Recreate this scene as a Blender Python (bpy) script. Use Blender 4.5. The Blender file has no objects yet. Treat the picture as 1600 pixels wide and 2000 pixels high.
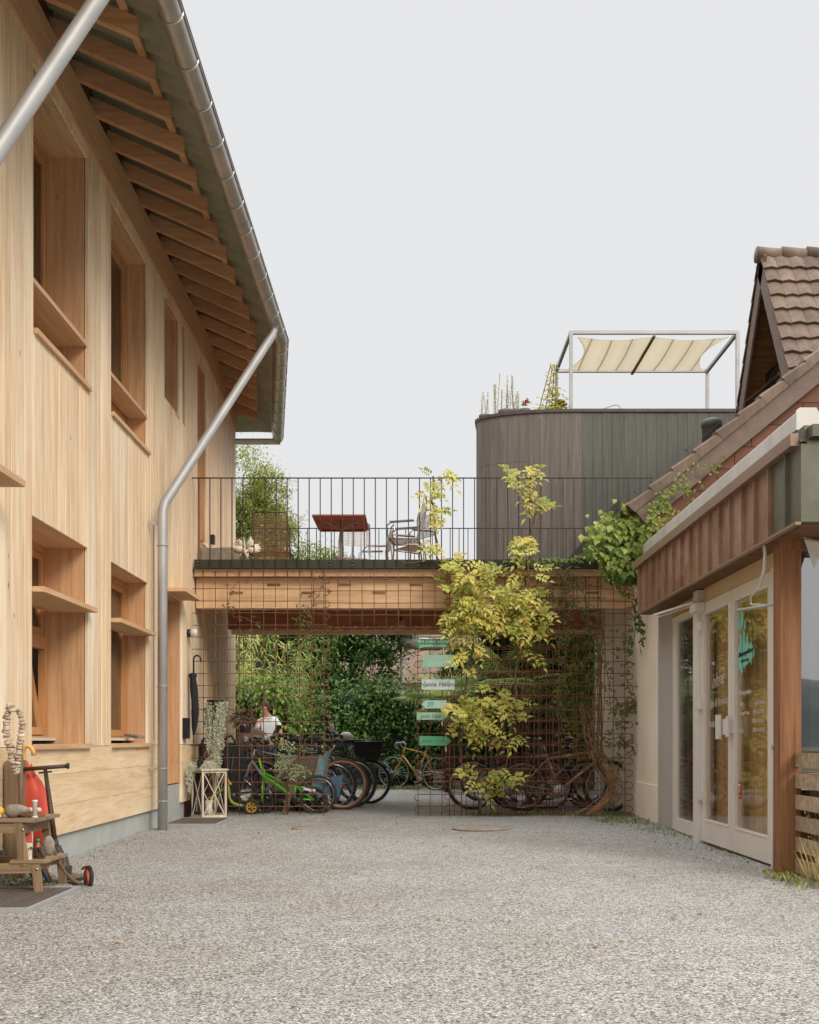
import bpy, math, random
from mathutils import Vector, Matrix
V = Vector
PI = math.pi
scene = bpy.context.scene
col = scene.collection
R = random.Random(7)
F = 2100.0
def P(px, py, Y):            # where the sight line of a measured point meets the depth Y (metres)
    return V(((px-812)*Y/F, Y, 1+(1446-py)*Y/F))

# ------------------------------------------------------------------ mesh builder
MW = {}
class M:
    def __init__(s):
        s.v=[]; s.f=[]; s.mi=[]; s.rn=[]; s.sm=[]; s.m=0; s.r=None; s.T=None
    def add(s, vs, fs, smooth=False, rnd=None):
        b=len(s.v)
        if s.T is not None: vs=[s.T@V(v) for v in vs]
        s.v += [tuple(v) for v in vs]
        r = rnd if rnd is not None else (s.r if s.r is not None else R.random())
        for f in fs:
            s.f.append(tuple(i+b for i in f)); s.mi.append(s.m); s.rn.append(r); s.sm.append(smooth)
    def box(s,x0,x1,y0,y1,z0,z1,rnd=None):
        if x0>x1: x0,x1=x1,x0
        if y0>y1: y0,y1=y1,y0
        if z0>z1: z0,z1=z1,z0
        s.add([(x0,y0,z0),(x1,y0,z0),(x1,y1,z0),(x0,y1,z0),(x0,y0,z1),(x1,y0,z1),(x1,y1,z1),(x0,y1,z1)],
              [(0,3,2,1),(4,5,6,7),(0,1,5,4),(1,2,6,5),(2,3,7,6),(3,0,4,7)],rnd=rnd)
    def bar(s,p,q,w,h,up=(0,0,1),rnd=None):
        p=V(p);q=V(q);d=(q-p).normalized();u=V(up)
        a=d.cross(u)
        if a.length<1e-4: a=d.cross(V((1,0,0)))
        a.normalize();u=a.cross(d).normalized()
        a*=w/2;u*=h/2
        vs=[p-a-u,p+a-u,p+a+u,p-a+u,q-a-u,q+a-u,q+a+u,q-a+u]
        s.add(vs,[(0,1,2,3),(7,6,5,4),(0,4,5,1),(1,5,6,2),(2,6,7,3),(3,7,4,0)],rnd=rnd)
    def tube(s,pts,r,n=8,closed=False,caps=True,rnd=None,sx=1.0):
        pts=[V(p) for p in pts];k=len(pts)
        rs=r if isinstance(r,(list,tuple)) else [r]*k
        vs=[];prev=None
        for i in range(k):
            if closed: t=pts[(i+1)%k]-pts[i-1]
            else: t=pts[min(i+1,k-1)]-pts[max(i-1,0)]
            if t.length<1e-9: t=V((0,0,1))
            t.normalize()
            if prev is None:
                a=t.cross(V((0,0,1)))
                if a.length<.05: a=t.cross(V((1,0,0)))
            else:
                a=prev-t*prev.dot(t)
                if a.length<1e-4: a=t.cross(V((0.3,.5,1)))
            a.normalize();prev=a;b=t.cross(a)
            for j in range(n):
                th=2*PI*j/n
                vs.append(pts[i]+a*(math.cos(th)*rs[i])+b*(math.sin(th)*rs[i]*sx))
        fs=[]
        for i in range(k if closed else k-1):
            i2=(i+1)%k
            for j in range(n):
                fs.append((i*n+j,i*n+(j+1)%n,i2*n+(j+1)%n,i2*n+j))
        if caps and not closed:
            fs.append(tuple(range(n-1,-1,-1)));fs.append(tuple((k-1)*n+j for j in range(n)))
        s.add(vs,fs,smooth=n>5,rnd=rnd)
    def torus(s,c,axis,R0,r,n=28,m=8,rnd=None,sx=1.0):
        c=V(c);ax=V(axis).normalized();a=ax.cross(V((0,0,1)))
        if a.length<.05:a=ax.cross(V((1,0,0)))
        a.normalize();b=ax.cross(a)
        vs=[]
        for i in range(n):
            th=2*PI*i/n;d=a*math.cos(th)+b*math.sin(th)
            for j in range(m):
                ph=2*PI*j/m
                vs.append(c+d*(R0+r*math.cos(ph))+ax*(r*math.sin(ph)*sx))
        fs=[(i*m+j,((i+1)%n)*m+j,((i+1)%n)*m+(j+1)%m,i*m+(j+1)%m) for i in range(n) for j in range(m)]
        s.add(vs,fs,smooth=True,rnd=rnd)
    def lathe(s,prof,c=(0,0,0),axis=(0,0,1),n=20,rnd=None,smooth=True):
        c=V(c);ax=V(axis).normalized();a=ax.cross(V((0,1,0)))
        if a.length<.05:a=ax.cross(V((1,0,0)))
        a.normalize();b=ax.cross(a);vs=[]
        for (r,z) in prof:
            for j in range(n):
                th=2*PI*j/n;vs.append(c+ax*z+(a*math.cos(th)+b*math.sin(th))*max(r,1e-4))
        k=len(prof)
        fs=[(i*n+j,i*n+(j+1)%n,(i+1)*n+(j+1)%n,(i+1)*n+j) for i in range(k-1) for j in range(n)]
        fs.append(tuple(range(n-1,-1,-1)));fs.append(tuple((k-1)*n+j for j in range(n)))
        s.add(vs,fs,smooth=smooth,rnd=rnd)
    def poly(s,pts,d,rnd=None):   # flat polygon extruded by vector d
        n=len(pts);d=V(d);pts=[V(p) for p in pts]
        s.add(pts+[p+d for p in pts],[tuple(range(n-1,-1,-1)),tuple(range(n,2*n))]+[(i,(i+1)%n,n+(i+1)%n,n+i) for i in range(n)],rnd=rnd)
    def sheet(s,pts,rnd=None,smooth=False):
        s.add(pts,[tuple(range(len(pts)))],rnd=rnd,smooth=smooth)
    def ball(s,c,r,n=12,m=8,rnd=None,sq=(1,1,1),jit=0):
        c=V(c);vs=[];
        for i in range(m+1):
            ph=PI*i/m
            for j in range(n):
                th=2*PI*j/n;q=1+jit*(R.random()-.5)
                vs.append(c+V((math.sin(ph)*math.cos(th)*sq[0],math.sin(ph)*math.sin(th)*sq[1],math.cos(ph)*sq[2]))*r*q)
        fs=[(i*n+j,(i+1)*n+j,(i+1)*n+(j+1)%n,i*n+(j+1)%n) for i in range(m) for j in range(n)]
        s.add(vs,fs,smooth=True,rnd=rnd)
    def leaf(s,p,d,nrm,L,W,rnd=None,fold=.25,droop=.15):
        d=d.normalized();a=d.cross(nrm)
        if a.length<1e-3:a=d.cross(V((.3,.8,.5)))
        a.normalize();u=a.cross(d)
        m1=p+d*(L*.45);t=p+d*L-u*(L*droop)
        e1=m1+a*(W/2)+u*(W*fold);e2=m1-a*(W/2)+u*(W*fold)
        s.add([p,e1,t,e2,m1],[(0,1,4),(1,2,4),(0,4,3),(4,2,3)],rnd=rnd)
    def text(s,txt,size,T,shear=0.0,ext=.0012,space=1.0,line=1.0,wt=0.0,align='CENTER'):
        c=bpy.data.curves.new('t','FONT');c.body=txt;c.size=size;c.extrude=ext;c.shear=shear;c.resolution_u=3
        c.align_x=align;c.align_y='CENTER';c.space_character=space;c.space_line=line;c.offset=wt
        o=bpy.data.objects.new('t',c);col.objects.link(o)
        bpy.context.view_layer.update()
        me=o.evaluated_get(bpy.context.evaluated_depsgraph_get()).to_mesh()
        old=s.T;s.T=T if old is None else old@T
        s.add([v.co.copy() for v in me.vertices],[tuple(p.vertices) for p in me.polygons])
        s.T=old
        o.evaluated_get(bpy.context.evaluated_depsgraph_get()).to_mesh_clear()
        bpy.data.objects.remove(o);bpy.data.curves.remove(c)
    def build(s,name,mats,parent=None,origin=None,world=True):
        if not isinstance(mats,(list,tuple)): mats=[mats]
        vs=s.v
        root=parent
        mw=MW.get(parent.name) if parent is not None else None
        if mw is not None and world:
            inv=mw.inverted();vs=[tuple(inv@V(v)) for v in vs]
        if origin is not None and parent is None:
            o0=V(origin);vs=[tuple(V(v)-o0) for v in vs]
        me=bpy.data.meshes.new(name);me.from_pydata(vs,[],s.f)
        for m in mats: me.materials.append(m)
        me.polygons.foreach_set('material_index',s.mi)
        me.polygons.foreach_set('use_smooth',s.sm)
        at=me.attributes.new('rnd','FLOAT','FACE');at.data.foreach_set('value',s.rn)
        me.update()
        o=bpy.data.objects.new(name,me);col.objects.link(o)
        if parent is not None:
            o.parent=parent
            MW[o.name]=mw if (mw is not None) else Matrix()
        elif origin is not None:
            o.location=origin;MW[o.name]=Matrix.Translation(V(origin))
        else: MW[o.name]=Matrix()
        return o

def thing(name,label,cat,loc=(0,0,0),rotz=0,group=None):
    o=bpy.data.objects.new(name,None);col.objects.link(o)
    o.empty_display_size=.1
    o.location=loc;o.rotation_euler=(0,0,rotz)
    o['label']=label;o['category']=cat
    if group:o['group']=group
    MW[o.name]=Matrix.Translation(V(loc))@Matrix.Rotation(rotz,4,'Z')
    return o
def tag(o,label=None,cat=None,group=None,kind=None):
    if label:o['label']=label
    if cat:o['category']=cat
    if group:o['group']=group
    if kind:o['kind']=kind
    return o
KIDS={}
def copy_tree(o,parent=None):
    c=o.copy();col.objects.link(c)
    if parent is not None:c.parent=parent
    for ch in [x for x in bpy.data.objects if x.parent==o]:copy_tree(ch,c)
    return c

# ------------------------------------------------------------------ materials
def nt_new(name):
    m=bpy.data.materials.new(name);m.use_nodes=True;t=m.node_tree
    b=t.nodes['Principled BSDF'];return m,t,b
def node(t,typ,**k):
    n=t.nodes.new(typ)
    for a,b in k.items():setattr(n,a,b)
    return n
def sval(t,b,inp,val): b.inputs[inp].default_value=val
def rgb(h):   # srgb 0-255 tuple to linear
    return tuple(((c/255)/12.92 if c/255<=.04045 else ((c/255+.055)/1.055)**2.4) for c in h)+(1,)
def mixc(t,fac,a,b,mode='MIX'):
    n=node(t,'ShaderNodeMix',data_type='RGBA',blend_type=mode)
    for sock,val in ((n.inputs['Factor'],fac),(n.inputs[6],a),(n.inputs[7],b)):
        if isinstance(val,(int,float,tuple)): sock.default_value=val
        else: t.links.new(val,sock)
    return n.outputs[2]
def coords(t,scale=(1,1,1)):
    c=node(t,'ShaderNodeTexCoord');m=node(t,'ShaderNodeMapping');m.inputs['Scale'].default_value=scale
    t.links.new(c.outputs['Object'],m.inputs['Vector']);return m.outputs['Vector']
def noise(t,vec,scale,detail=4,rough=.55,dist=0):
    n=node(t,'ShaderNodeTexNoise');n.inputs['Scale'].default_value=scale;n.inputs['Detail'].default_value=detail
    n.inputs['Roughness'].default_value=rough;n.inputs['Distortion'].default_value=dist
    t.links.new(vec,n.inputs['Vector']);return n.outputs['Fac']
def ramp(t,fac,stops):
    n=node(t,'ShaderNodeValToRGB');e=n.color_ramp.elements
    while len(e)<len(stops):e.new(.5)
    for el,(p,c) in zip(e,stops):
        el.position=p;el.color=c if len(c)==4 else tuple(c)+(1,)
    t.links.new(fac,n.inputs['Fac']);return n.outputs['Color']
def attr(t):
    a=node(t,'ShaderNodeAttribute',attribute_name='rnd');return a.outputs['Fac']
def vary(t,colr,lo,hi,src):
    g=node(t,'ShaderNodeMapRange');g.inputs['To Min'].default_value=lo;g.inputs['To Max'].default_value=hi
    t.links.new(src,g.inputs['Value'])
    h=node(t,'ShaderNodeHueSaturation')
    t.links.new(g.outputs['Result'],h.inputs['Value'])
    if isinstance(colr,tuple):h.inputs['Color'].default_value=colr
    else:t.links.new(colr,h.inputs['Color'])
    return h.outputs['Color']
def bump(t,b,h,strength,dist=.01):
    n=node(t,'ShaderNodeBump');n.inputs['Strength'].default_value=strength;n.inputs['Distance'].default_value=dist
    t.links.new(h,n.inputs['Height']);t.links.new(n.outputs['Normal'],b.inputs['Normal'])
def plain(name,c,rough=.6,metal=0,nz=(6,.25),bmp=None,rv=.1,scale=(1,1,1),c2=None,spec=.5,coat=0):
    m,t,b=nt_new(name);v=coords(t,scale)
    f=noise(t,v,nz[0],5)
    base=tuple(c)
    c2=c2 or tuple(x*(1-nz[1]*1.3) for x in c[:3])+(1,)
    rr=ramp(t,f,[(.3,c2),(.7,base)])
    o=vary(t,rr,1-rv,1+rv,attr(t))
    t.links.new(o,b.inputs['Base Color'])
    b.inputs['Roughness'].default_value=rough;b.inputs['Metallic'].default_value=metal
    b.inputs['Specular IOR Level'].default_value=spec
    b.inputs['Coat Weight'].default_value=coat
    if bmp: bump(t,b,noise(t,v,bmp[0],6),bmp[1])
    return m
def wood(name,light,dark,axis='Z',rough=.62,rv=.09,stain=None,knots=True,gs=1.0,hv=.0):
    m,t,b=nt_new(name)
    k={'X':0,'Y':1,'Z':2}[axis]
    s=[16*gs]*3;s[k]=.9;v=coords(t,tuple(s))
    at=attr(t)
    off=node(t,'ShaderNodeVectorMath',operation='ADD')
    cmb=node(t,'ShaderNodeCombineXYZ');mu=node(t,'ShaderNodeMath',operation='MULTIPLY');mu.inputs[1].default_value=57.0
    t.links.new(at,mu.inputs[0])
    for i in range(3):t.links.new(mu.outputs[0],cmb.inputs[i])
    t.links.new(v,off.inputs[0]);t.links.new(cmb.outputs[0],off.inputs[1]);v=off.outputs[0]
    f=noise(t,v,1.3,6,.6,.6)
    s2=[90*gs]*3;s2[k]=2.5;f2=noise(t,coords(t,tuple(s2)),1.2,4,.6)
    c=ramp(t,f,[(.28,dark),(.5,tuple((a*.45+b_*.55) for a,b_ in zip(dark,light))),(.72,light)])
    c=mixc(t,.55,c,ramp(t,f2,[(.3,(.74,.68,.62,1)),(.55,(1,1,1,1))]),'MULTIPLY')
    if stain:
        s3=[2.2]*3;s3[k]=.35;f3=noise(t,coords(t,tuple(s3)),1.0,4)
        c=mixc(t,ramp(t,f3,[(.5,(0,0,0,1)),(.72,(.75,.75,.75,1))]),c,stain)
    if knots:
        s4=[7]*3;s4[k]=2.6;vo=node(t,'ShaderNodeTexVoronoi');vo.inputs['Scale'].default_value=1.0
        t.links.new(coords(t,tuple(s4)),vo.inputs['Vector'])
        kr=ramp(t,vo.outputs['Distance'],[(.035,(1,1,1,1)),(.085,(0,0,0,1))])
        sel=ramp(t,vo.outputs['Color'],[(.60,(0,0,0,1)),(.62,(1,1,1,1))])
        kf=mixc(t,1.0,kr,sel,'MULTIPLY')
        c=mixc(t,kf,c,tuple(x*.3 for x in dark[:3])+(1,))
    c=vary(t,c,1-rv,1+rv,at)
    t.links.new(c,b.inputs['Base Color']);b.inputs['Roughness'].default_value=rough
    b.inputs['Specular IOR Level'].default_value=.3
    bump(t,b,f2,.25,.004)
    return m
def leafmat(name,c1,c2,c3=None,trans=.35,rough=.5):
    m,t,b=nt_new(name);at=attr(t)
    st=[(0,c1),(.55,c2)]+([(1,c3)] if c3 else [])
    c=ramp(t,at,st)
    f=noise(t,coords(t),9,3);c=vary(t,c,.8,1.2,f)
    t.links.new(c,b.inputs['Base Color']);b.inputs['Roughness'].default_value=rough
    tr=node(t,'ShaderNodeBsdfTranslucent');t.links.new(vary(t,c,1.3,1.3,f),tr.inputs['Color'])
    mx=node(t,'ShaderNodeMixShader');mx.inputs[0].default_value=trans
    t.links.new(b.outputs[0],mx.inputs[1]);t.links.new(tr.outputs[0],mx.inputs[2])
    t.links.new(mx.outputs[0],t.nodes['Material Output'].inputs['Surface'])
    return m
def glassmat(name,tint=(1,1,1,1),refl=1.0,base=.04):
    m,t,b=nt_new(name);t.nodes.remove(b)
    tr=node(t,'ShaderNodeBsdfTransparent');tr.inputs['Color'].default_value=tint
    gl=node(t,'ShaderNodeBsdfGlossy');gl.inputs['Roughness'].default_value=.015
    ge=node(t,'ShaderNodeNewGeometry');dt=node(t,'ShaderNodeVectorMath',operation='DOT_PRODUCT')
    t.links.new(ge.outputs['Normal'],dt.inputs[0]);t.links.new(ge.outputs['Incoming'],dt.inputs[1])
    ab=node(t,'ShaderNodeMath',operation='ABSOLUTE');t.links.new(dt.outputs['Value'],ab.inputs[0])
    om=node(t,'ShaderNodeMath',operation='SUBTRACT');om.inputs[0].default_value=1;t.links.new(ab.outputs[0],om.inputs[1])
    fr=node(t,'ShaderNodeMath',operation='POWER');fr.inputs[1].default_value=5;t.links.new(om.outputs[0],fr.inputs[0])
    ma=node(t,'ShaderNodeMath',operation='MULTIPLY_ADD',use_clamp=True);ma.inputs[1].default_value=refl;ma.inputs[2].default_value=base
    t.links.new(fr.outputs[0],ma.inputs[0])
    mx=node(t,'ShaderNodeMixShader');t.links.new(ma.outputs[0],mx.inputs[0])
    t.links.new(tr.outputs[0],mx.inputs[1]);t.links.new(gl.outputs[0],mx.inputs[2])
    t.links.new(mx.outputs[0],t.nodes['Material Output'].inputs['Surface'])
    return m

W={}
W['clad']=wood('larch_cladding',rgb((242,222,192)),rgb((212,176,134)),'Z',rv=.10,stain=rgb((246,232,210)))
W['cladY']=wood('larch_plank',rgb((242,220,186)),rgb((222,190,148)),'Y',rv=.04,gs=.45,stain=rgb((244,228,202)))
W['reveal']=wood('fir_reveal',rgb((214,172,132)),rgb((186,140,102)),'Z',rv=.06)
W['revealY']=wood('fir_shelf',rgb((220,184,146)),rgb((194,154,116)),'Y',rv=.04)
W['frieze']=wood('fir_frieze',rgb((212,176,140)),rgb((182,144,110)),'Y',rv=.05)
W['rafter']=wood('fir_rafter',rgb((212,170,132)),rgb((180,136,100)),'X',rv=.12)
W['wframe']=wood('window_frame_wood',rgb((200,150,104)),rgb((172,122,78)),'Z',rv=.04,knots=False)
W['beam']=wood('glulam_beam',rgb((226,192,152)),rgb((200,158,118)),'X',rv=.06,gs=.6)
W['beam_shade']=wood('glulam_shade',rgb((186,128,94)),rgb((150,94,66)),'X',rv=.04,gs=.6)  # front beam's glulam darkened and reddened: the rear beam's shade put into the colour
W['deckedge']=wood('deck_board',rgb((166,112,78)),rgb((126,78,52)),'X',rv=.12)
W['post']=wood('stained_post',rgb((156,110,76)),rgb((108,72,46)),'Z',rv=.05)
W['old']=wood('weathered_teak',rgb((160,136,108)),rgb((106,86,64)),'Z',rv=.14,gs=1.4)
W['oldX']=wood('weathered_teak_x',rgb((166,142,114)),rgb((110,90,68)),'X',rv=.14,gs=1.4)
W['pallet']=wood('pallet_wood',rgb((190,172,148)),rgb((130,110,86)),'X',rv=.15)
W['white_wood']=wood('whitewashed_wood',rgb((226,216,198)),rgb((176,158,136)),'Z',rv=.06,knots=False)
W['soffit']=wood('brown_soffit',rgb((132,94,58)),rgb((88,58,34)),'X',rv=.12)
m_zinc=plain('zinc',(.56,.55,.52,1),.42,.75,nz=(3,.2),rv=.05)
m_zincw=plain('zinc_bright',(.46,.46,.46,1),.55,.35,nz=(3,.15),rv=.04)
m_conc=plain('plinth_concrete',rgb((176,180,178)),.9,0,nz=(5,.12),bmp=(60,.2),rv=.03)
m_stone=plain('grey_stone',rgb((160,152,142)),.85,nz=(14,.2),bmp=(40,.3),rv=.25,c2=rgb((126,116,104)))
m_rust=plain('rusty_rebar',rgb((138,92,68)),.9,0,nz=(30,.4),bmp=(200,.3),rv=.1,c2=rgb((98,62,46)))
m_black=plain('black_plastic',(.018,.018,.02,1),.45,nz=(10,.2),rv=.2)
m_rub=plain('tyre_rubber',(.035,.033,.031,1),.85,nz=(30,.3),bmp=(150,.4),rv=.1)
m_steel=plain('brushed_steel',(.5,.5,.5,1),.3,.95,nz=(20,.2),rv=.05)
m_dark=plain('dark_fabric',(.02,.021,.024,1),.9,nz=(20,.3),bmp=(200,.3),rv=.2)
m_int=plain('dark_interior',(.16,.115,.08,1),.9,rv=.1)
m_iron=plain('painted_iron',rgb((70,60,50)),.5,.3,nz=(8,.3),rv=.08)
m_plate=plain('green_grey_steel',rgb((66,66,54)),.5,.3,nz=(5,.25),rv=.05)
m_white=plain('white_paint',rgb((215,212,205)),.4,0,nz=(3,.08),rv=.02)
m_string=plain('string',rgb((215,200,175)),.9,rv=.1)
m_glass=glassmat('window_glass',(.85,.84,.8,1),1.0,.10)
m_dglass=glassmat('door_glass',(.97,.95,.91,1),1.0,.08)
m_stem=plain('vine_stem',rgb((120,98,72)),.9,nz=(30,.3),rv=.2)
m_bark=plain('tree_bark',rgb((92,78,60)),.95,nz=(12,.4),bmp=(30,.6),rv=.1)
# ================================================================== ground
def gravel_mat():
    m,t,b=nt_new('gravel')
    c0=coords(t)
    def vor(s):
        n=node(t,'ShaderNodeTexVoronoi');n.inputs['Scale'].default_value=s;n.inputs['Randomness'].default_value=1
        t.links.new(c0,n.inputs['Vector']);return n
    a=vor(105);b2=vor(230)
    sep=node(t,'ShaderNodeSeparateColor');t.links.new(a.outputs['Color'],sep.inputs[0])
    col1=ramp(t,sep.outputs[0],[(0,rgb((100,99,97))),(.22,rgb((158,157,154))),(.55,rgb((196,196,193))),(.8,rgb((212,212,209))),(1,rgb((238,238,235)))])
    edge=ramp(t,a.outputs['Distance'],[(.35,(1,1,1,1)),(.8,(.34,.32,.30,1))])
    c=mixc(t,.75,col1,edge,'MULTIPLY')
    sep2=node(t,'ShaderNodeSeparateColor');t.links.new(b2.outputs['Color'],sep2.inputs[0])
    fine=ramp(t,sep2.outputs[0],[(0,(.6,.58,.55,1)),(.6,(1,1,1,1))])
    c=mixc(t,.55,c,fine,'MULTIPLY')
    big=noise(t,c0,.55,5,.6)
    c=mixc(t,ramp(t,big,[(.42,(0,0,0,1)),(.68,(.6,.6,.6,1))]),c,mixc(t,1.0,c,rgb((232,220,206)),'MULTIPLY'))
    b3=noise(t,c0,3.5,4,.6);c=vary(t,c,.78,1.17,b3);c=mixc(t,1.0,c,(1.0,.998,.985,1),'MULTIPLY')
    t.links.new(c,b.inputs['Base Color']);b.inputs['Roughness'].default_value=.85
    b.inputs['Specular IOR Level'].default_value=.3
    inv=node(t,'ShaderNodeMath',operation='SUBTRACT');inv.inputs[0].default_value=1
    t.links.new(a.outputs['Distance'],inv.inputs[1])
    add=node(t,'ShaderNodeMath',operation='ADD');t.links.new(inv.outputs[0],add.inputs[0])
    t.links.new(b2.outputs['Distance'],add.inputs[1])
    bump(t,b,add.outputs[0],.8,.008)
    return m
m_gravel=gravel_mat()
g=M();g.sheet([(-300,-300,-.03),(300,-300,-.03),(300,400,-.03),(-300,400,-.03)])
gd=g.build('ground',plain('meadow_soil',rgb((96,92,62)),.95,nz=(.8,.3),bmp=(20,.4)))
tag(gd,kind='structure')
g=M()
nx,ny=60,140
def gz(x,y): return .012+.012*math.sin(x*1.3+y*.7)*math.sin(y*.9-x*.4)+.006*math.sin(x*5.1+1)*math.sin(y*4.3)
vs=[];fs=[]
xs=[-9+18*i/nx for i in range(nx+1)];ys=[-8+30.4*j/ny for j in range(ny+1)]
for y in ys:
    for x in xs: vs.append((x,y,gz(x,y)))
for j in range(ny):
    for i in range(nx):
        a=j*(nx+1)+i;fs.append((a,a+1,a+nx+2,a+nx+1))
g.add(vs,fs,smooth=True)
tag(g.build('gravel_courtyard',m_gravel),kind='structure')
# loose stones lying on the gravel: countless small pebbles
g=M()
for i in range(7000):
    y=3.3+abs(R.gauss(0,1))*3.2
    if y>13:continue
    x=R.uniform(-.40*y-.1,.40*y+.1)
    if x<-2.85 or (x>2.6 and y>7.4):continue
    r=R.uniform(.0025,.006);z=gz(x,y)+r*.3
    a=R.random()*6.28;c,s=math.cos(a)*r,math.sin(a)*r
    e=R.uniform(.5,.9);h=r*R.uniform(.5,.9)
    g.add([(x+c,y+s,z),(x-s*e,y+c*e,z),(x-c,y-s,z),(x+s*e,y-c*e,z),(x+R.uniform(-.3,.3)*r,y+R.uniform(-.3,.3)*r,z+h)],
          [(0,1,4),(1,2,4),(2,3,4),(3,0,4)])
tag(g.build('pebbles',plain('pebble_stone',rgb((208,206,201)),.85,nz=(40,.2),rv=.42)),'loose grey pebbles scattered over the gravel of the yard','pebbles',kind='stuff')

# ================================================================== left timber building
WX=-2.92
def wx(y):   # wall line in plan
    return WX if y<15 else WX-.045*(y-15)
def ex(y):   # outer eave line in plan
    return -1.70 if y<14.1 else -1.70-.142*(y-14.1)
HB=thing('timber_house','two storey house clad in pale vertical larch boards with deep windows and open rafters','building',(WX,9,0))
ops=[ # y0,y1,z0,z1
 (5.75,7.38,.0,2.74),(8.19,9.58,.965,2.715),(10.31,11.72,.965,2.715),(12.50,13.42,.47,2.74),
 (5.6,7.1,4.15,6.19),(8.22,9.58,4.15,6.19),(10.31,11.72,4.15,6.19),(12.50,13.30,4.99,6.19),(13.47,13.63,4.97,6.24),(14.40,15.0,3.33,6.1)]
edges=sorted(set([1.0,18.3,15.0]+[o[0] for o in ops]+[o[1] for o in ops]))
cuts=[edges[0]]
for a,b in zip(edges,edges[1:]):
    L=b-a;n=max(1,round(L/.135))
    ws=[R.uniform(.7,1.35) for _ in range(n)];S=sum(ws);p=a
    for w in ws: p+=L*w/S;cuts.append(p)
g=M();bk=M()
def gaps(mid,z0,z1):
    seg=[(z0,z1)]
    for (a,b,c,d) in ops:
        if a<mid<b:
            ns=[]
            for (p,q) in seg:
                if d<=p or c>=q: ns.append((p,q));continue
                if c>p:ns.append((p,c))
                if d<q:ns.append((d,q))
            seg=ns
    return seg
for a,b in zip(cuts,cuts[1:]):
    mid=(a+b)/2;x=wx(mid)+R.uniform(-.0015,.0015)
    for (p,q) in gaps(mid,.95,6.70):
        # board with slightly eased edges
        r=R.random();xa=wx(a)+x-wx(mid);xb=wx(b)+x-wx(mid);e=.004;gp=.003
        g.add([(xa-.03,a+gp,p),(xa-e,a+gp,p),(xa,a+gp+e,p),(xb,b-gp-e,p),(xb-e,b-gp,p),(xb-.03,b-gp,p),
               (xa-.03,a+gp,q),(xa-e,a+gp,q),(xa,a+gp+e,q),(xb,b-gp-e,q),(xb-e,b-gp,q),(xb-.03,b-gp,q)],
              [(0,1,7,6),(1,2,8,7),(2,3,9,8),(3,4,10,9),(4,5,11,10),(0,5,4,3,2,1),(6,7,8,9,10,11)],rnd=r)
    for (p,q) in gaps(mid,0,7.0):
        bk.add([(wx(a)-.032,a,p),(wx(b)-.032,b,p),(wx(b)-.032,b,q),(wx(a)-.032,a,q),(wx(a)-.08,a,p),(wx(b)-.08,b,p),(wx(b)-.08,b,q),(wx(a)-.08,a,q)],
               [(0,1,2,3),(4,7,6,5),(0,4,5,1),(3,2,6,7)])
g.build('wall_cladding',W['clad'],HB)
bk.build('wall',plain('wall_backing',rgb((96,62,38)),.9),HB)
# end wall and inner volume
g=M()
yy=18.3
n=22
for i in range(n):
    x0=wx(yy)-i*.14;g.box(x0-.138,x0-.002,yy,yy+.03,0.3,6.75)
g.build('end_wall_cladding',W['clad'],HB)
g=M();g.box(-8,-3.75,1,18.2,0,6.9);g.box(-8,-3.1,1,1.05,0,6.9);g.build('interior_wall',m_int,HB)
# horizontal base planks, concrete plinth
g=M()
segs=[(1.0,5.75),(7.38,12.50),(13.42,18.3)]
for (a,b) in segs:
    for (z0,z1) in ((.226,.466),(.4685,.7225),(.725,.945)):
        xa,xb=wx(a),wx(b);d=.004
        g.add([(xa-.029,a,z0),(xa+d,a,z0),(xb+d,b,z0),(xb-.029,b,z0),(xa-.029,a,z1),(xa+d,a,z1),(xb+d,b,z1),(xb-.029,b,z1)],
              [(0,3,2,1),(4,5,6,7),(0,1,5,4),(1,2,6,5),(2,3,7,6),(3,0,4,7)])
g.build('base_planks',W['cladY'],HB)
g=M()
for (a,b) in segs:
    xa,xb=wx(a)-.024,wx(b)-.024
    g.add([(xa-.2,a,-.1),(xa,a,-.1),(xb,b,-.1),(xb-.2,b,-.1),(xa-.2,a,.23),(xa,a,.23),(xb,b,.23),(xb-.2,b,.23)],
          [(0,3,2,1),(4,5,6,7),(0,1,5,4),(1,2,6,5),(2,3,7,6),(3,0,4,7)])
g.box(-3.3,-2.946,12.495,13.425,-.1,.46);g.box(-3.3,-2.925,5.75,7.38,-.1,.02)
g.build('plinth',m_conc,HB)
# frieze board under the rafters
g=M()
for (a,b) in ((1,4.9),(4.905,9.9),(9.905,14.995),(15,18.3)):
    xa,xb=wx(a)+.022,wx(b)+.022
    g.add([(xa-.022,a,6.28),(xa,a,6.28),(xb,b,6.28),(xb-.022,b,6.28),(xa-.022,a,6.67),(xa,a,6.67),(xb,b,6.67),(xb-.022,b,6.67)],
          [(0,3,2,1),(4,5,6,7),(0,1,5,4),(1,2,6,5),(2,3,7,6),(3,0,4,7)])
g.build('frieze_board',W['frieze'],HB)
# windows, shelves and reveals
def reveal(y0,y1,z0,z1,depth=.36,sill=True):
    g=M();x1=WX-.030;x0=WX-depth-.06
    g.box(x0,x1-.004,y1-.004,y1+.03,z0-.03,z1+.03)      # far jamb
    g.build('window_reveal',W['reveal'],HB)
    g=M();g.box(x0,x1-.004,y0-.03,y0+.004,z0-.03,z1+.03);g.build('window_reveal',W['reveal'],HB)
    g=M();g.box(x0,x1-.004,y0+.004,y1-.004,z1-.004,z1+.028);g.build('window_head',W['revealY'],HB)
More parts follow.
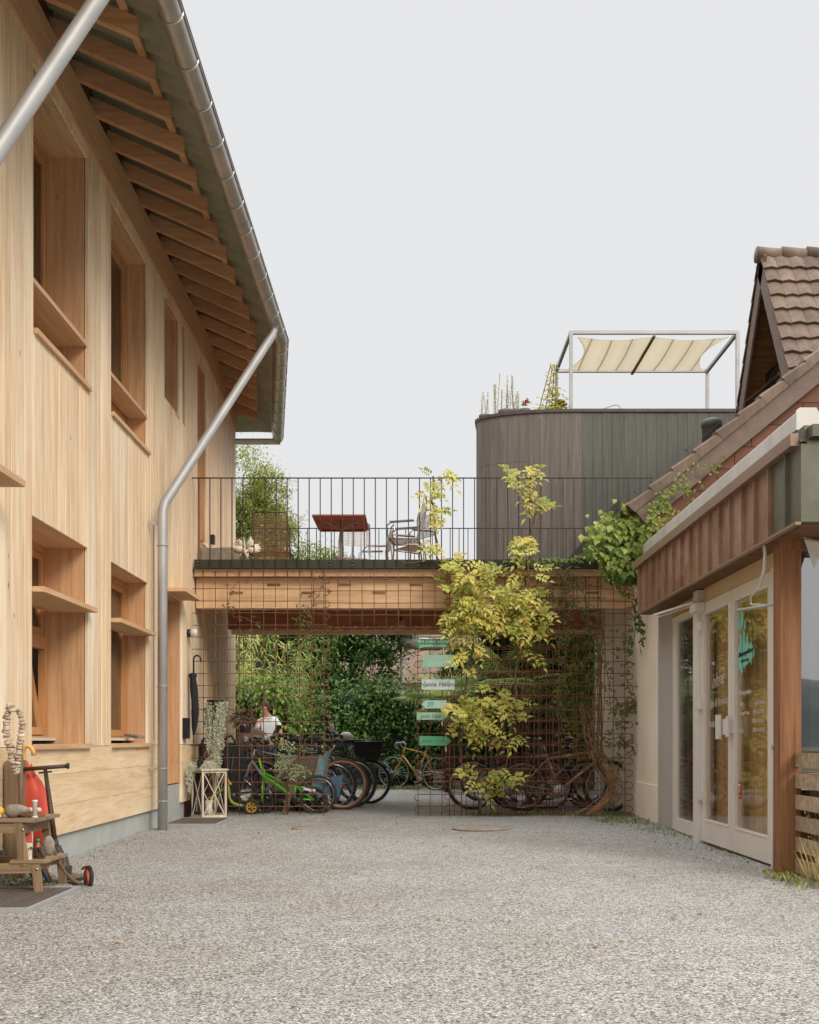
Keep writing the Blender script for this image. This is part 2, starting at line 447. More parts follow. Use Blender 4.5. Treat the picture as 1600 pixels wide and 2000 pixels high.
    # trim strip on the far edge, seen as a pale line
def window(y0,y1,z0,z1,transom=None,depth=.36,tilt=False,sill=.03):
    x=WX-depth
    f=M();w=.07
    f.box(x-.06,x,y0,y0+w,z0,z1);f.box(x-.06,x,y1-w,y1,z0,z1)
    f.box(x-.06,x,y0+w,y1-w,z1-w,z1);f.box(x-.06,x,y0+w,y1-w,z0,z0+.04)
    if transom: f.box(x-.06,x+.001,y0+w,y1-w,transom-.055,transom+.055)
    fr=f.build('window',W['wframe'],HB)
    ym=(y0+y1)/2
    lights=[(y0+w,y1-w,z0+.04,z1-w)] if not transom else [(y0+w,y1-w,z0+.04,transom-.055),(y0+w,y1-w,transom+.055,z1-w)]
    for k,(a,b,c,d) in enumerate(lights):
        s=M();e=.06;xs_=x-.012
        if tilt and k==0:
            s.T=Matrix.Translation(V((x-.05,0,c)))@Matrix.Rotation(-.16,4,'Y')@Matrix.Translation(V((-(x-.05),0,-c)))
        s.box(xs_-.05,xs_,a+.004,a+e,c+.004,d-.004);s.box(xs_-.05,xs_,b-e,b-.004,c+.004,d-.004)
        s.box(xs_-.05,xs_,a+e,b-e,d-e,d-.004);s.box(xs_-.05,xs_,a+e,b-e,c+.004,c+e+.01)
        so=s.build('sash',W['wframe'],fr)
        p=M();p.T=s.T;p.box(xs_-.032,xs_-.024,a+e,b-e,c+e,d-e);p.build('pane',m_glass,so)
    # inner curtain-like wall of the lit room is dark; aluminium drip sill
    a=M();a.box(x,x+.07,y0,y1,z0-.002,z0+.022);a.build('drip_sill',m_white,fr)
    return fr
def sillboard(y0,y1,z,proud=.035):
    g=M();g.box(WX-.20,WX-.002,y0+.006,y1-.006,z-.03,z+.004)
    g.box(WX-.002,WX+proud,y0-.0,y1+.03,z-.035,z+.006)
    g.build('window_sill',W['revealY'],HB)
for (y0,y1) in ((8.19,9.58),(10.31,11.72)):
    reveal(y0,y1,.965,2.715,.36 if y0<9 else .22);window(y0,y1,1.0,2.715,transom=1.86 if y0<9 else None,tilt=y0<9,depth=.36 if y0<9 else .22)
    sillboard(y0,y1,.965)
    g=M();g.box(WX-(.34 if y0<9 else .21),WX+.09,y0+.006,y1-.006,2.135,2.175);g.build('shade_shelf',W['revealY'],HB)
for (y0,y1) in ((5.6,7.1),(8.22,9.58),(10.31,11.72)):
    dp=.34 if y0<10 else .22;reveal(y0,y1,4.15,6.19,dp);window(y0,y1,4.20,6.19,transom=4.42,depth=dp)
    sillboard(y0,y1,4.15,.03)
    g=M();g.box(WX-(.30 if y0<10 else .21),WX-.004,y0+.006,y1-.006,4.505,4.545);g.build('shade_shelf',W['revealY'],HB)
reveal(12.50,13.30,4.99,6.19,.2);window(12.50,13.30,5.02,6.19,depth=.2);sillboard(12.50,13.30,4.99,.0)
reveal(13.47,13.63,4.97,6.24,.12)
g=M();g.box(WX-.12,WX-.10,13.47,13.63,4.97,6.24);g.build('vent_panel',W['reveal'],HB)
reveal(14.40,15.0,3.33,6.1,.3);g=M();g.box(WX-.34,WX-.30,14.4,15.0,3.33,6.1);g.build('terrace_door',W['wframe'],HB)
for (y0,y1,zb) in ((5.75,7.38,.02),(12.50,13.42,.47)):
    reveal(y0,y1,zb,2.74,.4)
    d=M();d.box(WX-.46,WX-.41,y0,y1,zb,2.74);dd=d.build('door',W['wframe'],HB)
    d=M();d.tube([(WX-.40,y0+.12,1.0),(WX-.36,y0+.12,1.0),(WX-.36,y0+.24,1.0)],.012);d.build('door_handle',m_steel,dd)
for (y0,y1) in ((5.6,7.41),(12.58,13.44)):
    g=M();g.box(WX,-2.69,y0,y1,2.745,2.79);g.build('door_canopy',W['revealY'],HB)
# terrace door post stripe
# rafters
for k in range(34):
    Y=8.70+.54*(k-13)
    if Y<1.6 or Y>18.2: continue
    xw=wx(Y)-.38;xe_=ex(Y)-.40
    zb=6.32;g=M();sl=.44;h=.145
    L=xe_-xw;t=.036
    vs=[(xe_,Y-t,zb),(xe_,Y-t,zb+h),(xw,Y-t,zb+sl*L+h),(xw,Y-t,zb+sl*L)]
    vs+= [(a,Y+t,c) for (a,b,c) in vs]
    g.add(vs,[(0,1,2,3),(7,6,5,4),(0,4,5,1),(1,5,6,2),(2,6,7,3),(3,7,4,0)])
    g.build('rafter',W['rafter'],HB)
g=M()
for off,zz in ((.50,0),):
    pts=[(ex(y)-off,y,6.32+.44*(off-.40)+.145+.022) for y in (1,14.1,18.3)]
    for a,b in zip(pts,pts[1:]): g.bar(a,b,.06,.042)
g.build('roof_batten',W['rafter'],HB)
g=M()
for a,b in ((1,15),(15,18.3)):
    xa,xb=wx(a)-.05,wx(b)-.05
    g.sheet([(xa,a,6.66),(xb,b,6.66),(xb,b,7.1),(xa,a,7.1)])
g.build('eaves_gap_fill',plain('gap_shade',rgb((70,48,32)),.9),HB)  # dark sheet filling the gap below the roof, its shade put into the colour
# corrugated roof (hipped at the far end)
def roof_z(x,y):
    d=min(max(ex(y)-.04-x,0),max(18.78-y,0))
    d1=ex(y)-.04-x;d2=18.78-y
    z=6.375+.44*d
    z+=.027*math.sin(2*PI*(y if d1<d2 else x)/.177)
    return z
g=M();vs=[];fs=[]
nyr=int((18.78-1)/.0295);cols=[0,.35,.7,1.05,1.4,1.8,2.4,3.4,4.6]
ysr=[1+(18.78-1)*j/nyr for j in range(nyr+1)]
for y in ysr:
    for c in cols:
        x=ex(y)-.04-c;vs.append((x,y,roof_z(x,y)))
nc=len(cols)
for j in range(nyr):
    for i in range(nc-1):
        a=j*nc+i;fs.append((a,a+1,a+nc+1,a+nc))
# fine hip end
g.add(vs,fs,smooth=True)
ro=g.build('roof',plain('corrugated_fibre_cement',rgb((150,148,124)),.85,nz=(4,.2),rv=.0),HB)
md=ro.modifiers.new('s','SOLIDIFY');md.thickness=.008
# gutter with brackets
def gutter(pts,r,name,mat,parent,bracket=.54):
    g=M();n=12;pts=[V(p) for p in pts]
    for a,b in zip(pts,pts[1:]):
        d=(b-a).normalized();s=d.cross(V((0,0,1))).normalized()
        L=(b-a).length;ks=max(1,int(L/2.7))
        for k in range(ks):
            p=a+d*(L*k/ks+(.0 if k==0 else -.02));q=a+d*(L*(k+1)/ks)
            rr=r+.003*(k%2);vs=[]
            for c in (p,q):
                for t_,rad in [(x,rr) for x in range(n+1)]+[(x,rr-.003) for x in range(n,-1,-1)]:
                    th=PI+PI*t_/n;vs.append(c+s*(math.cos(th)*rad)+V((0,0,math.sin(th)*rad)))
            m=2*(n+1);fs=[(i,(i+1)%m,m+(i+1)%m,m+i) for i in range(m)]
            g.add(vs,fs,smooth=True)
        g.tube([a+s*(r+.004)+V((0,0,.004)),b+s*(r+.004)+V((0,0,.004))],.009,6)
        if (b-a).y>0:
            g.sheet([a+V((-r,0,0))+V((0,0,.0)),b+V((-r,0,0)),b+V((-r-.03,0,.12)),a+V((-r-.03,0,.12))])
    go=g.build(name,mat,parent)
    for a,b in zip(pts,pts[1:]):
        d=(b-a).normalized();s=d.cross(V((0,0,1))).normalized();L=(b-a).length
        y=.27
        while y<L:
            g=M()
            c=a+d*y;arc=[c+s*(math.cos(PI+PI*t_/10)*(r+.006))+V((0,0,math.sin(PI+PI*t_/10)*(r+.006))) for t_ in range(11)]
            g.tube(arc,.004,5,sx=1.6);y+=bracket;g.build('gutter_bracket',mat,go)
    return go
GZ=6.25
gutter([(-1.765,1,GZ),(-1.765,14.1,GZ),(-2.40,18.72,GZ)],.082,'gutter',m_zinc,HB)
gutter([(-2.36,18.78,GZ),(-6,18.78,GZ)],.082,'gutter',m_zinc,HB)
# corner end strip of the eave, a thin dark drip bar
g=M();g.tube([(-1.672,1,6.262),(-1.672,14.12,6.262),(-2.31,18.75,6.262)],.007,6);g.build('drip_edge',m_iron,HB)
# downpipes
def downpipe(top,knee,base,r=.053):
    g=M();t=V(top);k=V(knee);b=V(base)
    pts=[t+V((0,0,.13)),t+V((0,0,.05)),t+(k-t).normalized()*.06,k-(k-t).normalized()*.06,k-V((0,0,.05)),b]
    g.tube(pts,r,18)
    g.tube([t+V((0,0,.16)),t+V((0,0,.04))],[r*1.5,r*1.06],18)
    o=g.build('downpipe',m_zincw,HB)
    g=M()
    for f in (.12,.55,.8,.9):
        c=k.lerp(b,f);g.torus(c,(0,0,1),r+.003,.007,20,6)
    c=k-V((0,0,.18));g.box(WX,c.x,c.y-.006,c.y+.006,c.z-.02,c.z+.02)
    c=k.lerp(b,.8);g.box(WX,c.x,c.y-.006,c.y+.006,c.z-.01,c.z+.01)
    g.build('pipe_clamp',m_zincw,o)
downpipe((-1.775,13.45,6.10),(-2.76,11.72,3.55),(-2.76,11.72,-.02))
downpipe((-1.77,6.85,6.10),(-2.76,5.93,3.57),(-2.76,5.93,0))
# small wall box beside the terrace door
g=M();g.box(WX,WX+.05,15.3,15.4,3.80,3.93);g.build('socket_box',m_black,HB)
g=M();g.tube([(WX+.008,11.96,3.4),(WX+.008,11.97,1.0)],.006,5);g.build('cable',W['frieze'],HB)
# wall lamp by the far door
L=thing('wall_lamp','round wall lamp with white shade and black collar beside the far canopy','lamp',(wx(13.75),13.75,1.86))
yl=13.75
g=M();g.lathe([(.052,0),(.052,.05)],(WX,yl,2.37),(1,0,0),20);g.build('lamp_base',m_black,L)
g=M();g.lathe([(.0,.125),(.045,.125),(.055,.11),(.055,.05),(0,.05)][::-1],(WX,yl,2.37),(1,0,0),20);g.build('lamp_shade',m_white,L)
# ================================================================== terrace bridge
BR=thing('terrace_bridge','timber terrace bridge with dark steel edge spanning the yard between both houses','bridge',(0,15.7,2.7))
g=M();g.box(-2.90,3.3,14.06,14.075,3.25,3.365);g.box(-2.90,3.3,14.02,14.06,3.245,3.255)
pl=g.build('edge_plate',m_plate,BR)
g=M();g.box(-2.90,3.3,17.36,17.38,3.2,3.34);g.build('edge_plate',m_plate,BR)
for px in (386,517,645,688,817,988):
    x=(px-812)*14.06/F
    for z in (3.285,3.335): g=M();g.tube([(x,14.062,z),(x,14.050,z)],.010,8);g.build('bolt',m_steel,pl)
g=M();n=28
for i in range(n):
    y0=14.08+i*(3.27/n);g.box(-2.90,3.3,y0+.003,y0+3.27/n-.003,3.26,3.30)
g.build('deck_boards',W['deckedge'],BR)
g=M();g.box(-2.90,3.3,14.09,14.16,3.15,3.245);g.box(-2.90,3.3,14.16,17.3,3.17,3.25);g.build('deck_slab',W['frieze'],BR)
g=M();g.box(-2.90,2.88,14.20,14.42,2.745,3.15);g.build('front_beam',W['beam'],BR)
g=M();g.box(-2.90,2.86,16.60,16.80,2.723,3.168);g.build('rear_beam',W['beam_shade'],BR)
g=M();g.box(-2.95,2.86,17.2,17.32,2.70,2.78);g.box(2.861,2.879,16.55,16.85,2.62,3.165);g.build('lintel',W['cladY'],BR)
g=M()   # finger joint plugs pressed into both beams
for k in range(12):
    x=-2.45+k*.47+.02*(k%2)
    if x>2.7:break
    g.box(x,x+.17,14.196,14.199,3.035 if k%2==1 else 2.93,3.07 if k%2==1 else 2.965,)
    x2=-2.35+k*.46
    g.box(x2,x2+.17,16.595,16.599,2.95 if k%2==0 else 2.79,2.985 if k%2==0 else 2.825)
g.build('beam_plugs',plain('plug_wood',rgb((150,110,80)),.8),BR)
def railing(x0,x1,y,name,rtop=4.43,zlow=3.25,spacing=.144,off=0):
    g=M();g.box(x0,x1,y-.012,y+.012,rtop-.012,rtop)
    r=g.build(name,m_iron,BR)
    x=x0+.09+off;proto=None;k=0
    while x<x1-.02:
        if proto is None:
            g=M();g.bar((x,y,zlow),(x,y,rtop-.012),.013,.013,(0,1,0));proto=g.build('baluster',m_iron,r);px0=x
        else:
            c=proto.copy();col.objects.link(c);c.parent=r;c.location=(x-px0,R.uniform(-.002,.002),0);
        x+=spacing
    return r
railing(-2.92,3.1,14.035,'front_railing',zlow=3.27)
railing(-2.70,3.4,17.37,'rear_railing',zlow=3.28)
g=M();z=4.38;x=3.62;y=17.62
for i in range(8):
    g.tube([(x,y,z),(x-.18,y,z),(x-.18,y,z-.14)],.008,5);x-=.18;z-=.14
g.build('stair_rail',m_iron,BR)
# hanging glass lamp
gl=thing('globe_lamp','clear glass globe lamp hanging under the rear beam','lamp',(-.23,16.2,2.6))
g=M();g.tube([(-.23,16.2,3.17),(-.23,16.2,2.84)],.004,5);g.lathe([(.02,0),(.025,.05)],(-.23,16.2,2.8),n=12);g.build('lamp_cord',m_black,gl)
g=M();g.ball((-.23,16.2,2.73),.085,16,12);g.build('lamp_globe',glassmat('lamp_glass',(.92,.9,.86,1),1.6,.18),gl)

# ================================================================== rebar trellis panels
def panel(x0,x1,z0,z1,y,label,hl=False,hr=False,hb=False,ht=False,cell=.158,r=.0055,phase=0,hz=0):
    g=M();x=x0+phase
    xs=[];
    while x<=x1+.001: xs.append(x);x+=cell
    zs=[];z=z0+hz
    while z<=z1+.001: zs.append(z);z+=cell
    for x in xs:
        w=[V((x+R.uniform(-.003,.003),y+R.uniform(-.004,.004),z0+(z1-z0)*k/4)) for k in range(5)]
        if hb: w[0]=V((x,y,z0+.0));
        g.tube(w,r,6)
        if hb:
            g.tube([V((x,y,z0))]+[V((x+.035-.035*math.cos(t*PI/6),y,z0-.035*math.sin(t*PI/6))) for t in range(1,7)]+[V((x+.07,y,z0+.02))],r,6)
    for z in zs:
        a=x0-(.0 if hl else .01);b=x1+(.0 if hr else .01)
        g.tube([(a+(b-a)*k/4,y-.011+R.uniform(-.002,.002),z+R.uniform(-.003,.003)) for k in range(5)],r,6)
        for (on,xx,s) in ((hl,x0,-1),(hr,x1,1)):
            if on: g.tube([V((xx,y-.011,z))]+[V((xx+s*(.045*math.sin(t*PI/6)),y-.011,z-.042+.042*math.cos(t*PI/6))) for t in range(1,7)]+[V((xx-s*.03,y-.011,z-.084))],r,6)
    return tag(g.build('rebar_trellis',m_rust,None,origin=((x0+x1)/2,y,max(z0,0))),label,'trellis')
zt=3.22
panel(-2.94,-1.17,-.02,zt,14.08,'rusty rebar grid at the left, in front of the parked green scooter',hr=True)
panel(-1.33,.50,2.47,zt,14.00,'short rusty rebar grid with bottom hooks hanging in front of the beam',hb=True)
panel(.03,1.75,-.02,2.45,14.05,'rusty rebar grid carrying the six painted signs',hl=True)
panel(.42,1.9,-.02,zt,13.99,'rusty rebar grid behind the lower yellow wisteria sprays',hl=True,phase=.02,hz=.02)
panel(.98,2.80,-.02,zt,14.10,'rusty rebar grid at the far right in front of the white wall',hr=True,phase=.03)
panel(1.4,2.45,-.02,zt,14.18,'rusty rebar grid doubled behind the right grid, before the bronze bicycle',phase=.05,hz=.05)

# ================================================================== dark curved building
DK=thing('roof_terrace_house','dark board clad house with a rounded corner and a terrace on its flat roof','building',(4.5,22,0))
y0=19.0;pts=[]
ax_,bx=1.75,.66;cx,cy=2.86,y0+bx
pts.append((1.95,27.0))
for i in range(0,25): 
    th=PI+ (PI/2)*i/24; pts.append((cx+ax_*math.cos(th),cy+bx*math.sin(th)))
pts.append((9.5,y0))
# resample as boards
seg=[];tot=0
for a,b in zip(pts,pts[1:]): seg.append((a,b,tot,math.dist(a,b)));tot+=math.dist(a,b)
def at(s):
    for a,b,t0,L in seg:
        if s<=t0+L+1e-6:
            f=(s-t0)/L;return V((a[0]+(b[0]-a[0])*f,a[1]+(b[1]-a[1])*f,0))
    return V((9.5,y0,0))
m_dk1=wood('brown_black_boards',rgb((124,117,110)),rgb((98,91,85)),'Z',rv=.05,knots=False,rough=.5)
m_dk2=wood('green_black_boards',rgb((104,105,99)),rgb((80,82,77)),'Z',rv=.05,knots=False,rough=.5)
ga=M();gb=M();s=0
ztop=6.80
while s<tot-.01:
    w=R.uniform(.17,.21);a=at(s+.002);b=at(min(s+w-.002,tot));d=(b-a)
    if d.length<1e-4: break
    nrm=V((d.y,-d.x,0)).normalized()
    gg=ga if (a.x<2.88) else gb;r=R.random();k=.006*R.random()
    splits=[(3.0,ztop)]
    if a.x<2.0: splits=[(3.0,5.95),(5.954,ztop)]
    for (p,q) in splits:
        A=a+nrm*k;B=b+nrm*k
        gg.add([A+V((0,0,p)),B+V((0,0,p)),B+V((0,0,q)),A+V((0,0,q)),A-nrm*.03+V((0,0,p)),B-nrm*.03+V((0,0,p)),B-nrm*.03+V((0,0,q)),A-nrm*.03+V((0,0,q))],
            [(0,1,2,3),(4,7,6,5),(0,4,5,1),(3,2,6,7),(0,3,7,4),(1,5,6,2)],rnd=r)
    s+=w
ga.build('curved_cladding',m_dk1,DK);gb.build('flat_cladding',m_dk2,DK)
g=M();inner=[at(tot*i/80) for i in range(81)]
poly=[(p.x+.03*(1 if p.x<3 else 0),p.y+.035,0) for p in inner]+[(9.5,27,0)]
g.poly([(a_[0],a_[1],2.98) for a_ in poly],(0,0,3.74));g.build('wall',plain('dark_sheathing',rgb((40,36,32)),.9),DK)
g=M()
for a,b in zip(inner,inner[1:]):
    if (b-a).length<1e-3: continue
    d=(b-a);nn=V((d.y,-d.x,0)).normalized();A=a+nn*.03;B=b+nn*.03;C=b-nn*.16;D=a-nn*.16
    z0,z1=ztop,ztop+.055
    g.add([A+V((0,0,z0)),B+V((0,0,z0)),C+V((0,0,z0)),D+V((0,0,z0)),A+V((0,0,z1)),B+V((0,0,z1)),C+V((0,0,z1)),D+V((0,0,z1))],
          [(0,3,2,1),(4,5,6,7),(0,1,5,4),(2,3,7,6)])
g.build('coping',plain('coping_metal',rgb((92,84,76)),.5,.3,rv=.03),DK)

# pergola with shade sail
PG=thing('steel_pergola','galvanised square tube pergola on the flat roof, with a beige shade sail','pergola',(4.3,20.3,6.75))
xa,xb,ya,yb,zp=2.79,5.78,19.3,21.3,8.33
g=M()
for (x,y) in ((xa,ya),(xb,ya),(xa,yb),(xb,yb)): 
    q=M();q.bar((x,y,6.5),(x,y,zp-.04),.06,.06,(0,1,0));q.build('post',m_zincw,PG)
g.bar((xa-.03,ya,zp-.01),(xb+.03,ya,zp-.01),.06,.06);g.bar((xa-.03,yb,zp-.01),(xb+.03,yb,zp-.01),.06,.06)
g.bar((xa,ya+.031,zp-.01),(xa,yb-.031,zp-.01),.058,.058);g.bar((xb,ya+.031,zp-.01),(xb,yb-.031,zp-.01),.058,.058)
g.build('top_frame',m_zincw,PG)
g=M();g.bar(((xa+xb)/2,ya,zp-.075),((xa+xb)/2,yb,zp-.075),.05,.03);g.build('batten',W['old'],PG)
g=M();nu,nv=36,24;vs=[];fs=[]
for j in range(nv+1):
    v=j/nv
    for i in range(nu+1):
        u=i/nu
        # catenary edges
        iu=.16*math.sin(PI*v);iv=.05*abs(math.sin(2*PI*u))
        x=xa+.13+(xb-xa-.26)*(iu*.55+u*(1-1.1*iu))
        y=ya+.10+(yb-ya-.2)*(iv+v*(1-2*iv))
        z=zp-.055-.045*math.sin(PI*v)*abs(math.sin(2*PI*u))-.02*math.sin(2*PI*u)**2
        vs.append((x,y,z))
for j in range(nv):
    for i in range(nu):
        a=j*(nu+1)+i;fs.append((a,a+1,a+nu+2,a+nu+1))
g.add(vs,fs,smooth=True)
m,t,b=nt_new('sail_cloth');v=coords(t,(1,1,1))
w=node(t,'ShaderNodeTexWave',wave_type='BANDS',bands_direction='X');w.inputs['Scale'].default_value=.85;t.links.new(v,w.inputs['Vector'])
c=ramp(t,w.outputs['Fac'],[(0,rgb((196,186,164))),(.03,rgb((232,226,210))),(1,rgb((236,230,216)))])
t.links.new(c,b.inputs['Base Color']);b.inputs['Roughness'].default_value=.9
tr=node(t,'ShaderNodeBsdfTranslucent');t.links.new(c,tr.inputs['Color']);mx=node(t,'ShaderNodeMixShader');mx.inputs[0].default_value=.62
t.links.new(b.outputs[0],mx.inputs[1]);t.links.new(tr.outputs[0],mx.inputs[2]);t.links.new(mx.outputs[0],t.nodes['Material Output'].inputs['Surface'])
so=g.build('shade_sail',m,PG);md=so.modifiers.new('s','SOLIDIFY');md.thickness=.004

# roof terrace plants
m_potgrey=plain('grey_clay_pot',rgb((112,104,96)),.8)
def roofpot(name,label,x,y,fn,cat='plant'):
    T=thing(name,label,cat,(x,y,6.7));g=M();g.lathe([(.09,0),(.11,.26),(.11,.29)],(x,y,6.725));g.build('pot',m_potgrey,T);fn(T,x,y);return T
m_pale=leafmat('pale_leaf',rgb((176,178,146)),rgb((200,198,160)),rgb((214,204,170)),.5)
m_yg=leafmat('yellow_green_leaf',rgb((170,170,70)),rgb((206,196,96)),rgb((150,166,76)),.45)
for k,(px,h) in enumerate(((947,.28),(968,.62),(985,.3),(995,.52),(1008,.22))):
    x=(px-812)*20.0/F*1.0;yy_=19.9-(.3 if px>980 else 0)
    x=(px-812)*yy_/F
    def f(T,x,y,h=h):
        g=M();l=M();l.m=0
        for q in range(5):
            bx_=x+R.uniform(-.08,.08);by=y+R.uniform(-.08,.08);hh=h*R.uniform(.6,1)+.14
            tp=V((bx_+R.uniform(-.05,.05),by,7.03+hh));g.tube([(bx_,by,7.0),tp],.004,4)
            for z in range(int(hh/.03)):
                p=V((bx_,by,7.03)).lerp(tp,z*.03/hh);a=R.random()*6.28
                l.leaf(p,V((math.cos(a),math.sin(a),.6)),V((0,0,1)),R.uniform(.04,.08),.022)
        g.build('stems',m_stem,T);l.build('leaves',m_pale,T)
    roofpot('seed_head_plant',['thin dry plant at the leftmost end of the flat roof edge','tallest dry flower spike on the rounded roof corner','short dry plant right of the tallest spike','feathery dry plant in the middle of the rounded roof corner','small grassy plant left of the red flower on the roof'][k],x,yy_,f)
def fred(T,x,y):
    l=M()
    for q in range(26):
        a=R.random()*6.28;l.leaf(V((x,y,7.06+R.random()*.14)),V((math.cos(a),math.sin(a),.4)),V((0,0,1)),.08,.04)
    l.build('leaves',m_pale,T);f_=M()
    for q in range(12):
        a=R.random()*6.28;f_.leaf(V((x+.02,y,7.14)),V((math.cos(a)*.5,math.sin(a)*.5,R.uniform(-.6,1))),V((0,1,0)),.10,.05)
    f_.build('flower',plain('red_petals',rgb((190,90,80)),.6),T)
roofpot('red_flower_pot','potted plant with one red bloom on the roof edge',1.98,19.55,fred)
def climb(T,x,y):
    g=M();l=M()
    for q in (-.18,-.06,.05,.14): g.tube([(x+q,y,7.0),(x+.1+q*.3,y,7.85)],.008,5)
    for q in range(260):
        h=R.random()**2.4;z=7.0+h*.85;s_=.24*(1-h)+.05
        p=V((x+.04+h*.05+R.gauss(0,s_*.5),y+R.gauss(0,.08),z));a=R.random()*6.28
        l.leaf(p,V((math.cos(a),math.sin(a),R.uniform(-.5,.8))),V((0,0,1)),R.uniform(.06,.10),.06)
    g.build('stakes',m_stem,T);l.build('leaves',m_yg,T)
roofpot('staked_climber','yellow green climber on leaning stakes left of the pergola posts',2.42,19.6,climb)
def orange(T,x,y):
    l=M()
    for q in range(120):
        d=V((R.gauss(0,1),R.gauss(0,1),abs(R.gauss(0,1)))).normalized();l.leaf(V((x,y,7.12))+d*.06,d,V((0,0,1)),.09,.06)
    l.build('leaves',leafmat('orange_leaf',rgb((170,120,50)),rgb((150,150,60)),rgb((120,130,50)),.3),T)
roofpot('orange_flower_pot','round bushy plant with orange leaves beside the front left pergola post',2.66,19.75,orange)
T=thing('sun_lounger','folded sun lounger frame showing above the roof edge under the pergola','lounger',(3.7,20.2,6.8))
g=M();g.tube([(3.30,20.1,6.725),(3.42,20.1,7.17),(3.72,20.1,7.27),(3.80,20.1,7.26),(3.88,20.1,7.15),(3.9,20.1,6.725)],.012,6);g.tube([(3.30,20.6,6.725),(3.42,20.6,7.17),(3.72,20.6,7.27),(3.80,20.6,7.26),(3.88,20.6,7.15),(3.9,20.6,6.725)],.012,6);g.build('frame',m_white,T)
g=M();g.box(3.5,3.86,20.1,20.6,7.16,7.175);g.build('seat',m_white,T)

# ================================================================== tiled gable house (right)
TH=thing('tiled_house','steep tiled house with red brown shingled gable and a pointed cross gable','building',(6,15,0))
m_tile=None
def tilemat(name,c1,c2,moss):
    m,t,b=nt_new(name);v=coords(t);f=noise(t,v,3,5);f2=noise(t,coords(t,(30,30,2)),1,4)
    c=ramp(t,f,[(.3,c2),(.65,c1)]);c=mixc(t,.5,c,ramp(t,f2,[(.3,(.6,.55,.5,1)),(.65,(1,1,1,1))]),'MULTIPLY')
    f3=noise(t,v,11,5);c=mixc(t,ramp(t,f3,[(.6,(0,0,0,1)),(.72,(.6,.6,.6,1))]),c,moss)
    c=vary(t,c,.75,1.2,attr(t));t.links.new(c,b.inputs['Base Color']);b.inputs['Roughness'].default_value=.85
    bump(t,b,f,.3);return m
m_tile=tilemat('clay_tiles',rgb((134,114,100)),rgb((104,88,76)),rgb((88,82,66)))
m_barge=plain('barge_board',rgb((122,102,88)),.6,rv=.02)
m_sh,t,b=nt_new('red_shingles')
br=node(t,'ShaderNodeTexBrick');br.offset=.5
mp=node(t,'ShaderNodeMapping');tc=node(t,'ShaderNodeTexCoord');mp.inputs['Rotation'].default_value=(PI/2,0,0)
t.links.new(tc.outputs['Object'],mp.inputs['Vector'])
t.links.new(mp.outputs['Vector'],br.inputs['Vector'])
for k_,v_ in (('Scale',1.0),('Mortar Size',.006),('Brick Width',.42),('Row Height',.27),('Bias',0)): br.inputs[k_].default_value=v_
br.inputs['Color1'].default_value=rgb((140,98,82));br.inputs['Color2'].default_value=rgb((126,86,70));br.inputs['Mortar'].default_value=rgb((70,40,30))
cc=mixc(t,.35,br.outputs['Color'],ramp(t,noise(t,coords(t),2.3,5),[(.3,(.6,.55,.52,1)),(.7,(1,1,1,1))]),'MULTIPLY')
t.links.new(cc,b.inputs['Base Color']);b.inputs['Roughness'].default_value=.85
sl=.82;E0=V((2.62,13.0,3.82))
def roofline(x,off=0): return 3.82+.82*(x-2.62)+off
g=M();g.poly([(2.95,13.15,2.9),(10,13.15,2.9),(10,13.15,roofline(10)-.2),(2.95,13.15,roofline(2.95)-.2)],(0,.2,0));g.build('gable_wall',m_sh,TH)
g=M();g.box(2.9,3.1,13.35,19,2.9,3.75);g.build('side_wall',plain('side_render',rgb((150,96,76)),.9),TH)
g=M();d=V((1,0,.82)).normalized();up=V((-.82,0,1)).normalized()
a=V((2.62,13.0,3.82));b_=V((10,13.0,roofline(10)))
g.poly([a-up*.05,b_-up*.05,b_-up*.27,a-up*.27],(0,.03,0));g.build('barge_board',m_barge,TH)
g=M();L=(b_-a).length
c0=a-d*.02
# main slope slab
sh_=V((0,.035,0));g.poly([a-up*.045+sh_,b_-up*.045+sh_,b_-up*.10+sh_,a-up*.10+sh_],(0,6,0));g.build('roof_slab',W['soffit'],TH)
g=M();s=0;i=0
while s<L:
    w=.345;p=c0+d*s;q=c0+d*(s+w+.05);r=R.random()
    # rounded verge tile: thicker at its lower end, overlapping the next
    lo=up*.075;hi=up*.035
    y0_,y1_=12.965+R.uniform(-.006,.006),13.18
    dn=up*-.11
    vs=[p+lo,q+hi,q+hi+dn,p+lo*.6+dn]
    A=[V((v.x,y0_+.03,v.z)) for v in vs[:2]]+[V((v.x,y0_,v.z)) for v in (vs[1]+V((0,0,-.03)),vs[0]+V((0,0,-.03)))]+[V((v.x,y0_,v.z)) for v in vs[2:]]
    B=[V((v.x,y1_,v.z)) for v in (A[0],A[1],A[2],A[3],A[4],A[5])]
    g.add(A+B,[(3,2,1,0),(5,4,2,3),(0,1,7,6),(9,8,10,11),(0,6,9,3),(1,2,8,7),(3,9,11,5),(2,4,10,8),(4,5,11,10)],rnd=r)
    s+=w;i+=1
g.build('verge_tiles',m_tile,TH)
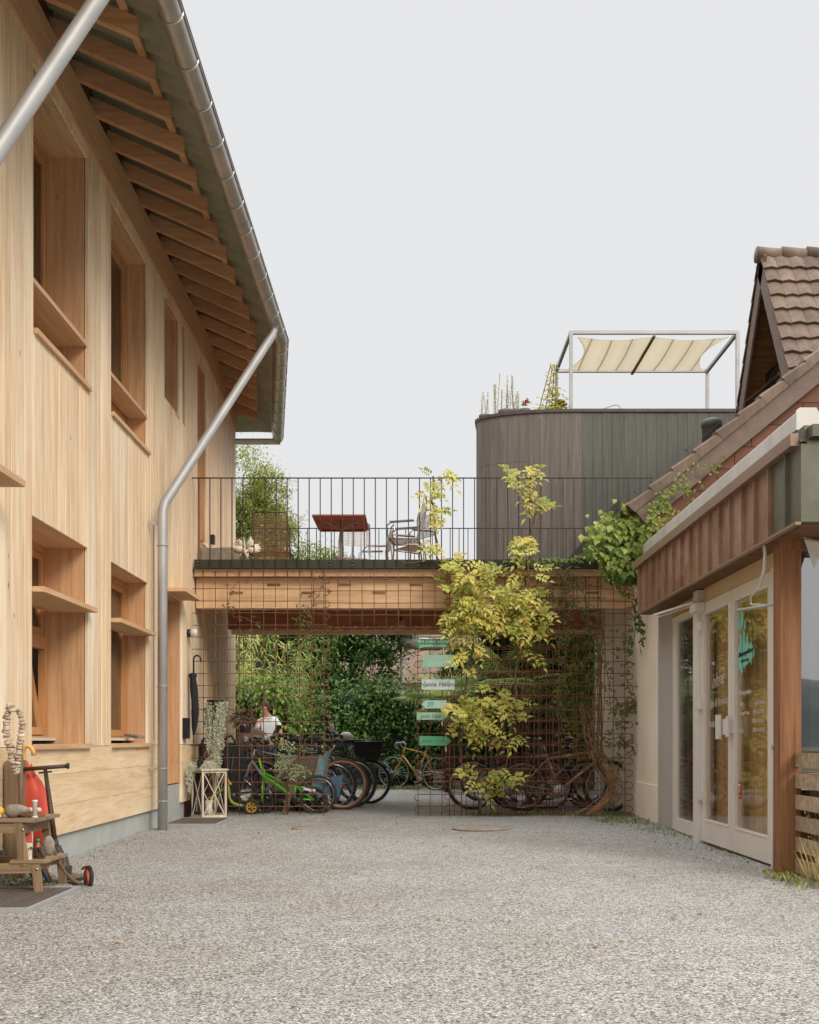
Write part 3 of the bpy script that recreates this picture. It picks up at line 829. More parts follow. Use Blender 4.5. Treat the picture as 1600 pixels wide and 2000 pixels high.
# field tiles on the main slope, course by course
g=M();s=.1
while s<L:
    p=a+d*s+up*.03;q=a+d*(s+.36)+up*.005
    for k in range(22):
        y=13.2+k*.27
        g.add([V((p.x,y,p.z)),V((p.x,y+.13,p.z+.025)),V((p.x,y+.265,p.z)),V((q.x,y+.265,q.z)),V((q.x,y+.13,q.z+.025)),V((q.x,y,q.z)),
               V((p.x,y,p.z-.02)),V((p.x,y+.265,p.z-.02))],[(0,5,4,1),(1,4,3,2),(0,1,2,7,6)])
    s+=.33
g.build('roof_tiles',m_tile,TH)
g=M()
pw=[a+d*s_+up*.14+V((0,.05,0)) for s_ in (0,L)]
g.tube([a+d*.1+up*.12,b_+up*.12],.002,4)
for s_ in (.15,.95,1.75,2.4,3.1): 
    q=a+d*s_+V((0,.02,0));g.bar(q+up*.06,q+up*.13,.008,.008);g.ball(q+up*.13,.012,6,4)
g.build('roof_cable',m_iron,TH)
m_gut=plain('green_gutter',rgb((72,86,74)),.45,.3,rv=.03)
gutter([(2.57,12.98,3.80),(2.57,19,3.80)],.085,'gutter',m_gut,TH)
# cross gable with its own tiles
Xg=5.0;Ya=15.5;Za=8.02
CG=thing('cross_gable','','')if False else None
nslope=V((0,-1,-1.77)).normalized()  # down the near slope
fslope=V((0,1,-1.77)).normalized()
def slopeslab(dirv,name,mat,t0,t1,x0=Xg,thick=.1,length=3.6):
    g=M();o=V((x0,Ya,Za));nn=dirv.cross(V((1,0,0))).normalized()
    if nn.z<0:nn=-nn
    pts=[o-nn*t0,o+dirv*length-nn*t0,o+dirv*length-nn*t1,o-nn*t1]
    g.poly(pts,(6,0,0));return g.build(name,mat,TH)
slopeslab(nslope,'dormer_soffit',W['soffit'],.05,.10)
slopeslab(fslope,'dormer_soffit',W['soffit'],.05,.10)
for dv in (nslope,fslope):
    nn=dv.cross(V((1,0,0))).normalized()
    if nn.z<0:nn=-nn
    g=M();o=V((Xg-.03,Ya,Za));g.poly([o-nn*.03,o+dv*3.6-nn*.03,o+dv*3.6-nn*.24,o-nn*.24],(.03,0,0));g.build('dormer_barge_board',m_barge,TH)
    g=M();s=.06;row=0
    while s<3.5:
        for k in range(24):
            x=Xg-.05+k*.2
            p=o+dv*s;q=o+dv*(s+.315)
            pu=nn*.015;qu=nn*.055
            r=R.random();P0=V((x,p.y,p.z));Q0=V((x,q.y,q.z));ex_=V((.197,0,0));hf=V((.1,0,0))
            jj=dv*R.uniform(-.012,.012)
            vs=[P0+pu,P0+hf+pu+nn*.02,P0+ex_+pu,Q0+qu+jj,Q0+hf+qu+nn*.028+jj,Q0+ex_+qu+jj,Q0+qu-nn*.03+jj,Q0+hf+qu-nn*.006+jj,Q0+ex_+qu-nn*.03+jj,P0-nn*.02]
            g.add(vs,[(0,3,4,1),(1,4,5,2),(3,6,7,4),(4,7,8,5)]+([(0,9,6,3)] if k==0 else []),rnd=r)
        s+=.29;row+=1
    g.build('dormer_tiles',m_tile,TH)
g=M()
for k in range(14):
    x=Xg-.09+k*.36;g.tube([(x,Ya,Za-.02),(x+.38,Ya,Za-.035)],[.115,.095],10)
g.build('ridge_tiles',m_tile,TH)
g=M();g.poly([(5.9,14.0,5.2),(5.9,17.0,5.2),(5.9,15.5,7.75)],(.1,0,0));g.build('dormer_wall',W['soffit'],TH)
g=M();g.bar((5.3,14.9,6.52),(5.3,16.4,6.52),.03,.02)
for k in range(13): y=14.95+k*.118;g.bar((5.3,y,5.7),(5.3,y,6.51),.014,.014,(0,1,0))
g.build('dormer_railing',plain('green_black_iron',rgb((34,44,38)),.5,.4),TH)
g=M();g.lathe([(.14,5.2),(.14,5.72),(.155,5.72),(.155,5.80),(.12,5.83)],(4.46,16.2,0));g.build('vent_pipe',plain('vent_plastic',rgb((96,100,96)),.5,rv=.02),TH)

# ================================================================== plaster shop building
SH=thing('flower_shop','low shop with cream plaster side, copper seamed fascia and glazed double door','building',(2.9,10,0))
m_pl=plain('cream_plaster',rgb((244,234,218)),.9,nz=(1.2,.10),bmp=(70,.15),rv=.0,c2=rgb((232,218,198)))
g=M();g.box(2.88,3.3,12.65,17.3,0,3.24);g.box(2.862,2.88,12.66,14.0,0,.46);g.box(3.3,6.5,17.0,17.3,0,3.2);g.build('plaster_wall',m_pl,SH)
g=M();g.box(2.853,3.0,11.86,12.648,0,2.46);g.build('grey_panel',plain('grey_panel_paint',rgb((176,172,168)),.7,nz=(2,.06),rv=.0),SH)
m_fr=plain('silver_frame',rgb((222,216,208)),.45,.1,nz=(2,.06),rv=.015)
g=M();g.box(2.83,2.86,11.80,11.858,.1,2.35);g.box(2.83,2.86,10.63,11.858,2.35,2.395);g.build('yellow_sealant',plain('yellow_foam',rgb((196,150,70)),.9),SH)
g=M()
g.box(2.82,2.90,11.62,11.80,.02,2.34);g.box(2.82,2.90,10.622,10.70,.02,2.34);g.box(2.82,2.90,10.7,11.62,.02,.16);g.box(2.82,2.90,10.7,11.62,2.27,2.34)
wn=g.build('side_window',m_fr,SH)
g=M();g.box(2.84,2.848,10.7,11.62,.16,2.27);g.build('pane',m_glass,wn)
g=M();g.box(2.74,2.90,10.446,10.62,0,2.46);g.build('frame_post',m_fr,SH)
# header boards
g=M();g.box(2.80,2.98,8.07,10.44,2.33,2.47);g.box(2.86,2.98,10.63,12.65,2.40,2.47);g.build('door_header',plain('header_paint',rgb((204,178,138)),.6,nz=(2,.08),rv=.0),SH)
def doorleaf(y0,y1,hinge_far):
    f=M();x0,x1=2.775,2.835;w=.085
    f.box(x0,x1,y0,y0+w,.03,2.32);f.box(x0,x1,y1-w,y1,.03,2.32)
    f.box(x0,x1,y0+w,y1-w,2.21,2.32);f.box(x0,x1,y0+w,y1-w,.03,.24)
    f.box(x0-.004,x0,y0+w-.012,y0+w,.24,2.21);f.box(x0-.004,x0,y1-w,y1-w+.012,.24,2.21);f.box(x0-.004,x0,y0+w,y1-w,.228,.24)
    d=f.build('glass_door',m_fr,SH)
    p=M();p.box(2.80,2.81,y0+w,y1-w,.24,2.21);pn=p.build('pane',m_dglass,d)
    return d,pn
d1,p1_=doorleaf(9.45,10.44,True)
d2,p2_=doorleaf(8.38,9.442,False)
for z in (.42,1.30,2.06):
    g=M();g.box(2.745,2.775,10.36,10.50,z,z+.09);g.box(2.735,2.745,10.47,10.53,z+.02,z+.06);g.build('hinge',m_fr,d1)
g=M();g.box(2.715,2.735,9.36,9.42,1.03,1.21);g.box(2.735,2.775,9.38,9.40,1.06,1.18);g.build('door_handle',m_white,d2)
g=M();g.box(2.715,2.735,9.62,9.74,1.01,1.23);g.box(2.735,2.775,9.67,9.70,1.06,1.18);g.box(2.745,2.755,9.44,9.62,1.05,1.19);g.build('door_handle',m_white,d1)
# lettering on the panes (on the outside, facing the yard)
TX=Matrix.Translation(V((2.797,0,0)))@Matrix(((0,0,-1,0),(-1,0,0,0),(0,1,0,0),(0,0,0,1)))
m_wt=plain('white_lettering',rgb((196,190,180)),.6,rv=.0)
def TT(y,z,rot=0): return Matrix.Translation(V((2.7975,y,z)))@Matrix(((0,0,-1,0),(-1,0,0,0),(0,1,0,0),(0,0,0,1)))@Matrix.Rotation(rot,4,'Z')
g=M();g.text('Öffnungszeiten',.06,TT(9.33,1.41),align='LEFT',wt=0);g.build('opening_hours',m_wt,p2_)
for i,(a_,b__) in enumerate((('Montag','geschlossen'),('Dienstag-Freitag','9.00-12.00 Uhr'),('','13.30-18.30 Uhr'),('Samstag','9.00-16.00 Uhr'))):
    z=1.31-i*.075
    g=M()
    if a_: g.text(a_,.048,TT(9.33,z),align='LEFT',wt=0)
    g.text(b__,.048,TT(8.62,z),align='RIGHT',wt=0);g.build('opening_hours',m_wt,p2_)
g=M();g.text('ohne',.20,TT(9.95,1.56,.1),shear=.35,wt=-.002);g.text('Liebe & Verstand',.10,TT(9.95,1.35,.05),shear=.35,wt=-.001);g.text('wächst nichts',.12,TT(9.93,1.16,.0),shear=.35,wt=-.001)
g.build('script_lettering',m_wt,p1_)
# turquoise brushed logo with writing and thin ring
m_tq=plain('turquoise_film',rgb((118,196,176)),.5,nz=(20,.08),rv=.02)
g=M();rows=[]
y=9.33
k=0
pts=[]
tops=[1.80,1.84,1.86,1.93,1.92,1.86,1.95,1.96,1.93,1.84,1.82,1.90,1.92,1.84,1.80,1.82,1.83,1.82,1.80,1.79,1.76]
bots=[1.66,1.62,1.60,1.62,1.58,1.59,1.60,1.63,1.62,1.65,1.64,1.66,1.65,1.68,1.66,1.67,1.68,1.66,1.69,1.70,1.71]
for i in range(21):
    yy_=9.33-i*.021;
    g.box(2.7975,2.7995,yy_-.022,yy_,bots[i]-.02*R.random(),tops[i]-.02*R.random())
for (yc,zc,h) in ((9.305,2.03,.07),(9.24,2.01,.05),(9.20,2.04,.06),(9.14,1.99,.04)):
    g.poly([(2.7975,yc-.02,zc-h),(2.7975,yc,zc-h*1.2),(2.7975,yc+.02,zc-h*.8),(2.7975,yc+.016,zc+h),(2.7975,yc,zc+h*1.3),(2.7975,yc-.016,zc+h*.8)][::-1],(.002,0,0))
lg=g.build('logo',m_tq,p2_)
g=M();g.text('Blumengeflüster',.062,Matrix.Translation(V((-.0015,0,0)))@TT(9.11,1.745,.06),shear=.4,wt=.0003);g.text('Floristik & Deko',.032,Matrix.Translation(V((-.0015,0,0)))@TT(9.13,1.68,.03))
g.build('logo_writing',m_black,lg)
g=M();g.torus((2.797,9.02,1.86),(1,0,0),1,.003,4,4) if False else None
g.tube([(2.7965,9.06+.145*math.cos(t_*2*PI/40),1.78+.30*math.sin(t_*2*PI/40)) for t_ in range(40)],.0025,5,closed=True)
g.build('logo_ring',m_iron,p2_)
g=M();g.poly([(2.7975,9.315-.035*(1+math.cos(t_*PI/8)) ,.57+.08*(abs(math.sin(t_*PI/8))**.6)*(1 if t_<8 else -1)) for t_ in range(16)][::-1],(.002,0,0));rd=g.build('red_sticker',plain('red_film',rgb((176,44,40)),.5,rv=0),p2_)
g=M();g.box(2.7955,2.797,9.27,9.295,.55,.60);g.ball((2.797,9.282,.61),.012,8,6);g.box(2.7955,2.797,9.255,9.31,.515,.525);g.build('sticker_mark',m_wt,rd)
# interior of the shop: brown boards, shelves with vases, a counter
g=M();g.box(2.93,2.96,8.1,10.44,0.02,2.32)
for k in range(16): g.box(2.915,2.93,8.12+k*.145,8.258+k*.145,0.02,2.32)
g.build('inner_wall',wood('shop_boards',rgb((226,196,150)),rgb((196,162,116)),'Z',rv=.05),SH)
g=M();g.box(2.9,6.5,8.0,12.6,.0,.02);g.build('floor',plain('shop_floor',rgb((120,100,80)),.6),SH)
g=M();g.box(3.3,4.6,12.55,12.62,0,2.6);g.build('rear_wall',plain('rear_render',rgb((110,96,80)),.9),SH)
# silver end frame and corner post, front window
g=M();g.box(2.76,2.84,8.06,8.30,0,2.46);g.box(2.77,2.83,8.30,8.378,0,2.34);g.build('end_frame',m_fr,SH)
g=M();g.box(2.68,2.835,7.90,8.055,.0,2.40);g.build('corner_post',W['post'],SH)
g=M();g.box(2.68,6.5,7.88,8.06,2.40,2.54);g.build('front_beam',W['post'],SH)
g=M();g.box(2.86,6.5,7.95,8.0,.42,.50);fw=g.build('front_window',W['post'],SH)
g=M();g.box(2.836,6.5,7.97,7.98,.50,2.40);g.build('pane',glassmat('front_glass',(.35,.37,.38,1),1.0,.42),fw)
g=M();g.box(2.84,6.5,7.96,8.03,.0,.42);g.build('parapet',W['deckedge'],SH)
# copper standing seam fascia
def coppermat(name,c1,c2,c3,edge):
    m,t,b=nt_new(name);v=coords(t);f=noise(t,v,2.4,5,.6);f2=noise(t,coords(t,(1,1,.5)),9,5)
    c=ramp(t,f,[(.3,c2),(.6,c1)]);c=mixc(t,ramp(t,f2,[(.5,(0,0,0,1)),(.75,(.7,.7,.7,1))]),c,c3);c=vary(t,c,.85,1.12,attr(t))
    t.links.new(c,b.inputs['Base Color']);b.inputs['Metallic'].default_value=.35;b.inputs['Roughness'].default_value=.42;return m
m_cu=coppermat('aged_copper',rgb((160,126,104)),rgb((132,92,72)),rgb((176,158,144)),None)
m_cug=coppermat('green_bronze',rgb((98,96,82)),rgb((74,74,62)),rgb((104,112,96)),None)
seams=[12.60,12.38,12.07,11.74,11.45,11.12,10.79,10.46,10.13,9.80,9.46,9.15,8.83,8.50,8.19,7.86]
FC=M();FC.m=0
def zb(y): return 2.47
for a_,b__ in zip(seams,seams[1:]):
    r=R.random();FC.box(2.60,2.64,b__,a_,2.475,3.0,rnd=r)
    FC.box(2.572,2.60,b__-.006,b__+.006,2.475,3.0,rnd=R.random())
FC.m=1;FC.box(2.60,2.64,7.25,7.86,2.475,3.0);FC.box(2.572,2.60,7.49,7.502,2.475,3.0)
FC.box(2.64,6.5,7.25,7.29,2.475,3.02)
for x in (3.0,3.4,3.8,4.2): FC.box(x,x+.012,7.222,7.25,2.475,3.02)
FC.build('fascia',[m_cu,m_cug],SH)
g=M();g.box(2.545,2.66,7.30,12.64,3.0,3.05);g.box(2.545,2.60,7.30,12.64,3.05,3.085);g.box(2.56,2.60,7.25,12.63,2.455,2.475);g.build('fascia_trim',plain('brown_trim',rgb((150,124,104)),.45,.3,nz=(2,.15),rv=.03),SH)
g=M();g.box(2.60,6.5,7.27,12.64,3.02,3.04);g.box(2.66,6.5,7.20,7.30,3.04,3.12);g.box(2.64,2.74,7.3,7.5,3.05,3.14);g.build('roof_sheet',m_cug,SH)
g=M();g.box(2.64,2.86,7.29,12.6,2.47,2.49);g.box(2.86,6.5,7.29,7.88,2.48,2.50);g.build('soffit',W['soffit'],SH)
g=M();g.box(2.80,6.0,7.6,13.1,3.05,3.2);g.box(2.79,2.83,7.7,13.0,3.05,3.24);g.build('upstand',plain('upstand_dark',rgb((80,50,38)),.8),SH)
g=M();g.box(2.83,2.95,7.9,8.1,3.04,3.22);g.build('wood_block',W['white_wood'],SH)
# awning cassette
AW=thing('awning_cassette','long white aluminium awning box lying above the copper fascia','awning',(2.8,10,3.24))
g=M()
for (a_,b__) in ((7.75,10.2),(10.205,13.0)):
    pr=[(2.75,3.245),(2.745,3.36),(2.77,3.385),(2.88,3.385),(2.95,3.25)]
    g.poly([(x,a_,z) for x,z in pr],(0,b__-a_,0))
g.build('housing',plain('white_aluminium',rgb((224,224,222)),.35,.2,nz=(1.5,.10),rv=.02,c2=rgb((196,196,192)),scale=(3,3,.5)),AW)
g=M();g.poly([(x,7.735,z) for x,z in [(2.74,3.235),(2.74,3.375),(2.765,3.395),(2.885,3.395),(2.965,3.235)]],(0,.012,0));g.build('end_cap',m_white,AW)
# closer and stays above the doors, cable, tube, bunting
g=M();g.box(2.68,2.77,10.30,10.52,2.24,2.32);g.bar((2.70,10.42,2.335),(2.55,11.5,2.34),.03,.02);g.bar((2.74,10.42,2.32),(2.60,11.5,2.32),.01,.01);g.build('door_closer',m_white,d1)
g=M();g.tube([(2.74,8.10,2.03),(2.52,8.45,2.02)],.011,8);g.build('stay_bracket',m_zincw,SH)
g=M();g.tube([(2.62,8.1,2.50),(2.64,8.12,2.42),(2.66,8.2,2.3),(2.66,8.3,2.2)],.014,7);g.tube([(2.66,8.3,2.2),(2.65,8.5,2.13),(2.64,8.46,2.07),(2.68,8.2,2.035)],.006,6);g.build('conduit',m_white,SH)
g=M();g.tube([(2.745,8.22,0.02),(2.745,8.22,.95)],.014,8);g.tube([(2.745,8.22,.93),(2.745,8.22,.98)],.025,8);g.tube([(2.745,8.14,1.0),(2.745,8.14,2.4)],.005,5);g.build('floor_bolt',m_zincw,SH)
bt=[]
p0=V((2.72,7.86,2.50));
B=thing('bunting','string of white cloth pennants tied under the front beam','bunting',tuple(p0))
g=M();pts=[V((2.72+i*.12,7.80,2.50-.32*i*.12+.12*(i*.12)**2)) for i in range(16)];g.tube(pts,.004,5);g.build('cord',m_string,B)
mcl=plain('pennant_cloth',rgb((226,220,212)),.9,rv=.05)
for k in range(5):
    a_=pts[1+k*2]+V((-.02,0,-.004));b__=pts[2+k*2]+V((-.0,0,-.004))
    g=M();g.poly([a_,b__,(a_+b__)/2+V((.005,.01,-.2))],(0,.003,0));g.build('pennant',mcl,B)
# pallet boxes at the far right
g=M()
PB=thing('pallet_planter','planter of stacked weathered pallet boards beside the brown corner post','planter',(3.2,7.4,0))
for k in range(6):
    z=.02+k*.155
    q=M();q.box(2.78,4.0,7.30,7.325,z,z+.115);q.box(2.79,2.815,7.33,7.9,z+.01,z+.115);q.build('board',W['pallet'],PB)
q=M();q.box(2.83,2.93,7.33,7.42,0,.9);q.box(2.82,4.0,7.34,7.9,.72,.76);q.build('frame',W['old'],PB)
# ================================================================== terrace furniture (deck top z=3.30)
DZ=3.30
T=thing('concrete_trough','grey concrete trough at the left end of the terrace against the wall','trough',(-2.7,14.5,DZ))
g=M();g.box(-2.88,-2.43,14.35,14.62,DZ,DZ+.27);g.box(-2.86,-2.70,14.33,14.352,DZ+.0,DZ+.25);g.box(-2.43,-2.36,14.38,14.58,DZ,DZ+.22);g.build('body',plain('block_concrete',rgb((150,138,124)),.9,nz=(12,.25),bmp=(50,.4)),T)
g=M()
for k in range(5): g.torus((-2.62+.05*k,14.42,DZ+.275),(0,R.uniform(-.3,.3),1),.05,.004,12,5)
g.build('wire_coil',plain('pink_wire',rgb((190,150,150)),.6),T)
T=thing('board_offcut','short pale board leaning on the wall beside the concrete trough','board',(-2.84,14.7,DZ+.27))
g=M();g.bar((-2.88,14.66,DZ+.38),(-2.78,14.60,DZ+.28),.09,.02);g.build('board',W['white_wood'],T)
# paper-like dried flower ball
T=thing('petal_sculpture','large cream white petal shaped bloom lying behind the railing','decoration',(-2.28,14.5,DZ))
g=M();mp_=plain('cream_petal',rgb((226,214,192)),.7,nz=(6,.15),rv=.08)
c=V((-2.27,14.45,DZ+.27))
for k in range(15):
    th_=k*2.4;d=V((math.cos(th_),-.5,math.sin(th_)*.8)).normalized()
    ctr=c+V((d.x*.10,R.uniform(-.06,.04),d.z*.08));a=d.cross(V((R.random(),R.random(),R.random()))).normalized();u=a.cross(d)
    w=R.uniform(.04,.055);L=R.uniform(.15,.22);n=9;vs=[];u=(d+V((0,0,.25))).normalized();a=u.cross(V((R.gauss(0,.4),-1,R.gauss(0,.4)))).normalized();d=a.cross(u)
    for i in range(n):
        t_=i/(n-1);wid=w*math.sin(PI*min(1,.12+t_*.85))
        cp=ctr+u*(L*(t_-.45))+d*(.06*math.sin(PI*t_*1.1))
        for j in (-1,0,1): vs.append(cp+a*(wid*j)-d*(abs(j)*wid*.5))
    g.add(vs,[(i*3+j,i*3+j+1,i*3+j+4,i*3+j+3) for i in range(n-1) for j in range(2)],smooth=True)
so=g.build('petals',mp_,T);md=so.modifiers.new('s','SOLIDIFY');md.thickness=.004
g=M()
for k in range(6): g.ball(c+V((R.uniform(-.08,.1),-.08,R.uniform(-.1,.05))),.03,8,6)
g.build('seeds',plain('seed_brown',rgb((104,66,50)),.8),T)
# woven cord chair, seen from behind
T=thing('cord_chair','high backed chair woven with tan cord, seen from behind','chair',(-2.08,15.6,DZ))
y=15.5;xl,xr=-2.36,-1.82;g=M()
fr=[(xl-.02,y-.02,DZ),(xl-.01,y,DZ+.45),(xl+.02,y-.12,DZ+.93),(xl+.05,y-.13,DZ+.96),(xr-.05,y-.13,DZ+.96),(xr-.02,y-.12,DZ+.93),(xr+.01,y,DZ+.45),(xr+.02,y-.02,DZ)]
g.tube(fr,.010,8);g.tube([(xl,y,DZ+.42),(xl,y+.5,DZ+.44),(xl,y+.52,DZ)],.010,8);g.tube([(xr,y,DZ+.42),(xr,y+.5,DZ+.44),(xr,y+.52,DZ)],.010,8);g.build('frame',plain('dark_tube',rgb((80,76,70)),.5,.4),T)
g=M()
for k in range(44):
    z=DZ+.02+k*.021;f=min(1,max(0,(z-DZ-.45)/.48));yy_=y-.12*f
    xi=xl+.02*f;xj=xr-.02*f
    g.tube([(xi,yy_-.006,z),((xi+xj)/2,yy_+.02,z-.004+R.uniform(-.002,.002)),(xj,yy_-.006,z)],.0065,5)
g.build('backrest',plain('tan_cord',rgb((146,118,84)),.9,rv=.2),T)
g=M()
for k in range(20): g.tube([(xl,y+.03+k*.024,DZ+.43),(xr,y+.03+k*.024,DZ+.43)],.007,5)
g.build('seat',plain('tan_cord2',rgb((146,118,84)),.9,rv=.2),T)
# red table
T=thing('red_table','folding table with a red top on a steel pedestal','table',(-1.06,14.9,DZ))
m_red=plain('red_top',rgb((150,78,64)),.5,nz=(3,.12),rv=.0)
zt_=4.03;g=M();g.box(-1.39,-.67,14.42,15.40,zt_-.025,zt_);
g.box(-1.36,-.70,14.45,14.48,zt_-.05,zt_-.025);g.box(-1.36,-.70,15.34,15.37,zt_-.05,zt_-.025);g.box(-1.36,-1.33,14.48,15.34,zt_-.05,zt_-.025);g.box(-.73,-.70,14.48,15.34,zt_-.05,zt_-.025);g.build('tabletop',m_red,T)
g=M();g.tube([(-1.03,14.9,DZ+.05),(-1.03,14.9,zt_-.03)],.026,10)
for dx,dy in ((-.2,-.14),(.2,-.14),(-.2,.14),(.2,.14)):
    g.tube([(-1.03,14.9,zt_-.12),(-1.03+dx,14.9+dy,zt_-.03)],.009,6);g.tube([(-1.03,14.9,DZ+.08),(-1.03+dx*1.3,14.9+dy*1.3,DZ+.01)],.016,6)
g.build('pedestal',m_zincw,T)
# perforated steel chairs
def steelchair(name,label,loc,rot,arm=True):
    T=thing(name,label,'chair',loc,rot,'perforated steel chairs on the terrace')
    g=M();r=.011
    for s in (-.24,.24):
        g.tube([(.23,s,0),(.20,s,.42),(.22,s,.60)]+([(.17,s,.645),(-.16,s,.66)] if arm else []),r,7)
        g.tube([(-.28,s,0),(-.22,s,.42),(-.20,s,.66),(-.26,s*.92,.93),(-.27,s*.7,1.0)],r,7)
        g.tube([(.20,s,.43),(-.22,s,.42)],r,7)
    g.tube([(-.27,-.168,1.0),(-.275,-.10,1.03),(-.275,.10,1.03),(-.27,.168,1.0)],r,7)
    g.tube([(.2,-.24,.43),(.2,.24,.43)],r,7)
    fo=g.build('frame',m_steel,T,world=False)
    g=M();g2=M()
    for k in range(14): x=-.19+k*.028;g.box(x,x+.016,-.22,.22,.435,.441)
    for k in range(5): g.box(-.2,.2,-.22+k*.105,-.20+k*.105,.433,.4345)
    g.build('seat',m_zincw,T,world=False)
    for k in range(13):
        z=.62+k*.027;x=-.205-.055*(z-.6)/.35;g2.bar((x,-.21,z),(x,.21,z),.004,.016,(0,0,1))
    for k in range(5): 
        yk=-.2+k*.1;g2.bar((-.2,yk,.61),(-.262,yk,.97),.012,.004,(1,0,0))
    g2.build('backrest',m_zincw,T,world=False)
    if arm:
        g=M()
        for s in (-.24,.24): g.bar((.18,s,.66),(-.15,s,.672),.045,.012)
        g.build('armrest',m_zincw,T,world=False)
    return T
steelchair('steel_armchair','steel armchair nearest the railing, facing left, right of the red table',(-.14,14.75,DZ),PI-.15)
steelchair('steel_armchair','second steel armchair, pushed close behind the nearest armchair',(-.02,15.35,DZ),PI+.55)
steelchair('steel_armchair','low looking steel armchair farther back between red table and railing chairs',(-.62,16.6,DZ),PI+.2)
steelchair('steel_chair','steel chair without arms standing under the far edge of the red table',(-1.0,16.3,DZ),PI/2+.4,False)
for k,(x,y,lb) in enumerate(((1.23,18.0,'small green shrub growing at the foot of the dark clad wall'),)):
    T=thing('shrub',lb,'shrub',(x,y,3.3));l=M();st=M()
    for q in range(9):
        a=R.random()*6.28;tp=V((x+math.cos(a)*.2,y+math.sin(a)*.15,3.35+R.uniform(.25,.5)));st.tube([(x,y,3.2),tp],.005,4)
        for w_ in range(26):
            p=V((x,y,3.3)).lerp(tp,R.uniform(.2,1));b_=R.random()*6.28;l.leaf(p,V((math.cos(b_),math.sin(b_),.7)),V((0,0,1)),.05,.014)
    st.build('stem',m_stem,T);l.build('foliage',leafmat('shrub_leaf',rgb((80,100,56)),rgb((120,136,76)),None,.2),T)

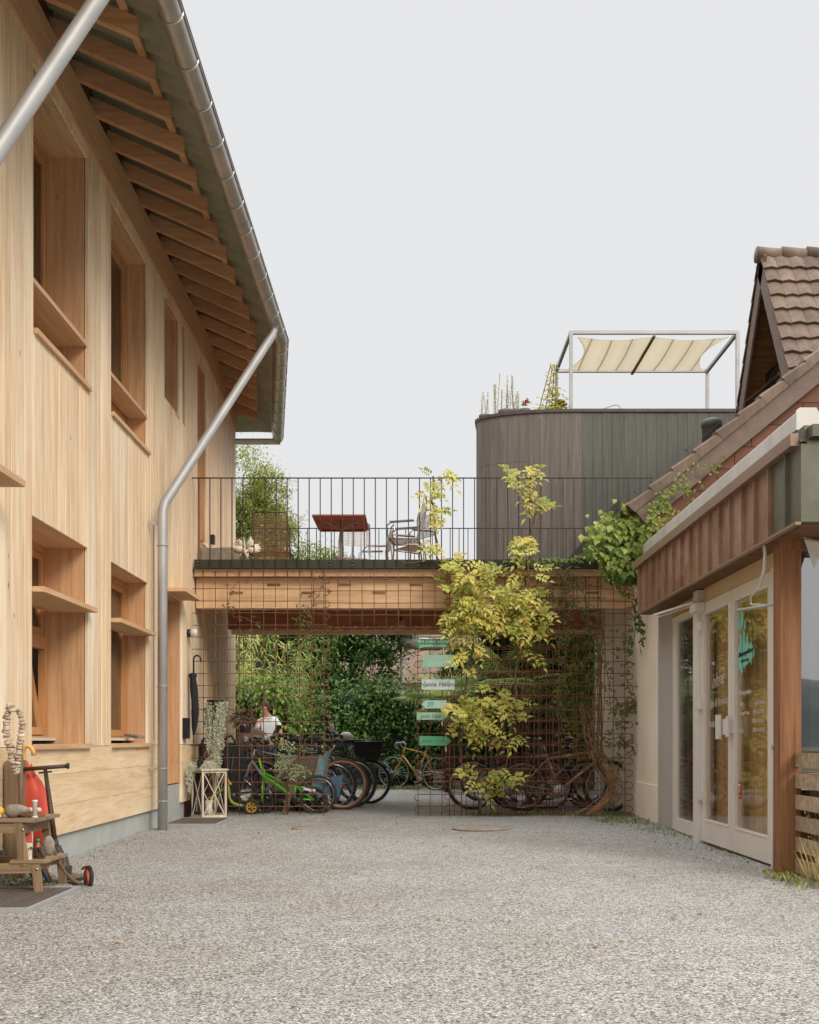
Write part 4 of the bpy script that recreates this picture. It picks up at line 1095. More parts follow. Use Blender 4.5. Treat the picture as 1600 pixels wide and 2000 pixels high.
# ================================================================== bicycles
def bike(name,label,loc,rot,fc,tyre=None,Rw=.35,wb=1.05,bar='flat',lean=.06,steer=0.0,tw=.022,style='diamond',fender=False,rack=False,basket=False,saddle=True,front=True,extra=None,tan=False,hh=1.0,metal=0,lamp=False):
    T=thing(name,label,'bicycle',loc,rot)
    Lm=Matrix.Rotation(lean,4,'X')
    fm=plain('paint_'+name+str(R.randint(0,999)),fc,.35,metal,nz=(8,.1),rv=.02)
    fr=(wb/2,0,Rw);rr=(-wb/2,0,Rw)
    bb=V((-.08,0,Rw*.80));hd=V((wb/2-.24,0,.86*hh));hl=V((wb/2-.19,0,.70*hh));st=V((-.26,0,.80*hh));sad=V((-.31,0,.97*hh))
    def mk(): g=M();g.T=Lm;return g
    g=mk();r=.018
    if style=='low': g.tube([hl,V((.1,0,.48)),bb],.024,8);g.tube([bb,st],r,8);g.tube([hd,hl],.021,8);g.tube([hl+V((-.03,0,.05)),V((.02,0,.55)),bb+V((-.06,0,.22))],.014,8)
    else: g.tube([hd+V((0,0,-.02)),st+V((.02,0,-.06))],r*.9,8);g.tube([hl,bb],r*1.15,8);g.tube([bb,st],r*.95,8);g.tube([hd,hl],r*1.1,8)
    for s in (-.05,.05):
        g.tube([bb+V((0,s*.5,0)),V((rr[0],s*1.1,rr[2]))],.011,6);g.tube([st+V((.01,s*.5,-.06)),V((rr[0],s*1.1,rr[2]))],.009,6)
    fo=g.build('frame',fm,T,world=False)
    g=mk();g.tube([st,sad],.013,8);g.build('seat_post',m_steel,T,world=False)
    FT=Lm@Matrix.Translation(hl)@Matrix.Rotation(steer,4,V((-.25,0,1)).normalized())@Matrix.Translation(-hl)
    g=M();g.T=FT
    for s in (-.055,.055): g.tube([hl+V((0,s*.6,-.02)),hl+V((.05,s,-.14)),V((fr[0]-.05,s,fr[2]+.08)),V((fr[0],s,fr[2]))],.010,6)
    g.build('fork',fm,T,world=False)
    g=M();g.T=FT;hb=hd+V((-.02,0,.08))
    g.tube([hd,hb],.014,8);stc=hb+V((.07,0,.02));g.tube([hb,stc],.013,8)
    if bar=='drop':
        g.tube([stc+V((0,-.2,0)),stc+V((0,.2,0))],.012,8)
        for s in (-.2,.2): g.tube([stc+V((0,s,0)),stc+V((.07,s,.0)),stc+V((.10,s,-.04)),stc+V((.08,s,-.10)),stc+V((.0,s,-.13))],.013,8)
    elif bar=='swept':
        for s in (-1,1): g.tube([stc,stc+V((.02,s*.14,.06)),stc+V((-.06,s*.28,.08)),stc+V((-.18,s*.31,.06))],.012,8)
    else: g.tube([stc+V((-.04,-.31,.03)),stc,stc+V((-.04,.31,.03))],.012,8)
    hbo=g.build('handlebar',m_steel if bar!='flat' else m_black,T,world=False)
    g=M();g.T=FT
    for s in (-1,1):
        if bar=='flat': g.tube([stc+V((-.035,s*.2,.02)),stc+V((-.045,s*.33,.032))],.018,8);g.tube([stc+V((-.03,s*.19,.02)),stc+V((.02,s*.26,-.01))],.006,5)
        elif bar=='swept': g.tube([stc+V((-.09,s*.29,.078)),stc+V((-.20,s*.31,.058))],.018,8)
        else: g.tube([stc+V((.09,s*.2,-.005)),stc+V((.13,s*.2,-.08))],.008,5)
        g.tube([stc+V((-.02,s*.12,.02)),stc+V((.10,s*.10,.05)),stc+V((.08,s*.03,-.10)),hl+V((.05,0,0))],.004,5)
    g.build('grip',m_black,hbo,world=False)
    def wheel(c,tf):
        g=M();g.T=tf;g.torus(c,(0,1,0),Rw-tw,tw,36,8);w=g.build('wheel',m_rub,T,world=False)
        if tan:
            g=M();g.T=tf
            for s in (-1,1): g.torus(V(c)+V((0,s*tw*.62,0)),(0,1,0),Rw-tw*1.75,tw*.5,36,6)
            g.build('tan_wall',plain('tan_sidewall',rgb((176,112,72)),.8,rv=.05),w,world=False)
        g=M();g.T=tf;g.torus(c,(0,1,0),Rw-tw*2-.006,.010,36,6,sx=1.3);g.tube([V(c)+V((0,-.05,0)),V(c)+V((0,.05,0))],.02,10)
        for k in range(24):
            a=2*PI*k/24;a2=a+.45*(1 if k%2 else -1);sy=.03 if (k//2)%2 else -.03
            g.tube([V(c)+V((math.cos(a2)*.02,sy,math.sin(a2)*.02)),V(c)+V((math.cos(a)*(Rw-tw*2),0,math.sin(a)*(Rw-tw*2)))],.0016,4,caps=False)
        g.build('rim',m_steel,w,world=False);return w
    wheel(rr,Lm)
    if front: wheel(fr,FT)
    g=mk();g.lathe([(.09,0),(.095,.003),(.09,.006)],bb+V((0,-.055,0)),(0,1,0),24);g.lathe([(.035,0),(.035,.02)],V(rr)+V((0,-.06,0)),(0,1,0),16)
    g.tube([bb+V((0,-.06,.09)),V(rr)+V((0,-.05,.035))],.005,4);g.tube([bb+V((0,-.06,-.09)),V(rr)+V((0,-.05,-.035))],.005,4)
    g.tube([bb+V((0,-.07,0)),bb+V((.12,-.08,-.11))],.010,6);g.tube([bb+V((0,.07,0)),bb+V((-.12,.08,.11))],.010,6)
    g.bar(bb+V((.12,-.08,-.11)),bb+V((.12,-.17,-.11)),.08,.02);g.bar(bb+V((-.12,.08,.11)),bb+V((-.12,.17,.11)),.08,.02);g.build('crankset',m_steel,T,world=False)
    if saddle:
        g=mk();s0=sad;vs=[];prof=[(-.13,.075,.0),(-.10,.082,.02),(-.02,.06,.02),(.06,.028,.015),(.13,.018,.005),(.14,.008,-.005)]
        for (x,w_,z) in prof:
            for (a,b_) in ((-1,-.02),(-.8,.02),(0,.032),(.8,.02),(1,-.02)): vs.append(s0+V((x,a*w_,z+b_)))
        g.add(vs,[(i*5+j,i*5+j+1,i*5+j+6,i*5+j+5) for i in range(5) for j in range(4)]+[(0,1,2,3,4),tuple(25+j for j in (4,3,2,1,0))]+[(i*5,i*5+5,i*5+9,i*5+4) for i in range(5)],smooth=True)
        g.build('saddle',m_black,T,world=False)
    if fender:
        g=mk()
        for c,a0,a1 in ((rr,.35,3.4),):
            p=[V(c)+V((math.cos(a0+(a1-a0)*k/12)*(Rw+.02),0,math.sin(a0+(a1-a0)*k/12)*(Rw+.02))) for k in range(13)]
            for q0,q1 in zip(p,p[1:]): g.bar(q0,q1,.045,.004,(q0+q1)/2-V(c))
        g.build('mudguard',m_black,T,world=False)
    if rack or basket:
        g=mk()
        for s in (-.06,.06): g.tube([V((-.30,s,.70*hh)),V((-.72,s,.72*hh))],.006,6);g.tube([V((-.62,s,.72*hh)),V((rr[0],s,Rw))],.006,6)
        for k in range(5): g.tube([V((-.36-.08*k,-.06,.715*hh)),V((-.36-.08*k,.06,.715*hh))],.005,5)
        g.build('rack',m_iron,T,world=False)
        g=mk();g.box(-.74,-.72,-.035,.035,.66*hh,.74*hh);g.build('tail_lamp',plain('red_lens',rgb((190,30,24)),.3,rv=.0),T,world=False)
    if basket:
        g=mk();z0,z1=.73*hh,.98*hh
        g.poly([(-.72,-.15,z0),(-.34,-.15,z0),(-.32,-.15,z1),(-.76,-.15,z1)],(0,.008,0));g.poly([(-.72,.142,z0),(-.34,.142,z0),(-.32,.142,z1),(-.76,.142,z1)],(0,.008,0))
        g.poly([(-.72,-.15,z0),(-.72,.15,z0),(-.76,.15,z1),(-.76,-.15,z1)],(.008,0,0));g.poly([(-.35,-.15,z0),(-.35,.15,z0),(-.33,.15,z1),(-.33,-.15,z1)],(.008,0,0));g.box(-.72,-.34,-.14,.14,z0,z0+.008)
        bo=g.build('basket',m_dark,T,world=False)
        g=mk();g.tube([(-.76,-.15,z1),(-.32,-.15,z1),(-.32,.15,z1),(-.76,.15,z1)],.007,6,closed=True);g.tube([(-.7,-.15,z1),(-.62,-.0,z1+.035),(-.42,0,z1+.035),(-.36,-.15,z1)],.006,6);g.build('basket_rim',m_steel,bo,world=False)
    if lamp:
        g=M();g.T=FT;g.lathe([(.02,-.06),(.05,-.03),(.06,.0),(.05,.02)],stc+V((.10,0,.03)),(1,0,0),14);g.build('headlamp',m_zincw,T,world=False)
    if extra: extra(T,mk)
    return T
m_dull=plain('dull_bronze',rgb((150,120,92)),.35,.5,rv=.02)
# yellow racing bicycle under the signs
bike('racing_bicycle','mustard yellow racing bicycle with silver drop handlebar leaning on the hedge',(-.02,21.6,0),PI-.62,rgb((170,134,52)),bar='drop',Rw=.345,wb=1.03,lean=.05,steer=.35,tw=.014,rack=True)
# left group, rear wheels to the right
bike('mountain_bicycle','dark mountain bicycle with brown tyre side walls, rear wheel at the passage edge',(-1.62,15.25,0),PI+.06,(.03,.03,.032,1),Rw=.375,wb=1.15,tan=True,lean=.05,tw=.028)
bike('trekking_bicycle','black trekking bicycle between the brown tyred one and the one with a basket',(-1.50,15.9,0),PI+.1,(.05,.06,.07,1),Rw=.37,wb=1.12,lean=-.04,tw=.024,fender=True,bar='flat')
bike('basket_bicycle','black city bicycle with a dark crate basket on the rear rack',(-1.28,16.75,0),PI+.12,(.03,.03,.03,1),Rw=.35,wb=1.10,lean=.04,basket=True,fender=True,bar='swept')
bike('hidden_bicycle','dark blue bicycle behind the child trailer, handlebar to the left',(-1.95,15.6,0),PI-.12,rgb((30,50,84)),Rw=.35,wb=1.05,lean=.08,bar='flat',style='low')
def hood(T,mk):
    g=mk();g.ball((.42,0,1.0),1,18,10,sq=(.25,.2,.19));g.build('child_seat_hood',plain('taupe_hood',rgb((150,134,120)),.45,rv=0),T,world=False)
    g=mk();g.bar((.12,0,1.02),(.02,0,1.22),.28,.05);g.bar((.02,-.12,1.2),(.02,.12,1.2),.06,.06);g.build('child_seat',m_black,T,world=False)
    g=mk();g.box(.0,.5,-.2,.2,.5,.78);g.build('cargo_box',plain('box_brown',rgb((84,70,60)),.7),T,world=False)
bike('cargo_bicycle','cargo bicycle with a rounded taupe child hood in front of the person',(-2.05,16.3,0),PI+.05,(.03,.03,.03,1),Rw=.30,wb=1.3,lean=.0,extra=hood,style='low',bar='swept')
def moped(T,mk):
    g=mk();g.ball((.34,0,1.05),1,16,10,sq=(.12,.10,.085));g.build('headlamp',m_white,T,world=False)
    g=mk();g.tube([(.30,.1,1.02),(.20,.18,1.12),(.14,.2,1.17)],.008,6);g.ball((.12,.2,1.20),1,12,8,sq=(.05,.03,.07));g.build('mirror',m_white,T,world=False)
    g=mk();g.poly([(.10,-.09,.88),(.36,-.09,.90),(.44,-.09,1.0),(.26,-.09,1.06),(.12,-.09,.98)],(0,.18,0));g.poly([(.42,-.08,.88),(.56,-.08,.60),(.64,-.08,.63),(.52,-.08,.94)],(0,.16,0));g.build('fairing',plain('grey_fairing',rgb((110,106,100)),.4,rv=.05),T,world=False)
bike('motorised_bicycle','motorised bicycle with round silver mirror, chrome headlamp and grey leg shield',(-1.47,17.4,0),.15,(.04,.04,.045,1),Rw=.33,wb=1.05,lean=.02,extra=moped,style='low',bar='flat',fender=True)
bike('folding_bicycle','grey folding bicycle wedged between the child trailer and the black pram',(-2.02,15.05,0),PI-.05,rgb((120,124,126)),Rw=.26,wb=.95,lean=.03,bar='flat',hh=1.02,lamp=True)
bike('teal_bicycle','teal city bicycle with swept handlebar behind the green child bicycle',(-1.72,15.42,0),PI+.16,rgb((40,92,100)),Rw=.35,wb=1.06,lean=-.03,bar='swept',hh=1.04,lamp=True)
bike('white_bicycle','pale grey bicycle whose handlebar rises left of the chrome headlamp',(-1.55,16.35,0),PI-.08,rgb((176,176,172)),Rw=.35,wb=1.06,lean=.02,bar='flat',hh=1.08)
# green child bicycle
def kids(T,mk):
    g=mk();g.tube([(.20,0,.72),(.23,0,.62),(.24,0,.44),(.24,0,.22)],.015,8);g.tube([(.24,.03,.40),(.27,.05,.2)],.012,6);g.build('steering_tube',T_green,T,world=False)
    g=mk();g.lathe([(.0,0),(.022,.002),(.022,.02),(0,.03)],(-.40,-.06,.24),(0,-1,0),14);g.bar((-.40,-.04,.25),(-.27,-.04,.28),.02,.03);g.build('axle_cap',m_white,T,world=False)
T_green=plain('bright_green',rgb((96,186,32)),.35,rv=.02)
KB=thing('child_bicycle','bright green child bicycle with a small black rear wheel','bicycle',(-1.80,14.42,0),0)
Lm=Matrix.Rotation(.04,4,'X')
def kb(): g=M();g.T=Lm;return g
g=kb()   # x forward is left in the picture here
g.tube([(-.30,0,.76),(-.27,0,.64),(-.22,0,.58)],.017,8);g.tube([(-.235,0,.60),(-.24,0,.46)],.02,8)
g.tube([(-.235,0,.52),(.02,0,.34),(.16,0,.22)],.026,8);g.tube([(-.23,0,.56),(.05,0,.42),(.19,0,.38)],.016,8)
g.tube([(.19,0,.40),(.16,0,.22)],.016,8);g.tube([(.16,0,.22),(.43,0,.20)],.014,8);g.tube([(.19,0,.38),(.30,0,.30),(.43,0,.20)],.014,8);g.tube([(.19,0,.37),(.31,0,.37)],.012,8)
g.build('frame',T_green,KB,world=False)
g=kb()
for s in (-.04,.04): g.tube([(-.24,s,.46),(-.25,s,.30),(-.26,s,.18)],.013,6)
g.build('fork',T_green,KB,world=False)
g=kb();g.tube([(-.31,-.22,.86),(-.29,-.1,.80),(-.30,0,.77),(-.29,.1,.80),(-.31,.22,.86)],.012,8);g.build('handlebar',m_black,KB,world=False)
for (x,rad) in ((-.27,.17),(.44,.19)):
    g=kb();g.torus((x,0,rad),(0,1,0),rad-.022,.024,30,8);w=g.build('wheel',m_rub,KB,world=False)
    g=kb();g.torus((x,0,rad),(0,1,0),rad-.05,.009,30,6);g.tube([(x,-.04,rad),(x,.04,rad)],.02,8)
    for k in range(12): a=k*PI/6;g.tube([(x,0,rad),(x+math.cos(a)*(rad-.05),0,rad+math.sin(a)*(rad-.05))],.003,4)
    g.build('rim',m_black,w,world=False)
g=kb();g.bar((.30,-.05,.36),(.42,-.05,.33),.02,.035);g.lathe([(.0,0),(.024,.002),(.024,.02),(0,.03)],(.44,-.05,.33),(0,-1,0),14);g.build('axle_cap',m_white,KB,world=False)
g=kb();g.ball((.12,0,.46),1,10,6,sq=(.13,.06,.03));g.build('saddle',m_black,KB,world=False)
g=kb();g.lathe([(.05,0),(.06,.01),(.05,.02)],(.16,-.04,.22),(0,1,0),16);g.bar((.16,-.06,.22),(.22,-.08,.12),.02,.02);g.build('crankset',m_black,KB,world=False)
# green kick scooter with yellow rims
KS=thing('kick_scooter','lime green child scooter with yellow rims in front of the green bicycle','scooter',(-2.38,14.32,0),0)
m_lime=plain('lime_green',rgb((140,178,60)),.4,rv=.02);m_yel=plain('yellow_rim',rgb((226,176,60)),.45,rv=.02)
def ks(): g=M();g.T=Matrix.Rotation(.05,4,'X');return g
g=ks();g.tube([(-.13,0,.43),(-.11,0,.36),(-.10,0,.24),(-.07,0,.175),(-.01,0,.145),(.12,0,.12),(.25,0,.105)],.019,8);g.tube([(-.18,0,.34),(-.21,.0,.33),(-.27,0,.29),(-.30,0,.20)],.014,8)
g.tube([(-.18,0,.34),(-.14,0,.40)],.018,8);g.tube([(.25,.03,.105),(.31,.03,.06)],.012,6);g.tube([(.08,0,.13),(.12,0,.17),(.14,0,.22)],.012,6);g.build('frame',m_lime,KS,world=False)
g=ks();g.tube([(-.15,0,.40),(-.12,0,.52)],.015,8);g.build('steerer',m_black,KS,world=False)
g=ks();g.tube([(-.12,0,.47),(-.06,-.14,.43)],.018,8);g.tube([(-.12,0,.47),(-.16,.14,.52)],.018,8);g.build('handlebar',m_yel,KS,world=False)
for (x,z,rad) in ((-.32,.19,.115),(.20,.112,.112)):
    g=ks();g.torus((x,-.03,z),(0,1,0),rad-.022,.023,26,8);w=g.build('wheel',m_rub,KS,world=False)
    g=ks();g.torus((x,-.03,z),(0,1,0),rad-.046,.010,24,6);g.lathe([(.02,-.01),(.02,.04)],(x,-.03,z),(0,-1,0),10)
    for k in range(6): a=k*PI/3;g.bar((x,-.035,z),(x+math.cos(a)*(rad-.046),-.035,z+math.sin(a)*(rad-.046)),.014,.01)
    g.build('rim',m_yel,w,world=False)
# child trailer
CT=thing('child_trailer','grey and blue fabric child trailer with a blue side bag','trailer',(-1.55,14.95,0),0)
mfab=plain('trailer_fabric',rgb((92,82,70)),.9,nz=(8,.15),bmp=(120,.2),rv=.03);mblu=plain('trailer_blue',rgb((96,134,146)),.8,nz=(8,.12),rv=.03)
g=M();g.poly([(-.44,-.26,.30),(-.30,-.26,.50),(-.06,-.26,.80),(.24,-.26,.80),(.22,-.26,.50),(.18,-.26,.25)],(0,.52,0));g.build('canopy',mfab,CT,world=False)
g=M();g.poly([(.08,-.268,.22),(.16,-.268,.5),(.22,-.268,.80),(.32,-.268,.83),(.30,-.268,.5),(.26,-.268,.22)],(0,.55,0));g.build('rear_panel',mblu,CT,world=False)
g=M();g.bar((-.50,-.275,.30),(-.08,-.275,.80),.022,.05);g.bar((.10,-.28,.25),(.27,-.28,.84),.022,.03);g.build('frame_tube',plain('pale_tube',rgb((150,146,138)),.4,.5),CT,world=False)
g=M();g.tube([(.24,-.24,.84),(.18,-.24,.92),(-.08,-.24,.94),(-.16,-.24,.90)],.018,8);g.tube([(.24,.24,.84),(.18,.24,.92),(-.08,.24,.94)],.018,8);g.tube([(-.12,-.26,.81),(.24,-.26,.83)],.022,8);g.lathe([(.035,0),(.035,.03)],(.28,-.28,.84),(0,-1,0),14);g.build('push_handle',m_black,CT,world=False)
g=M();g.text('JUNIOR',.045,Matrix.Translation(V((.08,-.285,.82)))@Matrix.Rotation(PI/2,4,'X')) if False else None
for x,rad in ((.22,.265),):
    for y in (-.34,.34):
        g=M();g.torus((x,y,rad),(0,1,0),rad-.02,.02,36,8);w=g.build('wheel',m_rub,CT,world=False)
        g=M();g.torus((x,y,rad),(0,1,0),rad-.045,.009,36,6);g.tube([(x,y-.03,rad),(x,y+.03,rad)],.02,8)
        for k in range(16): a=k*PI/8;g.tube([(x,y,rad),(x+math.cos(a)*(rad-.045),y,rad+math.sin(a)*(rad-.045))],.002,4)
        g.build('rim',m_steel,w,world=False)
g=M();g.box(-.42,.2,-.28,.28,.2,.3);g.build('floor_tray',m_dark,CT,world=False)
g=M();g.poly([(.30,-.30,.26),(.50,-.30,.22),(.56,-.30,.52),(.40,-.30,.50),(.32,-.30,.44)],(0,.3,0));bg=g.build('side_bag',plain('blue_bag',rgb((66,98,124)),.8,rv=.02),CT,world=False)
g=M();g.box(.52,.545,-.304,-.299,.36,.42);g.build('red_tab',plain('red_tab',rgb((190,40,34)),.6,rv=0),bg,world=False)
# folded pram
FP=thing('folded_pram','black folded pram hanging upright beside the grey trailing plant','pram',(-2.52,14.7,0))
g=M();g.poly([(-.12,-.12,.35),(.10,-.12,.30),(.20,-.12,.62),(.17,-.12,.80),(.10,-.12,.93),(-.02,-.12,.97),(-.12,-.12,.86)],(0,.24,0));g.poly([(-.06,-.16,.28),(.06,-.16,.28),(.09,-.16,.9),(-.08,-.16,.9)],(0,.04,0));g.build('cover',m_dark,FP,world=False)
g=M();g.tube([(-.06,-.1,.9),(-.07,-.1,1.0),(-.04,-.1,1.05),(.02,-.1,1.06),(.06,-.1,1.0),(.07,-.1,.9)],.018,8);g.tube([(-.1,-.1,.95),(-.2,-.1,.98),(-.30,-.08,.97)],.014,8)
g.tube([(-.02,-.17,.2),(.06,-.17,.85)],.012,8);g.tube([(.02,-.1,.1),(.0,-.1,.4)],.014,8);g.build('frame',m_black,FP,world=False)
for (x,z,ra) in ((-.315,.965,.085),(-.26,1.01,.085),(.12,.10,.09),(-.10,.10,.09)):
    g=M();g.torus((x,-.08,z),(0,1,0),ra-.015,.017,22,8);w=g.build('wheel',m_rub,FP,world=False)
    g=M();g.torus((x,-.08,z),(0,1,0),ra-.035,.006,20,5)
    for k in range(5): a=k*1.257;g.bar((x,-.08,z),(x+math.cos(a)*(ra-.03),-.08,z+math.sin(a)*(ra-.03)),.012,.012)
    g.build('rim',m_iron,w,world=False)
# extra dark wheels and scooter on the floor under the group
SK=thing('balance_bicycle','small dark balance bicycle lying low behind the green scooter','bicycle',(-2.32,14.62,0),.1)
for x in (-.17,.17):
    g=M();g.torus((x,0,.13),(0,1,0),.105,.022,24,8);w=g.build('wheel',m_rub,SK,world=False)
    g=M();g.lathe([(.09,-.01),(.09,.01)],(x,0,.13),(0,1,0),18);g.build('rim',m_black,w,world=False)
g=M();g.tube([(-.17,0,.13),(-.05,0,.28),(.10,0,.30),(.17,0,.13)],.018,8);g.tube([(.10,0,.3),(.08,0,.46)],.014,8);g.build('frame',m_iron,SK,world=False)
g=M();g.tube([(.08,-.15,.46),(.08,.15,.46)],.014,8);g.build('handlebar',m_black,SK,world=False)
# right group
bike('bronze_mountain_bicycle','bronze coloured full suspension mountain bicycle at the front of the right hand row',(2.09,15.0,0),-.03,rgb((206,172,140)),Rw=.365,wb=1.2,lean=-.04,tw=.027,metal=.4,bar='flat')
bike('leftmost_row_bicycle','black bicycle with mudguard at the left end of the right hand row',(1.36,15.45,0),.05,(.03,.035,.03,1),Rw=.37,wb=1.1,lean=-.05,tw=.024,fender=True,rack=True,bar='flat')
bike('rack_bicycle','dark green bicycle with swept handlebar directly behind the bronze one',(1.95,15.65,0),.06,rgb((34,56,44)),Rw=.36,wb=1.1,lean=.06,fender=True,bar='swept',rack=True)
bike('silver_bicycle','silver framed bicycle in the middle of the right hand row',(2.0,16.15,0),-.08,rgb((170,170,168)),Rw=.35,wb=1.07,lean=.03,bar='flat',metal=.6)
bike('orange_bicycle','orange framed bicycle whose bars rise behind the bronze one',(2.22,16.5,0),.05,rgb((196,110,46)),Rw=.34,wb=1.05,lean=-.04,bar='flat')
bike('red_bicycle','red and black bicycle at the back of the right hand row',(2.12,16.9,0),.0,rgb((140,30,26)),Rw=.35,wb=1.08,lean=.05,bar='swept',basket=True)
bike('far_black_bicycle','black bicycle farthest back beside the palm trunk',(1.6,17.6,0),.12,(.02,.02,.022,1),Rw=.35,wb=1.08,lean=.02,bar='swept',lamp=True)
T=thing('bicycle_stand','bent galvanised hoop of a bicycle stand at the right front','bicycle stand',(2.75,14.75,0))
g=M();g.tube([(2.62,14.7,0),(2.62,14.7,.08),(2.72,14.72,.13),(2.80,14.72,.24),(2.85,14.72,.34),(2.90,14.72,.36),(2.94,14.72,.32),(2.95,14.72,0)],.012,8);g.box(2.91,3.0,14.68,14.76,0,.01);g.build('hoop',m_zincw,T)
T=thing('pallet','weathered slatted pallet lying against the hedge behind the yellow bicycle','pallet',(.75,22.2,0))
for k in range(4): 
    g=M();g.box(.35,1.5,21.9,21.92,.03+k*.095,.09+k*.095);g.build('slat',W['pallet'],T)
g=M();g.box(.37,.45,21.92,22.0,0,.4);g.box(1.3,1.38,21.92,22.0,0,.4);g.build('frame',W['pallet'],T)

# ================================================================== things on the left wall under the terrace
T=thing('black_umbrella','long black umbrella hanging by its hook on the wall beside the wall lamp','umbrella',(-2.86,13.9,.9))
ux,uy=-2.84,13.75
g=M();pr=[(.004,0),(.012,.02),(.03,.12),(.045,.30),(.05,.45),(.042,.60),(.035,.72),(.05,.78),(.02,.80)]
n=12;vs=[]
for (r_,z) in pr:
    for j in range(n):
        th=2*PI*j/n;rr_=r_*(1+.28*math.sin(th*4+z*9));vs.append((ux+math.cos(th)*rr_+.02*math.sin(z*5),uy+math.sin(th)*rr_,1.06+z))
g.add(vs,[(i*n+j,i*n+(j+1)%n,(i+1)*n+(j+1)%n,(i+1)*n+j) for i in range(len(pr)-1) for j in range(n)],smooth=True);g.build('canopy',m_dark,T)
g=M();g.tube([(ux,uy,.96),(ux,uy,1.08)],.006,6);g.tube([(ux,uy,1.84),(ux,uy,2.04)]+[(ux+.045-.045*math.cos(a*PI/8),uy,2.04+.045*math.sin(a*PI/8)) for a in range(1,9)]+[(ux+.09,uy,2.01)],.011,8);g.build('handle',m_black,T)
T=thing('letter_box','small black box on the wall beside the hanging black umbrella','box',(-2.88,13.55,1.1))
g=M();g.box(-2.92,-2.86,13.45,13.62,1.02,1.28);g.box(-2.862,-2.855,13.47,13.60,1.20,1.215);g.build('case',m_black,T)
T=thing('ski_bag','long black sports bag with white lettering standing against the wall','bag',(-2.78,13.8,0))
g=M();bx_,by=-2.74,13.72
g.tube([(bx_-.07,by,.02),(bx_-.075,by,.10),(bx_-.06,by,.3),(bx_-.035,by,.48),(bx_-.02,by,.6),(bx_-.0,by,.74),(bx_+.01,by,.80)],[.06,.085,.075,.06,.05,.045,.015],12,sx=1);g.build('body',m_dark,T)
g=M();g.text('ATOMDUO',.055,Matrix.Translation(V((bx_-.01,by-.105,.22)))@Matrix.Rotation(PI/2,4,'X')@Matrix.Rotation(PI/2+.05,4,'Z'),wt=.002) if False else g.bar((bx_-.04,by-.083,.1),(bx_-.035,by-.078,.34),.012,.004)
g.build('stripe',m_wt,T)
# lantern
LT=thing('wooden_lantern','tall white wooden lantern with crossed bars, standing on the mat','lantern',(-2.58,14.0,.015),.0)
lx,ly=-2.62,13.62;rot=Matrix.Translation(V((lx,ly,0)))@Matrix.Rotation(.62,4,'Z')
def lt(): g=M();g.T=rot;return g
h=.62;a=.155
g=lt()
for sx in (-1,1):
    for sy in (-1,1): g.box(sx*a-.012,sx*a+.012,sy*a-.012,sy*a+.012,.03,h)
g.box(-a-.02,a+.02,-a-.02,a+.02,0,.03);g.box(-a-.03,a+.03,-a-.03,a+.03,h,h+.02)
g.build('frame',W['white_wood'],LT)
for sgn,axis in ((1,'x'),(-1,'x'),(1,'y'),(-1,'y')):
    g=lt();w=a-.012
    for k in (0,1):
        if axis=='y': p=((-w,sgn*a,.06),(w,sgn*a,h-.02));q=((w,sgn*a,.06),(-w,sgn*a,h-.02))
        else: p=((sgn*a,-w,.06),(sgn*a,w,h-.02));q=((sgn*a,w,.06),(sgn*a,-w,h-.02))
        pp=p if k==0 else q
        g.bar(pp[0],pp[1],.012 if axis=='y' else .010,.012)
    if axis=='y': g.box(-w,w,sgn*a-.006,sgn*a+.006,.03,.06);g.box(-w,w,sgn*a-.006,sgn*a+.006,h-.03,h)
    else: g.box(sgn*a-.006,sgn*a+.006,-w,w,.03,.06);g.box(sgn*a-.006,sgn*a+.006,-w,w,h-.03,h)
    g.build('side_panel',W['white_wood'],LT)
g=lt();g.lathe([(.10,0),(.06,.05),(.03,.07),(.02,.10)],(0,0,h+.02),n=14);roof_=g.build('lid',W['white_wood'],LT)
g=lt();g.torus((0,0,h+.19),(0,1,0),.06,.006,22,6);g.build('ring',m_rust,roof_)
g=lt();g.tube([(0,0,.03),(0,0,.24)],.045,14);g.build('candle',plain('candle_wax',rgb((214,214,200)),.5,rv=0),LT)
# hanging string plant
HP=thing('trailing_plant','grey green trailing plant hanging in long strands from a pot at the trellis','hanging plant',(-2.57,13.95,1.95))
hx,hy=-2.58,13.92
g=M();g.lathe([(.08,0),(.12,.07),(.125,.08)],(hx,hy,1.44),n=18);g.build('pot',m_iron,HP)
g=M()
for s in (-1,1): g.tube([(hx+s*.04,hy,1.5),(hx+s*.02,hy,1.75)],.003,4)
g.build('hook_wire',m_iron,HP)
l=M();st=M()
for k in range(42):
    a=R.random()*6.28;L=R.uniform(.12,.80)*(1 if k%3 else 1.15);x=hx+math.cos(a)*.13;y=hy+math.sin(a)*.10;p=[]
    for j in range(9):
        f=j/8;p.append(V((x-.06*f*1.0*(1 if k%4 else .2)+R.gauss(0,.008)-math.cos(a)*.06*f,y-math.sin(a)*.04*f,1.50-L*f*1.15)))
    st.tube(p,.0018,3)
    for q in range(int(L*75)):
        f=R.random()*7.99;pp=p[int(f)].lerp(p[int(f)+1],f%1);b_=R.random()*6.28;l.leaf(pp,V((math.cos(b_),-.3,math.sin(b_))),V((0,-1,.6)),.034,.026)
st.build('strands',m_string,HP);l.build('foliage',leafmat('silver_leaf',rgb((150,156,134)),rgb((200,202,180)),rgb((128,138,112)),.2),HP)
T=thing('trailing_plant_low','silvery plant trailing over the left side of the white lantern','hanging plant',(-2.72,13.60,.6))
l=M();st=M()
